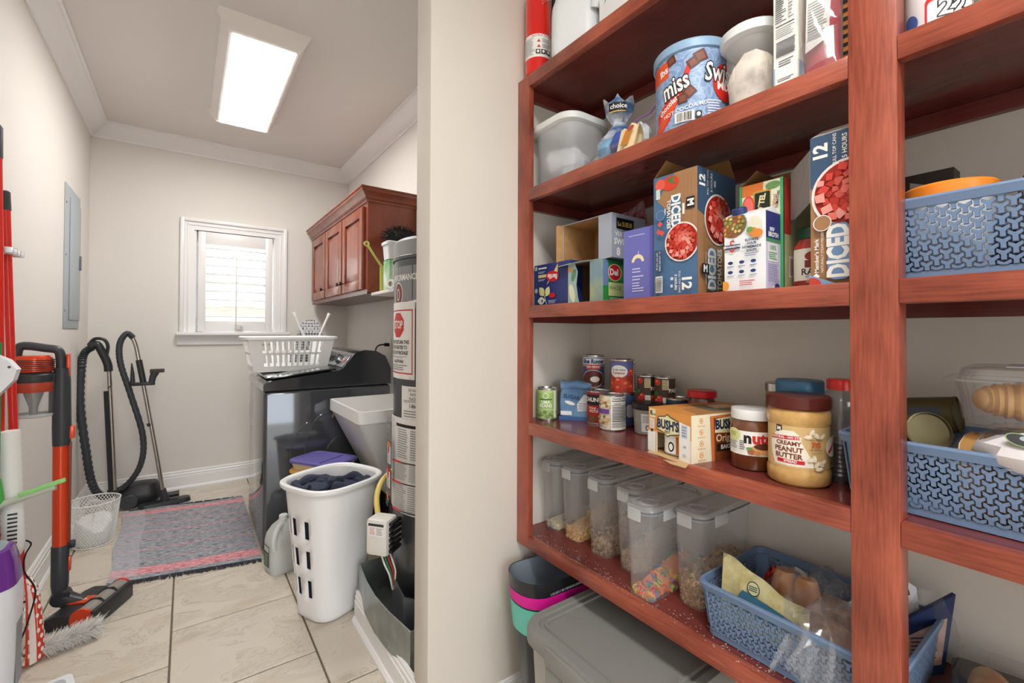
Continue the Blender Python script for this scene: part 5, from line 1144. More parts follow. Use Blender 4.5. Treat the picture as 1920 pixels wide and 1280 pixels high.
# diced tomatoes cartons
woodp = ink('a67c57'); navyp = ink('3b5674')
def tomato_side(p, W, Hh, seed, rot, hole=False):
    p.rect(0, 0, W, Hh, ink('4d7096'))
    if rot < 0:                                              # lettering reads downwards
        p.poly([(.030, Hh), (W, Hh), (W, .115), (.035, .215), (.010, .24)], woodp); p.poly([(.0, .24), (.010, .24), (.06, Hh), (0, Hh)], ink('4d7096'))
        for i in range(7): p.rect(.045+i*.010, .15+((i*37) % 20)*.001, .0455+i*.010, Hh-.01, ink('8e6544'))
        p.disc(.048, Hh-.022, .024, .018, ink('d8432f')); p.disc(.020, Hh-.020, .014, .014, ink('e2604c')); p.poly([(.04, Hh-.012), (.062, Hh-.006), (.056, Hh-.018), (.066, Hh-.026), (.050, Hh-.024)], ink('4f7a42'))
        p.rect(.008, Hh-.055, .020, Hh-.030, ink('cfd8d2'))
        p.rr(.050, Hh-.130, .078, Hh-.055, .010, ink('4d7096')); p.text('DICED', .063, Hh-.093, .034, Wt, rot=-90, sx=.80, bold=.04); p.text('TOMATOES', .044, Hh-.098, .014, Wt, rot=-90, sx=.95, bold=.03); p.lines(.082, Hh-.125, .088, Hh-.06, 1, Wt); p.lines(.033, Hh-.11, .036, Hh-.07, 1, Wt)
        p.rr(.092, Hh-.095, .114, Hh-.068, .001, ink('1c2230')); p.text('M', .103, Hh-.081, .022, Wt, rot=-90, bold=.05)
        dice_bowl(p, .080, .128, .046, .047, seed)
        for u, v in ((.024, .178), (.020, .16), (.030, .155)): p.poly([(u-.007, v), (u, v+.008), (u+.008, v+.001), (u, v-.007)], ink('d8564a'))
        p.disc(.026, .20, .013, .013, ink('7f9ab8')); p.disc(.026, .20, .0115, .0115, ink('4d7096'))
        p.rr(.010, .06, .030, .115, .001, ink('35506f')); p.text('12 - 14.5 OZ CANS', .024, .088, .006, Wt, rot=-90); p.text('NET WT 10.8 LB', .016, .088, .006, Wt, rot=-90)
        p.rect(.012, .010, .032, .050, Wt); p.lines(.013, .012, .031, .048, 14, K, .5, .05)
        p.text('12', .098, .030, .034, Wt, rot=-90, bold=.04); p.text('PULL TOP CANS', .080, .032, .007, Wt, rot=-90); p.text('5 HOURS', .070, .032, .009, Wt, rot=-90, bold=.02); p.lines(.056, .015, .064, .05, 2, ink('c9d5e2'))
    else:                                                    # lettering reads upwards
        p.poly([(0, 0), (W, 0), (W, Hh*.47), (0, Hh*.66)], woodp)
        for i in range(6): p.rect(.008+i*.018, .02, .0085+i*.018, .145, ink('8e6544'))
        p.poly([(0, Hh*.66), (W, Hh*.47), (W, Hh), (0, Hh)], navyp)
        p.text('12', .018, Hh-.032, .032, Wt, rot=90, bold=.04); p.text('PULL TOP CANS', .040, Hh-.032, .008, Wt, rot=90, bold=.01); p.text('5 HOURS', .056, Hh-.030, .011, Wt, rot=90, bold=.02); p.lines(.066, Hh-.05, .074, Hh-.012, 1, ink('c9d5e2'))
        dice_bowl(p, .062 if hole else .085, Hh-.115, .060, .062, seed)
        if hole: p.rr(.040, Hh-.185, .085, Hh-.172, .004, ink('21170f'))
        p.rr(.030, .010, .066, .112, .012, ink('6f93bd')); p.text('DICED', .048, .062, .046, Wt, rot=90, sx=.72, bold=.04); p.text('TOMATOES', .080, .062, .026, Wt, rot=90, sx=.72, bold=.03); p.text('NATURALLY STEAM PEELED', .022, .062, .006, Wt, rot=90)
    return p
t = thing('tomato_carton', 'tall diced tomatoes carton with open brown lid beside the purple carton', 'box', (.952, .594, z))
carton(t, .165, .120, .298, teal, kraftd, open_top=True); fx(tomato_side(Print(), .120, .298, 3, -1), t, .120, clip=(0, 0, .12, .298))
p = tomato_side(Print(), .165, .298, 8, 1); p.rr(.004, .048, .034, .072, .001, ink('1c2230')); p.text('M', .019, .060, .022, Wt, bold=.05); fy(p, t, clip=(0, 0, .165, .298))
flap(t, [(.0, .12, .298), (.165, .12, .298), (.165, .085, .335), (.0, .085, .335)], kraftd); flap(t, [(.165, 0, .298), (.165, .12, .298), (.145, .115, .345), (.145, .005, .345)], kraftd)
t = thing('broth_carton', 'white beef broth carton with blue screw cap in front of the tomato cans', 'carton', (.943, .439, z))
bw = mat('broth_white', 'eef0f4', .35); b = B(); b.loft([[Vector(q) for q in ((0, 0, 0), (.062, 0, 0), (.062, .086, 0), (0, .086, 0))], [Vector(q) for q in ((0, 0, .160), (.062, 0, .160), (.062, .086, .160), (0, .086, .160))], [Vector(q) for q in ((.028, 0, .172), (.034, 0, .172), (.034, .086, .172), (.028, .086, .172))]], bw); b.build('carton', t, smooth=0)
b = B(); b.lathe([(.015, 0), (.015, .014), (.012, .017), (0, .017)], mat('cap_navy', '2d3a6d', .35), seg=28, M=Matrix.Translation((.016, .060, .163)) @ Matrix.Rotation(-.35, 4, 'Y')); b.build('screw_cap', t)
p = Print(); p.disc(.018, .142, .032, .030, ink('c9cdd6')); p.disc(.018, .142, .030, .028, ink('7c6a3f')); rd = random.Random(5)
for i in range(26):
    a, q = i*2.4, .026*math.sqrt((i+.5)/26); p.disc(.018+q*math.cos(a), .142+q*math.sin(a), .004, .003, ink(('d98a3a', '8f9a4a', 'e2c07a', 'a8532f')[i % 4]), 7, rd.uniform(0, 90))
p.disc(.066, .135, .014, .016, ink('e6e0cc')); p.disc(.070, .116, .012, .009, ink('e08a3c')); p.disc(.062, .121, .009, .008, ink('e08a3c')); p.disc(.056, .125, .007, .006, ink('6f9a4a'))
p.rect(.002, .090, .036, .099, ink('2d3a6d')); p.text('SWANSON', .019, .0945, .0075, Wt, bold=.03); p.text('S', .019, .0945, .036, ink('c8323a'), sx=.7, bold=.01); p.rect(.006, .0915, .033, .098, ink('2d3a6d')); p.text('SWANSON', .019, .0945, .0065, Wt, bold=.03)
for i, s in enumerate(('ELEVATE', 'YOUR', 'HOMEMADE', 'SOUPS')): p.text(s, .060, .104-i*.0072, .0070, ink('2a3154'), bold=.03)
p.lines(.046, .070, .075, .079, 2, ink('8a90a6'))
for r_ in range(2):
    for c_ in range(3): p.disc(.016+c_*.024, .060-r_*.020, .0055, .0035, ink('2d3a6d')); p.rect(.009+c_*.024, .0515-r_*.020, .023+c_*.024, .053-r_*.020, ink('8a90a6'))
p.lines(.036, .010, .068, .022, 3, ink('c8323a')); p.disc(.004, .012, .010, .010, ink('e59a3a'))
fx(p, t, .086, clip=(0, 0, .086, .160)); p = Print(); p.rect(0, 0, .062, .16, ink('cfc9e6')); p.rect(0, .105, .062, .16, ink('33377a')); p.text('BEEF', .026, .124, .010, Wt, bold=.03); p.text('BROTH', .031, .113, .013, Wt, bold=.04); p.rect(0, .098, .062, .105, ink('4f8f5c')); p.rect(.006, .058, .05, .095, ink('e2e8e4')); p.text('100%', .027, .086, .013, ink('4f8f5c'), bold=.02); p.lines(.01, .062, .046, .078, 4, ink('4f8f5c')); p.lines(.006, .016, .054, .054, 10, ink('9a96ba')); p.disc(.042, .008, .010, .006, ink('33377a')); p.rect(.02, 0, .03, .008, Wt); fy(p, t, clip=(0, 0, .062, .16))
t = thing('chilli_tomato_carton', 'green edged tomato can carton with raised lid behind the broth', 'box', (1.012, .434, z))
carton(t, .13, .092, .240, mat('rotel_green', '3fa86a', .45), kraftd, open_top=True); p = Print(); p.rect(.004, 0, .088, .24, ink('e2e6cf')); p.rect(.004, .215, .05, .24, ink('e07a3a')); p.rr(.028, .165, .066, .222, .004, ink('c9a24a')); p.rr(.032, .17, .064, .218, .003, ink('1d2a22')); p.text('RO*TEL', .046, .19, .016, ink('e8d9a8'), rot=80, sx=.9, bold=.05); p.disc(.018, .19, .014, .026, ink('d8463a')); p.disc(.018, .19, .011, .022, ink('e8776a')); p.text('original', .072, .19, .012, ink('c8402f'), rot=82); p.text('TOMATOES', .080, .195, .007, K, rot=84, bold=.02); p.disc(.07, .228, .015, .008, ink('6f9a5a')); p.lines(.05, .02, .085, .15, 16, ink('7d8f80')); p.rect(0, 0, .004, .24, ink('3fa86a')); p.rect(.086, 0, .092, .24, ink('3fa86a')); fx(p, t, .092)
flap(t, [(0, .092, .24), (.13, .092, .24), (.11, .06, .272), (.01, .06, .272)], kraftd); flap(t, [(.13, 0, .24), (.13, .092, .24), (.12, .085, .285), (.12, .008, .285)], kraftd)
p = Print(); p.rect(0, 0, .13, .24, ink('b9c08f')); p.rect(0, .12, .03, .24, ink('c23428')); p.rect(.02, .03, .06, .075, Wt); p.bars(.024, .034, .056, .07, 14, K); fy(p, t)
t = thing('sauce_jar', 'tomato sauce jar with dark green lid beside the last tomato carton', 'jar', (1.05, .398, z))
b = B(); b.lathe([(.030, 0), (.033, .003), (.033, .075), (.031, .092), (.022, .106), (.022, .110)], mat('sauce_red', 'b8321f', .08, coat=.8), seg=36); b.build('jar', t)
b = B(); b.lathe([(.0245, .106), (.0245, .128), (.022, .130), (0, .130)], mat('lid_green', '1f5238', .35), seg=36); b.build('lid', t)
p = Print(); p.rect(-.05, .012, .05, .084, ink('efe8d6')); p.disc(-.008, .068, .016, .010, ink('9a2a1a')); p.rect(-.024, .045, .008, .06, ink('7d2a1c')); p.text("RAO'S", -.006, .036, .018, ink('3a2a20'), bold=.02); p.text('HOMEMADE', -.006, .026, .006, ink('3a2a20')); p.rect(-.05, .012, .05, .019, ink('9a2a1a')); p.text('MARINARA', -.006, .0155, .006, Wt); p.build('label', t, cyl=(.0332, 222))
t = thing('tomato_carton', 'diced tomatoes carton against the wooden post with a torn grey flap', 'box', (.962, .2935, z))
carton(t, .15, .072, .282, teal, open_top=False); p = tomato_side(Print(), .125, .282, 12, 1, hole=True); p.disc(.022, .116, .015, .015, Wt); p.disc(.022, .116, .0135, .0135, woodp); p.poly([(.006, .018), (.012, .024), (.018, .018), (.012, .012)], Wt); p.text("Member's Mark", .013, .056, .010, Wt, rot=90, bold=.02); p.poly([(0, 0), (.05, 0), (.0, .022)], ink('7fa3cc')); p.disc(.004, .004, .016, .012, ink('c9483a')); fx(p, t, .072, clip=(0, 0, .072, .282))
flap(t, [(0, .072, .16), (0, .072, .26), (.055, .128, .245), (.07, .135, .15), (.05, .12, .145)], mat('flap_grey', '8d8682', .7)); flap(t, [(0, .0, .282), (0, .072, .282), (.035, .066, .303), (.035, .006, .303)], mat('flap_pale', 'd3cdc2', .7))
# ------------------------------------------------------------------ fourth shelf: cans, jars
z = ZS[3]
def lc(name, label, x, y, r, h, col, p=None, ang=225, cat='can', zz=None, **k):
    t = thing(name, label, cat, (x, y, z if zz is None else zz)); can(t, r, h, mat('label_'+col, col, .4, **k), p, ang); return t
p = Print(); p.rect(-.035, .04, .036, .092, ink('9fc26a')); p.disc(0, .083, .010, .010, Wt); p.disc(0, .083, .008, .008, ink('9fc26a')); p.rect(-.022, .069, .022, .073, ink('3f6a35')); p.text('LIMA', 0, .061, .015, Wt, bold=.02); p.text('BEANS', 0, .049, .015, Wt, bold=.02)
rd = random.Random(1)
for i in range(16): p.disc(-.034+.0046*i, .012+rd.uniform(0, .020), .007, .0065, ink(('8fae62', '7d9a52', 'a9c27c', '6f8a48')[i % 4]), 10)
p.rect(.028, .01, .036, .10, ink('e6eadf'))
lc('food_can', 'pale green lima bean can at the left end of the can shelf', 1.016, 1.205, .0345, .108, 'b9cf90', p, 222)
# blue folded sugar bag
t = thing('sugar_bag', 'blue paper sugar bag with its top rolled over beside the green can', 'bag', (1.105, 1.150, z), rz=math.radians(-52))
pb_ = mat('paper_blue', '5f88b4', .5, noise=(14, '7fa4cc'), bump=(50, .5)); b = B()
lo = []
rd = random.Random(3)
for zz, w_, d_, oy in ((0, .105, .062, 0), (.006, .110, .066, 0), (.05, .112, .070, 0), (.085, .108, .064, .004), (.105, .106, .040, .006)):
    lo.append([Vector((q.x+rd.uniform(-.002, .002), q.y+oy+rd.uniform(-.002, .002), zz)) for q in z3(rrect(w_, d_, .010, 3), 0)])
b.loft(lo, pb_); bd = b.build('bag', t, smooth=40)
b = B(); ring_ = []
for i in range(19):
    a = math.radians(-60+i*24); r_ = .024-.0008*i; ring_.append((.006-.012+r_*math.cos(a), .112+r_*math.sin(a)))
P = [Vector((0, y, q)) for y, q in ring_]
def rollP(u, v):
    k = v*(len(P)-1); i = min(int(k), len(P)-2); f = k-i; q = P[i]*(1-f)+P[i+1]*f
    return Vector((-.053+.106*u, q.y+.002*math.sin(u*14), q.z+.0025*math.sin(u*11+v*6)))
sheet(b, rollP, 8, 36, pb_); b.build('rolled_top', t, smooth=40)
p = Print(); p.rect(-.05, .016, -.012, .03, ink('e9eef4')); p.disc(-.018, .058, .018, .006, Wt, rot=-15); p.text('SUGAR', -.012, .078, .018, ink('33507a'), rot=-8, bold=.03); p.poly([(.008, .03), (.05, .034), (.05, .085), (.030, .088), (.006, .055)], ink('dfe4ec')); p.lines(.012, .034, .046, .06, 5, ink('9aa4b4')); p.rect(-.055, .0, .055, .012, ink('3f68a0')); p.build('print', t, O=(0, -.036, 0), lift=.0012)
# tall stacked cans at the back
def bean_print():
    p = Print(); p.rect(-.06, .072, .06, .103, ink('e4e6ea')); p.rect(-.06, .074, .06, .078, ink('3a5688')); p.rect(-.06, .098, .06, .100, ink('3a5688')); p.text('Blue Runner', 0, .088, .020, ink('2d4a7c'), sx=.82, bold=.05, shear=.15); p.rect(-.026, .062, .026, .078, ink('c24a3a')); p.text('RED BEANS', 0, .070, .009, Wt, bold=.02)
    p.disc(0, .03, .040, .030, ink('d9cfc0'), 24); p.disc(0, .03, .038, .028, ink('5c2a20'), 24); p.disc(.006, .028, .016, .010, ink('e8e4dc'), 14); return p
lc('food_can', 'navy bean can lowest of the back left stack', 1.155, 1.118, .037, .110, '31507e', bean_print(), 222)
lc('food_can', 'navy bean can with red banner standing on another can', 1.155, 1.118, .037, .110, '31507f', bean_print(), 222, zz=z+.111)
p = Print(); p.rect(-.06, .06, .05, .103, ink('5f6aa6')); p.disc(-.014, .072, .030, .020, Wt, 22); p.text('No Salt Added', -.014, .077, .0075, ink('2d3a6d'), bold=.02); p.text('Tomatoes', -.014, .067, .010, ink('b83a2c'), bold=.03)
for u, v, s in ((-.036, .03, .014), (-.012, .042, .015), (.012, .032, .015), (-.012, .018, .014), (.03, .07, .013), (.030, .022, .013)): p.disc(u, v, s, s*.9, ink('d8452c'), 14); p.disc(u-.004, v+.004, s*.4, s*.3, ink('ec8468'), 8)
p.rect(.038, .006, .062, .104, Wt); p.lines(.040, .01, .060, .10, 14, ink('4a4d50'), .55, .1)
pt = p
t1 = lc('food_can', 'blue tomato can lowest of the second back stack', 1.150, .985, .0372, .102, '4a5c9a', None, 222)
p = Print(); p.rect(-.05, .01, .06, .10, ink('4a5f9c')); p.rr(.012, .03, .05, .07, .008, ink('e2e6ec')); p.build('print', t1, cyl=(.0374, 222))
t1 = lc('food_can', 'tomato can with whole red tomatoes on its label standing on another can', 1.150, .985, .0372, .110, 'b23c28', None, 222, zz=z+.103)
pt.build('print', t1, cyl=(.0374, 222))
p = Print(); p.rect(-.03, .01, .05, .10, ink('b3212a')); p.poly([(-.050, .062), (.008, .062), (.016, .078), (.008, .096), (-.050, .096)], ink('1c1a1e')); p.text('CHUNKY', -.016, .079, .018, Wt, bold=.04); p.rect(.034, .055, .058, .085, ink('d3a08a')); p.text('STEAK AND', -.010, .052, .010, ink('f0e0c0'), bold=.02); p.text('POTATO', -.008, .042, .012, ink('f0e0c0'), bold=.03); p.disc(-.026, .018, .020, .014, ink('7a4a2c')); p.poly([(-.004, .026), (.03, .044), (.031, .041), (-.002, .023)], ink('d9d4cc')); p.rect(.0, .012, .012, .034, ink('d8463a'))
lc('food_can', 'red soup can with black name banner beside the blue bag', 1.112, 1.055, .0372, .108, 'b3212b', p, 226)
p = Print(); p.rect(-.06, .004, -.002, .104, ink('e2d6c0'))
rd = random.Random(7)
for i in range(42): 
    u, v = -.055+.052*((i*.618) % 1), (.072+rd.uniform(0, .03)) if i < 22 else (.018+rd.uniform(0, .03)); p.disc(u, v, .0052, .0044, ink(('d8b98a', 'c9a674', 'e6d2ac', '8a6a4a')[i % 4]), 8)
p.rect(-.06, .052, -.004, .066, ink('6a3f86')); p.rect(.0, .004, .055, .104, Wt); p.text('Nutrition Facts', .026, .098, .007, K, bold=.03); p.rect(.003, .090, .05, .0925, K); p.text('Calories', .018, .083, .0065, K, bold=.02); p.rect(.003, .077, .05, .0785, K); p.lines(.004, .034, .05, .075, 9, ink('5a5d60'), .5, .15); p.rect(.003, .030, .05, .032, K); p.lines(.004, .012, .05, .027, 4, ink('8a8d90')); p.lines(-.052, .008, -.01, .014, 1, ink('8a8d90'))
lc('food_can', 'bean can turned to its nutrition label at the front of the shelf', 1.077, .965, .0372, .108, 'd9d9d6', p, 218)
for k, (x, y, zz, lab) in enumerate(((1.185, .915, 0, 'dark tomato paste can under the left one of the upper pair'), (1.185, .850, 0, 'dark tomato paste can under the right one of the upper pair'), (1.185, .915, .083, 'dark tomato paste can on top, left one of the upper pair'), (1.185, .850, .083, 'dark tomato paste can on top, right one of the upper pair'))):
    p = Print(); p.rect(-.04, .004, .05, .078, ink('4a3a2c'))
    for u, v in ((-.024, .066), (-.016, .018), (-.024, .010), (.02, .014)): p.disc(u, v, .011, .010, ink('cf3b26'), 12); p.disc(u-.003, v+.003, .004, .003, ink('f09080'), 8)
    p.disc(-.03, .032, .010, .006, ink('3f7a3a'), rot=30); p.rect(-.008, .045, .010, .074, ink('ddd2a8')); p.lines(-.007, .047, .009, .072, 5, ink('8a7a4a')); p.rect(-.006, .006, .010, .022, Wt); p.text('PASTE', .030, .042, .015, Wt, bold=.05)
    lc('food_can', lab, x, y, .0300, .082, '4a3a2d', p, 218, zz=z+zz)
# grey deli tub with a black lid
t = thing('deli_tub', 'grey plastic tub with black ribbed lid behind the orange can box', 'tub', (1.118, .862, z))
b = B(); b.lathe([(.034, 0), (.037, .003), (.042, .074)], mat('tub_taupe', '8f8a80', .35), seg=40); b.build('body', t)
b = B(); prof = []; b.loft([[Vector((r_*(1+(.012 if i % 2 and zz < .09 else 0))*math.cos(2*PI*i/72), r_*(1+(.012 if i % 2 and zz < .09 else 0))*math.sin(2*PI*i/72), zz)) for i in range(72)] for r_, zz in ((.0435, .073), (.0445, .075), (.0445, .089), (.042, .0915), (.02, .0915))], mat('lid_black', '1f2124', .4)); b.build('lid', t)
p = Print(); p.rect(-.022, .010, .026, .062, ink('d6d8da')); p.lines(-.018, .036, .022, .058, 5, ink('7a7d80')); p.disc(-.004, .022, .006, .008, K); p.disc(-.004, .022, .0035, .005, ink('d6d8da')); p.bars(.006, .014, .022, .024, 8, K); p.build('label', t, cyl=(.0395, 224, lambda v: .037+.005*v/.074))
# can multipack
t = thing('can_multipack', 'orange and cream can multipack with an opened front on the shelf edge', 'box', (.935, .600, z), rz=math.radians(-12.1))
D_, W_, H_ = .235, .142, .110; ora = mat('multipack_orange', 'e39a4a', .45); crm = mat('multipack_cream', 'e9dcc0', .5)
b = B(); th = .002; b.box(0, D_, 0, W_, 0, th, kraft); b.box(D_-th, D_, 0, W_, th, H_, crm); b.box(0, D_, 0, th, th, H_, crm); b.box(0, D_, W_-th, W_, th, H_, crm); b.box(0, D_, 0, W_, H_-th, H_, ora); b.build('carton', t, smooth=0)
b = B(); b.box(-.001, .001, 0, W_, .052, H_, ora); b.box(-.001, .001, .112, W_, 0, .052, crm); b.box(-.001, .001, 0, .038, 0, .052, crm); b.build('front_board', t, smooth=0)
flap(t, [(0, .135, .0015), (0, .005, .0015), (-.030, -.012, -.001), (-.036, .03, -.001), (-.028, .06, -.001), (-.030, .12, -.001)], mat('kraft_pale', 'c9aa7c', .85))
b = B(); b.box(-.0012, -.0008, .126, .134, .03, .055, K); b.build('slot', t, smooth=0)
p = Print(); p.rr(.004, .085, .026, .107, .003, ink('e8e2b8')); p.text('8', .010, .096, .016, ink('3a3a20'), bold=.05); p.text('CANS', .019, .093, .006, ink('3a3a20'), bold=.02); p.rect(.005, .058, .022, .082, Wt); p.lines(.006, .06, .021, .08, 5, ink('b9b2a6'))
p.poly([(.030, .060), (.036, .092), (.060, .096), (.068, .102), (.078, .096), (.104, .090), (.108, .058), (.080, .052), (.068, .046), (.056, .054)], ink('2c4a34')); p.poly([(.032, .062), (.038, .090), (.061, .094), (.068, .099), (.077, .094), (.102, .088), (.106, .060), (.079, .054), (.068, .049), (.057, .056)], ink('e9e3b4')); p.text("BUSH'S", .069, .074, .030, ink('1d2a50'), sx=.78, bold=.05); p.text('BEST', .069, .058, .009, ink('1d2a50'), bold=.02)
p.poly([(.108, 0), (.142, 0), (.142, .085), (.108, .09)], Wt); p.rect(.115, .055, .132, .085, ink('c9d2e0')); p.lines(.116, .057, .131, .083, 4, ink('8fa0c0'))
p.disc(.125, .035, .005, .003, ink('b9bcc4')); p.disc(.124, .015, .006, .004, ink('c9ccd4')); p.rect(0, 0, .028, .05, Wt); fx(p, t, W_, lift=.0014)
p = Print(); p.rect(0, 0, D_, H_, ink('e9dfc4'))
for i in range(4): p.disc(.030, .096-i*.026, .006, .007, ink('d98a3a'), 14); p.disc(.030, .096-i*.026, .0045, .0055, ink('e9dfc4'), 14); p.disc(.030, .096-i*.026, .002, .004, ink('d98a3a'), 8, 30); p.lines(.018, .082-i*.026, .042, .087-i*.026, 1, ink('e0b88a'), .5, .1)
p.poly([(.062, 0), (.235, 0), (.235, .11), (.056, .105)], ink('c9703a')); p.poly([(.070, .0), (.235, 0), (.235, .10), (.066, .10)], ink('7a3a1e')); p.poly([(.070, .066), (.074, .098), (.16, .104), (.16, .06)], ink('e9e3b4')); p.text("BUSH'S", .108, .083, .030, ink('1d2a50'), sx=.78, bold=.05); p.text('Original', .112, .052, .024, ink('f0dcae'), bold=.02); p.rect(.075, .022, .15, .04, ink('2a1a12')); p.text('BAKED', .11, .031, .014, Wt, bold=.03); fy(p, t)
p = Print(); p.poly([(.02, .0), (.16, .0), (.16, .08), (.05, .08)], ink('b8834a')); p.poly([(.09, .02), (.2, .02), (.2, .10), (.11, .12)], ink('7d7f6a')); p.poly([(.13, .05), (.2, .05), (.2, .09), (.15, .10)], ink('e6c9a0')); p.build('print', t, O=(0, 0, H_), U=(1, 0, 0), V=(0, 1, 0), N=(0, 0, 1))
for k, yy in enumerate((.055, .5)):
    if yy > .2: continue
    t2 = thing('food_can', 'small orange can lying inside the opened multipack', 'can', (.988, .668, z+.003), rz=math.radians(-12))
    q = Print(); q.rect(-.05, .004, .06, .088, ink('d9762f')); q.rect(-.045, .004, -.008, .088, Wt); q.disc(-.02, .02, .008, .012, K); q.disc(-.02, .02, .005, .008, Wt); q.disc(.022, .03, .016, .012, ink('4a2a1c')); can(t2, .0335, .092, mat('label_orange', 'd9762f', .4), q, 228)
# red lidded jar and tins behind the multipack
t = thing('red_lid_jar', 'jar with a flat red lid showing behind the multipack', 'jar', (1.165, .715, z))
b = B(); b.lathe([(.034, 0), (.036, .004), (.036, .110), (.030, .125)], mat('jar_sauce', '6a2a20', .15, coat=.6), seg=36); b.build('jar', t)
b = B(); b.lathe([(.0385, .122), (.0385, .138), (.036, .140), (0, .140)], mat('lid_red', 'c8202a', .3), seg=40); b.build('lid', t)
lc('food_can', 'plain tin lid showing between the deli tub and the multipack', 1.18, .80, .034, .108, '2f3c50')
# hazelnut spread
t = thing('hazelnut_spread_jar', 'chocolate hazelnut spread jar with white lid beside the multipack', 'jar', (1.032, .511, z))
b = B(); sup = lambda r_, zz: [Vector((r_*math.cos(2*PI*i/48), r_*math.sin(2*PI*i/48), zz)) for i in range(48)]
nm = mat('hazelnut', '6e3d22', .06, coat=1)
b.loft([sup(.040, 0), sup(.044, .004), sup(.044, .030), sup(.0455, .033), sup(.0455, .088), sup(.044, .098), sup(.038, .110)], nm); b.build('glass', t, smooth=50)
b = B(); b.loft([[Vector((r_*(1+(.010 if i % 2 else 0))*math.cos(2*PI*i/80), r_*(1+(.010 if i % 2 else 0))*math.sin(2*PI*i/80), zz)) for i in range(80)] for r_, zz in ((.0425, .109), (.043, .112), (.043, .128), (.042, .131))], mat('lid_white', 'e8e9ea', .35)); b.build('lid', t)
p = Print(); p.rect(-.062, .034, .062, .086, Wt); p.text('n', -.014, .071, .032, K, bold=.05); p.text('utella', .030, .071, .032, ink('d2232a'), bold=.05); p.disc(-.046, .076, .018, .014, ink('dbe2a0')); p.lines(-.056, .072, -.036, .082, 3, ink('8a9a4a')); p.lines(-.058, .045, -.034, .062, 5, ink('6f7276')); p.lines(-.030, .045, -.018, .066, 5, ink('55585b'))
p.disc(.016, .049, .026, .010, ink('d9a763')); p.disc(.018, .055, .020, .007, ink('5c2f1c')); p.disc(-.006, .043, .007, .006, ink('a8683a')); p.disc(.004, .041, .006, .005, ink('c98a52')); p.disc(-.010, .050, .006, .003, ink('5f9a4a')); p.build('label', t, cyl=(.0458, 212))
# peanut butter
t = thing('peanut_butter_jar', 'big creamy peanut butter jar with brown lid at the shelf front', 'jar', (1.014, .410, z))
RP = .0555; pb = mat('peanut_butter', 'd2aa6c', .25, coat=.3, noise=(60, 'c79a58'))
b = B(); b.lathe([(.050, 0), (RP, .006), (RP+.0005, .028), (RP-.002, .034), (RP-.002, .118), (RP+.0005, .124), (RP, .142), (RP-.006, .150)], pb, seg=56); b.build('jar', t, smooth=50)
b = B(); b.loft([[Vector((r_*(1+(.010 if i % 2 else 0))*math.cos(2*PI*i/100), r_*(1+(.010 if i % 2 else 0))*math.sin(2*PI*i/100), zz)) for i in range(100)] for r_, zz in ((RP-.0005, .149), (RP+.001, .151), (RP+.001, .171), (RP-.002, .174), (.02, .174))], mat('lid_brown', '5a211b', .35)); b.build('lid', t)
p = Print(); p.rect(-.085, .036, .085, .117, ink('d8b880')); br_ = ink('7a3a22')
p.rect(-.049, .104, -.037, .117, K); p.text('M', -.043, .110, .010, Wt, bold=.05)
p.poly([(-.052, .040), (.018, .040), (.014, .055), (-.002, .085), (-.006, .100), (-.016, .108), (-.034, .108), (-.050, .102), (-.062, .085), (-.06, .06)], ink('f3ede0'))
p.poly([(-.060, .088), (-.006, .092), (-.005, .099), (-.060, .096)], ink('c8202a')); p.text('NATURAL - NO STIR', -.031, .094, .0062, Wt, rot=3, bold=.03)
for s, v, q in (('CREAMY', .083, .0115), ('PEANUT', .071, .0135), ('BUTTER', .0585, .0135)): p.text(s, -.026, v, q, br_, bold=.03)
p.rect(-.046, .045, .002, .052, ink('c8202a')); p.text('SPREAD', -.022, .0485, .0065, Wt, bold=.03)
for u, v, a in ((.014, .108, 60), (.008, .099, 0), (.022, .102, 130), (.034, .101, 40), (.018, .058, 100), (.012, .056, 10), (.030, .048, 150), (.022, .047, 60), (.034, .052, 30), (.026, .039, 10)): p.disc(u, v, .0072, .0040, ink('efe2c6'), 14, a); p.disc(u+.001, v+.001, .004, .002, ink('fbf4e2'), 10, a)
p.text('7G', .020, .084, .013, ink('d0562a'), bold=.05); p.text('PROTEIN', .020, .093, .005, br_); p.text('PER SERVING', .020, .075, .004, br_); p.lines(.012, .068, .034, .071, 2, ink('b08a52'))
p.disc(.060, .080, .022, .020, ink('e6dccc')); p.poly([(.044, .072), (.066, .092), (.068, .085), (.046, .066)], ink('c8202a')); p.lines(.05, .04, .07, .062, 5, ink('a88a5a')); p.build('label', t, cyl=(RP-.0018, 211))
# jars behind
t = thing('peanut_jar', 'nut jar with blue ribbed lid behind the peanut butter', 'jar', (1.125, .452, z))
b = B(); b.lathe([(.044, 0), (.047, .006), (.047, .150), (.042, .165)], mat('nuts_tan', 'b98f58', .2, coat=.5, noise=(60, '8a6236')), seg=40); b.build('jar', t)
b = B(); b.loft([[Vector((r_*(1+(.012 if i % 2 else 0))*math.cos(2*PI*i/90), r_*(1+(.012 if i % 2 else 0))*math.sin(2*PI*i/90), zz)) for i in range(90)] for r_, zz in ((.045, .164), (.0465, .167), (.0465, .190), (.044, .194), (.02, .194))], mat('lid_blue', '3f7296', .4)); b.build('lid', t)
t = thing('tin_lid_jar', 'small jar with a plain metal lid left of the blue lidded jar', 'jar', (1.185, .515, z))
b = B(); b.lathe([(.034, 0), (.036, .005), (.036, .150), (.032, .160)], mat('spice_tan', 'c7a97a', .3, noise=(50, '6f5636')), seg=32); b.build('jar', t)
b = B(); b.lathe([(.037, .158), (.037, .176), (.034, .178), (0, .178)], tin, seg=36); b.build('lid', t)
t = thing('clear_bottle', 'clear ribbed bottle with a red cap beside the wooden post', 'bottle', (1.095, .362, z))
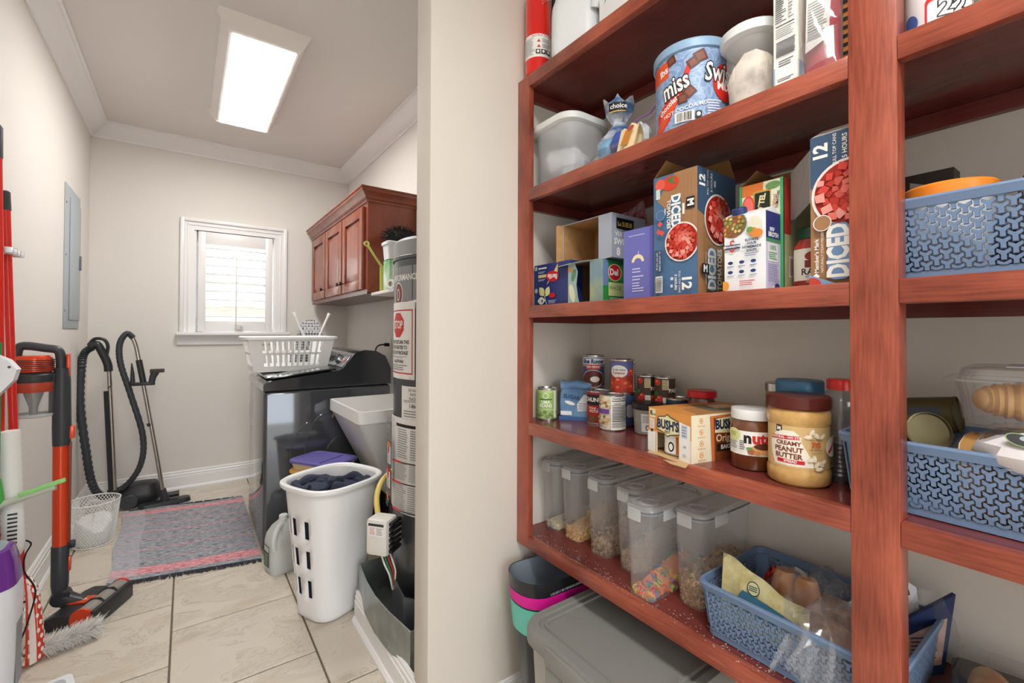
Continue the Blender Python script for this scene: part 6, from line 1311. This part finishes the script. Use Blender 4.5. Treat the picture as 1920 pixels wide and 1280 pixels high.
cg = film_mat('bottle_clear', 'dfe4e6', .12, .8); b = B(); pr = [(.036, 0), (.038, .004)]+[(.038+(.0012 if i % 2 else -.0008), .010+i*.0045) for i in range(16)]+[(.037, .090), (.034, .115), (.032, .130), (.036, .150), (.034, .168), (.022, .182), (.021, .188)]
b.lathe(pr, cg, seg=36); b.build('bottle', t, smooth=40)
b = B(); b.lathe([(.034, .004), (.0355, .009), (.0355, .078), (0, .080)], mat('coffee_dark', '2a1d16', .3), seg=28); b.build('contents', t)
b = B(); b.lathe([(.025, .184), (.025, .202), (.023, .205), (0, .205)], mat('cap_red', 'd8261d', .3), seg=36); b.build('cap', t)
# ------------------------------------------------------------------ lowest shelf: cereal keepers
z = ZS[4]
kp = film_mat('keeper_plastic', 'f6f8fb', .20, .5, .12, .5); kl = film_mat('keeper_lid', 'f2f5f8', .28, .5, .12, .5); kt = film_mat('keeper_tab', 'f6f8fa', .55, .4, .2); gk = mat('gasket', '5c6470', .5)
def keeper(label, x0, yl, cover=None):
    W, D, Hh = .084, .235, .222
    t = thing('cereal_keeper', label, 'container', (x0+D/2, yl-W/2, z), group='clear cereal keepers in a row on the lowest shelf')
    b = B(); o1 = [z3(rrect(D*.90, W*.84, .022), 0), z3(rrect(D*.92, W*.88, .024), .006), z3(rrect(D, W, .026), Hh)]; i1 = [z3(rrect(D-.003, W-.003, .025), Hh), z3(rrect(D*.91, W*.86, .023), .004)]
    b.loft(o1, kp, True, False); b.build('body', t, smooth=50)
    b = B(); b.loft([z3(rrect(D+.008, W+.006, .030), Hh-.004), z3(rrect(D+.010, W+.008, .031), Hh), z3(rrect(D+.010, W+.008, .031), Hh+.008), z3(rrect(D+.002, W, .028), Hh+.014), z3(rrect(D-.014, W-.014, .022), Hh+.014), z3(rrect(D-.018, W-.018, .020), Hh+.010)], kl); ld = b.build('lid', t, smooth=40)
    b = B(); lo = [z3(rrect(D+.0105, W+.0085, .031), Hh+.0005), z3(rrect(D+.0125, W+.0105, .032), Hh+.001), z3(rrect(D+.0125, W+.0105, .032), Hh+.004), z3(rrect(D+.0105, W+.0085, .031), Hh+.0045)]; b.loft(lo, gk, False, False); b.build('gasket', ld)
    b = B(); b.box(-D/2-.0085, -D/2-.0055, -.018, .022, Hh-.022, Hh+.008, kt, .0012); b.build('front_tab', ld)
    b = B(); b.box(-D/2+.045, -D/2+.10, -W/2-.0075, -W/2-.0048, Hh-.022, Hh+.006, kt, .0012); b.build('side_tab', ld)
    b = B(); b.lathe([(.022, 0), (.024, .001), (.024, .0025), (.022, .003), (.022, 0)], kt, c=(-D/2+.05, 0, Hh+.010), seg=28, cap0=False, cap1=False); b.build('pour_ring', ld)
    b = B(); b.box(-D/2+.018, -D/2+.085, -W/2+.012, W/2-.012, Hh+.010, Hh+.013, kl, .004); b.build('pour_flap', ld)
    return (x0+D/2, yl-W/2, D, W)
def heap(name, label, cat, box, h, kind, cols, n, s, seed, slope=.3):
    cx, cy, D, W = box; rd = random.Random(seed); b = B(); D *= .84-(.05 if kind == 'loop' else .02); W *= .76-(.10 if kind == 'loop' else .04)
    ms = [mat('cereal_'+c, c, .8) for c in cols]
    lo = []
    for q, k in ((.004, 1), (.55, 1.02), (.85, 1.0), (.95, .5)):
        lo.append([Vector((cx+x*k, cy+y*k, z+.003+h*q*(1+slope*(x/D)*2*(q > .1)))) for x, y in rrect(D, W, .02)])
    b.loft(lo, ms[0])
    for i in range(n):
        e = rd.random()
        if e < .45: x, y = -D/2-.001, rd.uniform(-W/2, W/2)+.0; zz = rd.uniform(.004, h*(1-slope))
        elif e < .75: x, y = rd.uniform(-D/2, D/2), -W/2-.001; zz = rd.uniform(.004, h*(1+slope*x/D*2))
        else: x, y = rd.uniform(-D/2, D/2), rd.uniform(-W/2, W/2); zz = h*(1+slope*x/D*2)*rd.uniform(.92, 1.08)
        if e < .45 and abs(y) > W/2-.012: x += .007
        if .45 <= e < .75 and x < -D/2+.014: y += .007
        c = Vector((cx+x, cy+y, z+max(.006, zz))); m = rd.choice(ms)
        Rm = Matrix.Translation(c) @ Matrix.Rotation(rd.uniform(0, PI), 4, 'X') @ Matrix.Rotation(rd.uniform(0, PI), 4, 'Y')
        if kind == 'loop':
            ri, ro = s*.42, s; sg = 9
            b.loft([[Rm @ Vector(((ro+ri)/2*math.cos(a)+(ro-ri)/2*math.cos(a)*math.cos(f), (ro+ri)/2*math.sin(a)+(ro-ri)/2*math.sin(a)*math.cos(f), (ro-ri)/2*math.sin(f))) for a in [2*PI*k/sg for k in range(sg)]] for f in [2*PI*k/5 for k in range(6)]], m, False, False)
        elif kind == 'flake':
            pts = [Rm @ Vector((s*rd.uniform(.7, 1.2)*math.cos(2*PI*k/6), s*rd.uniform(.5, 1)*math.sin(2*PI*k/6), s*.25*math.sin(k*2))) for k in range(6)]; n_ = Rm.to_3x3() @ Vector((0, 0, s*.22)); b.loft([pts, [q+n_ for q in pts]], m)
        else:
            b.tube([Rm @ Vector((-s, 0, 0)), Rm @ Vector((0, 0, s*.2)), Rm @ Vector((s, 0, 0))], [s*.3, s*.42, s*.3], m, 5)
    o = tag(b.build(name, smooth=30), label, cat); o['kind'] = 'stuff'; return o
KL = [('clear cereal keeper nearest the left side wall', 1.008, 1.233), ('second clear cereal keeper from the left, holding tan flakes', 1.008, 1.131), ('third clear cereal keeper from the left, holding brown bran', 1.002, 1.007), ('fourth clear keeper from the left, holding fine oats', 1.004, .893), ('clear keeper of coloured cereal rings pulled to the shelf edge', .930, .793), ('clear cereal keeper nearest the blue basket', 1.000, .697)]
KB = [keeper(*a) for a in KL]
heap('cereal_pieces', 'few pale and blue marshmallow cereal pieces in the leftmost keeper', 'cereal', KB[0], .024, 'flake', ('d9c9a8', '7fb0d0', 'e0cfa0'), 170, .007, 1)
heap('cereal_pieces', 'tan curled corn chips in the second keeper', 'cereal', KB[1], .052, 'flake', ('d3a767', 'c4934f', 'e0b878'), 230, .012, 2, .45)
heap('cereal_pieces', 'brown bran flakes in the third keeper', 'cereal', KB[2], .066, 'flake', ('a98a66', '8f7050', 'bfa27c', '7d5c48'), 420, .008, 3, .35)
heap('cereal_pieces', 'fine pale oats in the fourth keeper', 'cereal', KB[3], .062, 'flake', ('c0a888', 'a8907a', 'd0bc9c'), 420, .006, 4, .3)
heap('cereal_pieces', 'multicoloured cereal rings at the bottom of the front keeper', 'cereal', KB[4], .034, 'loop', ('e08a5a', 'd9566a', 'e3b84a', '3f9a72', '4a78c0', 'dd6a24', 'c9cf5a'), 150, .0095, 5, .75)
heap('cereal_pieces', 'golden oat flakes in the keeper beside the blue basket', 'cereal', KB[5], .075, 'flake', ('b99468', 'a5825c', 'cbab7c', '8f6f52'), 420, .009, 6, .2)
# crumbs on the board
b = B(); rd = random.Random(12); cm_ = mat('crumb_white', 'cfc6bb', .9)
for i in range(260):
    x = rd.choice((rd.uniform(.922, .99), rd.gauss(.945, .012))); y = rd.uniform(.34, 1.18)
    if not .921 < x < 1.0: continue
    s = rd.uniform(.0003, .0009); b.box(x-s, x+s, y-s*1.5, y+s*1.5, z, z+.0006, cm_)
o = tag(b.build('crumbs', smooth=0), 'white crumbs scattered along the front of the lowest shelf', 'crumbs'); o['kind'] = 'stuff'
# blue basket with bread
blue_basket('blue plastic lattice basket of breads on the lowest shelf', .948, 1.225, .235, .590, z, .118)
t = thing('bread_bag', 'cream and teal bread bag leaning on the front of the lower blue basket', 'bag', (.990, .475, z+.02), rz=math.radians(6))
bc = mat('bag_cream', 'd8cf9e', .3, coat=.3, noise=(40, 'b9ac72'))
def bp_(s): return lambda u, v: Vector((s*.012*math.sin(PI*u)*math.sin(PI*min(1, v*1.02))+.02*v+.004*math.sin(u*15), .085-.17*u, .01+(.125+.018*math.cos(u*3.4)-.020*u)*v))
b = B(); sheet(b, bp_(-1), 16, 10, bc); sheet(b, bp_(1), 16, 10, bc); b.build('film', t, smooth=30)
p = Print(); p.poly([(.03, .062), (.125, .052), (.150, .075), (.10, .088), (.05, .098)], ink('3a6f86')); p.disc(.072, .108, .013, .015, ink('2c3a34')); p.disc(.072, .108, .011, .013, ink('c9c9a0')); p.lines(.063, .102, .081, .114, 3, ink('2c3a34'), .5, .05); p.build('print', t, O=(0, .085, 0), U=(0, -1, 0), V=(.12, 0, 1), N=(-1, 0, 0), lift=.015)
def loaf(b, m, c, L_, r_, d, seed=1, seg=12):
    rd = random.Random(seed); d = Vector(d).normalized(); P = [Vector(c)+d*(L_*(i/8-.5)) for i in range(9)]
    b.tube(P, [r_*(.35+.65*math.sin(PI*(.08+.84*i/8))**.6) for i in range(9)], m, seg)
t = thing('bun_pack', 'two golden hot dog buns in clear wrap inside the lower basket', 'buns', (1.080, .445, z+.006))
bn = mat('bun_gold', 'b9763a', .45, noise=(20, 'd9a566', (1, 1, .6)))
for k, y in enumerate((-.022, .022)):
    b = B(); loaf(b, bn, (0, y, .075), .135, .028, (.10, 0, 1), k); b.build('bun', t)
b = B(); blob(b, film, (0, 0, .076), .045, .06, .080, seed=3, jit=.08); b.build('wrap', t, smooth=20)
t = thing('red_packet', 'shiny red packet between the buns and the basket wall', 'packet', (1.14, .515, z+.035)); b = B(); blob(b, mat('foil_red', 'b01f24', .15, .4), (0, 0, 0.03), .026, .024, .050, seed=9, jit=.2); b.build('foil', t, smooth=15)
t = thing('pastry_bag', 'clear bag of chocolate pastries hanging over the front of the lower basket', 'bag', (1.03, .335, z+.02))
pst = mat('pastry', 'a87445', .5, noise=(25, '7a4a2a'))
for k, (x, y, q, d) in enumerate(((.0, .02, .060, (.5, 1, 0)), (.05, -.02, .065, (.6, 1, .1)), (.09, .04, .062, (.3, 1, 0)))):
    b = B(); loaf(b, pst, (x, y, q), .11, .030, d, k); b.build('pastry', t)
b = B(); rd = random.Random(31)
def fl_(u, v):
    x = .12-.24*v; zz = .118-.055*max(0, v-.62)/.38+.02*math.sin(u*9+v*6)-.35*max(0, v-.80)**1.2; return Vector((x+.012*math.sin(u*21), .085-.16*u+.012*math.sin(v*13), zz+.008*math.sin(u*17+v*23)))
sheet(b, fl_, 22, 22, film); b.build('film', t, smooth=12)
b = B(); sheet(b, lambda u, v: fl_(u, .62+.36*v)+Vector((-.005, 0, .004+.006*math.sin(u*14))), 18, 8, film); b.build('film_fold', t, smooth=12)
t = thing('pastry_label', 'white bakery label with black script lettering standing in the basket', 'label', (1.165, .305, z+.09), rz=math.radians(-62), rx=math.radians(-18))
b = B(); b.prism([(-.060, .0), (.02, -.01), (.052, .02), (.05, .072), (.02, .090), (-.03, .065), (-.062, .02)], 0, .0008, mat('label_white', 'e6ebf2', .5), axis='y'); b.build('card', t, smooth=0)
p = Print(); p.text('Pain', -.012, .026, .032, K, rot=22, shear=.3); p.text('au Ch', .006, .052, .030, K, rot=22, shear=.3); p.lines(.0, .066, .04, .078, 3, ink('9aa0aa')); p.rect(-.052, .003, -.034, .016, ink('e6c98a')); p.build('print', t)
t = thing('navy_packet', 'navy printed packet standing at the far end of the lower basket', 'packet', (1.165, .262, z+.01), rz=math.radians(-35))
b = B(); b.prism([(-.05, 0), (.05, 0), (.075, .155), (-.035, .10)], -.004, .004, mat('packet_navy', '28365e', .35), axis='y'); b.build('packet', t, smooth=0); p = Print(); p.poly([(-.03, .01), (.045, .02), (.058, .11), (-.022, .075)], ink('c9a99a')); p.lines(-.015, .03, .04, .075, 6, ink('5c4a5c')); p.build('print', t, O=(0, -.004, 0))
b = B(); sheet(b, lambda u, v: Vector((1.19+.03*math.sin(u*3)*v-.03*v, .285-.085*u, z+.06+.115*v*math.sin(PI*(.15+.7*u))+.006*math.sin(u*19+v*9))), 12, 8, film); tag(b.build('plastic_wrap', smooth=12), 'loose clear wrap rising from the far end of the lower basket', 'wrap')

# ------------------------------------------------------------------ floor below the shelves
t = thing('storage_bin', 'light grey storage bin with a dark grey latched lid below the shelf', 'bin', (.945, .795, 0))
gb, gl = mat('bin_grey', 'b1afa9', .45), mat('bin_lid_grey', '8b8b88', .42)
b = B(); b.loft([z3(rrect(.30, .36, .04), 0), z3(rrect(.32, .38, .045), .01), z3(rrect(.355, .41, .05), .385)], gb); b.build('body', t)
b = B(); b.loft([z3(rrect(.375, .43, .055), .375), z3(rrect(.382, .437, .058), .380), z3(rrect(.382, .437, .058), .412), z3(rrect(.370, .425, .055), .424), z3(rrect(.330, .385, .045), .424), z3(rrect(.322, .377, .042), .417)], gl); ld = b.build('lid', t, smooth=40)
b = B(); lo = [z3(rrect(.300, .355, .03), .417), z3(rrect(.296, .351, .03), .423), z3(rrect(.286, .341, .028), .423), z3(rrect(.282, .337, .028), .418)]; b.loft(lo, gl, False, False); b.build('lid_ridge', ld)
b = B(); b.box(-.200, -.186, -.10, .10, .372, .418, gl, .005); b.build('latch', ld)
b = B(); b.box(-.196, -.186, -.10, .10, .30, .37, gl, .004); b.build('latch_arm', ld)
t = thing('pet_food_bag', 'open black and pink pet food bag between the grey bin and the wall', 'bag', (.965, 1.125, 0))
bk = mat('bag_black', '232226', .3, coat=.3); lin_ = mat('bag_lining', 'a9b4c2', .25, .3, bump=(60, .6))
def bl_(z_, w, d, ox=0, oy=0, tilt=0): return [Vector((x+ox, y+oy, z_+tilt*x)) for x, y in rrect(w, d, d*.45, 6)]
L0 = [bl_(0, .20, .13, .03), bl_(.10, .24, .15, .03), bl_(.28, .29, .16, .02), bl_(.46, .33, .16, .02, .0, -.06)]
b = B(); b.loft(L0, bk, True, False); b.build('bag', t, smooth=60)
b = B(); b.loft([bl_(.459, .326, .156, .02, 0, -.06), bl_(.30, .28, .15, .02), bl_(.18, .25, .14, .03)], lin_, False, True); b.build('lining', t, smooth=60)
def band_(z0, z1, m):
    def lp(z_):
        k = (z_-.28)/.18; return [Vector(((p_.x-.02)*1.006+.02, p_.y*1.012, p_.z)) for p_ in bl_(z_, .29+.04*k, .16, .02, 0, -.06*k)]
    b = B(); b.loft([lp(z0), lp(z1)], m, False, False); return b
band_(.385, .418, ink('e0149a')).build('pink_band', t, smooth=60); band_(.300, .380, ink('6fd0c0')).build('teal_band', t, smooth=60)
p = Print(); p.bars(-.10, .427, .05, .434, 24, ink('b9b9be')); p.build('print', t, O=(.03, -.0825, 0), lift=.0015)

# ------------------------------------------------------------------ right bay
z = ZS[1]
t = thing('drink_mix_tub', 'white drink mix tub with red lettering on the upper right shelf', 'tub', (1.000, .192, z)); b = B(); b.lathe([(.040, 0), (.042, .004), (.042, .14)], mat('tub_gloss', 'eceef2', .3), seg=40); b.build('tub', t); b = B(); b.lathe([(.044, .138), (.044, .16), (0, .162)], mat('lid_red', 'c8202a', .3), seg=40); b.build('lid', t)
p = Print(); p.rr(-.016, .012, .052, .058, .008, ink('d2232a')); p.rr(-.013, .012, .050, .050, .006, Wt); p.text('22', .018, .034, .036, K, bold=.08); p.text('22', .018, .034, .036, ink('f3f2ee'), bold=.02); p.lines(-.010, .068, .045, .12, 6, ink('8a8d92')); p.disc(-.035, .03, .010, .014, ink('3f5a9c'), rot=20); p.rect(-.045, .10, -.02, .14, ink('d2232a')); p.build('label', t, cyl=(.0422, 192))
t = thing('glass_jar', 'dark jar behind the post on the upper right shelf', 'jar', (1.05, .075, z)); b = B(); b.lathe([(.03, 0), (.032, .004), (.032, .10), (.025, .115)], mat('jar_dark_green', '2f4a34', .1, coat=.6), seg=32); b.build('jar', t); b = B(); b.lathe([(.027, .113), (.027, .13), (0, .131)], tin, seg=32); b.build('lid', t)
z = ZS[2]
G_ = 'blue lattice baskets on the shelves'
blue_basket('blue plastic lattice basket with an orange lidded tub on the middle right shelf', .965, 1.215, -.140, .288, z, .134)
t = thing('orange_lid_tub', 'round tub with an orange lid inside the middle right basket', 'tub', (1.055, .190, z+.004)); b = B(); b.lathe([(.045, 0), (.055, .11), (.055, .138)], mat('tub_milky', 'e2e4e6', .35, alpha=.9), seg=40); b.build('tub', t)
b = B(); b.lathe([(.060, .134), (.062, .136), (.062, .153), (.058, .157), (.052, .155), (0, .155)], mat('lid_orange', 'f08a2c', .35), seg=56); b.build('lid', t)
t = thing('dark_bag', 'purple brown crinkled bag rising from the middle right basket', 'bag', (1.07, .06, z+.004)); b = B()
b.loft([[Vector((r_*math.cos(2*PI*i/18)*(1+.12*math.sin(i*5+q*40))+ox, r_*.8*math.sin(2*PI*i/18)*(1+.12*math.cos(i*3)), q)) for i in range(18)] for q, r_, ox in ((0, .06, 0), (.08, .07, 0), (.15, .06, 0), (.20, .035, .0), (.25, .022, -.0), (.29, .03, 0))], mat('bag_plum', '4a3540', .15, .3, coat=.6), cap1=False); b.build('bag', t, smooth=15)
t = thing('spice_carton', 'dark carton with a pale label behind the wooden post', 'box', (1.135, .222, z+.0)); 
t.location = (1.220, .212, z); carton(t, .05, .075, .24, mat('carton_dark', '3a322c', .5)); p = Print(); p.poly([(.008, .13), (.07, .10), (.07, .20), (.008, .225)], ink('b9b7ae')); p.lines(.014, .14, .065, .2, 6, ink('7a776e')); fx(p, t, .075)
b = B(); blob(b, mat('packet_cream', 'e3d9cc', .4), (0, 0, .05), .05, .06, .05, seed=5); tag(b.build('snack_packet', loc=(1.03, -.04, z+.006), smooth=25), 'pale packet seen through the lattice of the middle right basket', 'packet')
z = ZS[3]
blue_basket('blue plastic lattice basket of bread and cans on the right shelf behind the post', .965, 1.215, -.130, .322, z, .122)
def small_can(x, y, zz, lab, rx=0):
    t = thing('food_can', lab, 'can', (x, y, zz), rx=rx); p = Print(); p.rect(-.05, .02, .05, .075, ink('4a5464')); p.lines(-.03, .03, .03, .065, 4, ink('c9ccc2')); can(t, .033, .095, mat('label_gold', '5f5638', .5), p, 235, lids=mat('gold_tin', '6b6347', .5, .6)); return t
small_can(1.145, .275, z+.004, 'gold can standing lowest in the right basket by the post')
t = small_can(1.150, .235, z+.138, 'gold can lying on its side behind the bread', rx=math.radians(82)); t.location = (1.155, .290, z+.137)
t = small_can(1.09, .26, z+.13, 'gold rimmed can end turned to the front beside the post', rx=0); t.rotation_euler = (math.radians(75), 0, math.radians(-50)); t.location = (1.095, .270, z+.108)
t = thing('bread_loaf', 'sliced white bread loaf in a clear bag in the right basket', 'bread', (1.06, .085, z+.006))
b = B(); br2 = mat('bread_white', 'e3d3ae', .8, noise=(60, 'd2bd90')); cr = mat('bread_crust', 'b5854a', .7)
def slice_(y): return [(-.055, 0), (.055, 0), (.057, .07), (.066, .095), (.055, .118), (.02, .126), (-.02, .126), (-.055, .118), (-.066, .095), (-.057, .07)]
for k in range(9):
    y0 = -.10+k*.021; b = B(); M_ = Matrix.Translation((0, y0, 0)); b.prism(slice_(0), 0, .019, br2, axis='y', M=M_); b.prism([(x*1.02, q*1.015) for x, q in slice_(0)], .002, .017, cr, axis='y', M=M_); b.build('bread_slice', t, smooth=30)
b = B(); blob(b, film, (0, -.005, .070), .085, .125, .078, seg=18, seed=6, jit=.06); b.build('bag', t, smooth=15)
t = thing('printed_bread_bag', 'white bread bag with a dark printed eye shape lying on the loaf', 'bag', (.990, .075, z+.095)); b = B(); blob(b, mat('bag_white_gloss', 'e2dfe2', .2, coat=.5), (0, 0, .028), .04, .075, .034, seg=18, seed=8, jit=.1); b.build('bag', t, smooth=25)
p = Print(); p.disc(0, 0, .017, .010, ink('7d9a5a'), rot=-20); p.disc(0, 0, .0155, .0085, K, rot=-20); p.disc(.004, .003, .006, .004, ink('9aa0b0')); p.build('print', t, O=(-.030, .025, .052), U=(0, -1, 0), V=(.55, 0, .8), N=(-.8, 0, .55), lift=.004)
t = thing('pastry_clamshell', 'clear plastic clamshell of croissants on top of the bread', 'clamshell', (1.075, .070, z+.158), rz=math.radians(4))
b = B()
N2 = 64
def cl_(w, d, q, amp): 
    P = rrect(w, d, .03, 15); return [Vector((x*(1+amp*(1 if (i//2) % 2 else 0)), y*(1+amp*(1 if (i//2) % 2 else 0)), q)) for i, (x, y) in enumerate(P)]
b.loft([cl_(.13, .20, 0, 0), cl_(.135, .205, .006, .02), cl_(.150, .222, .062, .02), cl_(.152, .224, .066, 0)], clear, True, False); b.build('tray', t, smooth=30)
b = B(); b.loft([cl_(.152, .224, .066, 0), cl_(.176, .250, .067, 0), cl_(.176, .250, .070, 0), cl_(.150, .222, .071, 0), cl_(.140, .21, .086, 0), cl_(.12, .19, .090, 0)], film_mat('clamshell_lid', 'e9ecee', .16, .7), False, True); b.build('lid', t, smooth=30)
b = B(); b.box(-.055, .05, -.09, .055, .0905, .0912, mat('label_white', 'e6ebf2', .5)); b.build('label', t, smooth=0)
for k, y in enumerate((-.052, .038)):
    b = B(); pts = [(.0+.02*math.cos(a)-.0, y+.055*math.sin(a), .032) for a in [-1.3+2.6*i/8 for i in range(9)]]; b.tube(smooth_path(pts, 4), [max(.006, .030*math.sin(PI*(.06+.88*i/32))**.6*(1+.07*math.sin(i*1.9))) for i in range(33)], mat('croissant', 'b9702c', .4, noise=(18, 'e0b070')), 14); b.build('croissant', t)
z = ZS[4]
t = thing('pastry_clamshell', 'dark tray of croissants at the lower right corner of the picture', 'clamshell', (1.16, .115, z), rz=math.radians(10)); b = B(); b.loft([z3(rrect(.13, .17, .02), 0), z3(rrect(.15, .19, .022), .05), z3(rrect(.146, .186, .02), .05), z3(rrect(.127, .167, .018), .004)], mat('tray_dark', '2a211c', .3)); b.build('tray', t)
for k, y in enumerate((-.045, .04)):
    b = B(); loaf(b, MATS['croissant'], (0, y, .036), .12, .034, (1, .1, 0), k+3); b.build('croissant', t)
b = B(); b.loft([z3(rrect(.15, .19, .022), .05), z3(rrect(.13, .17, .02), .085)], clear, False, True); b.build('lid', t)
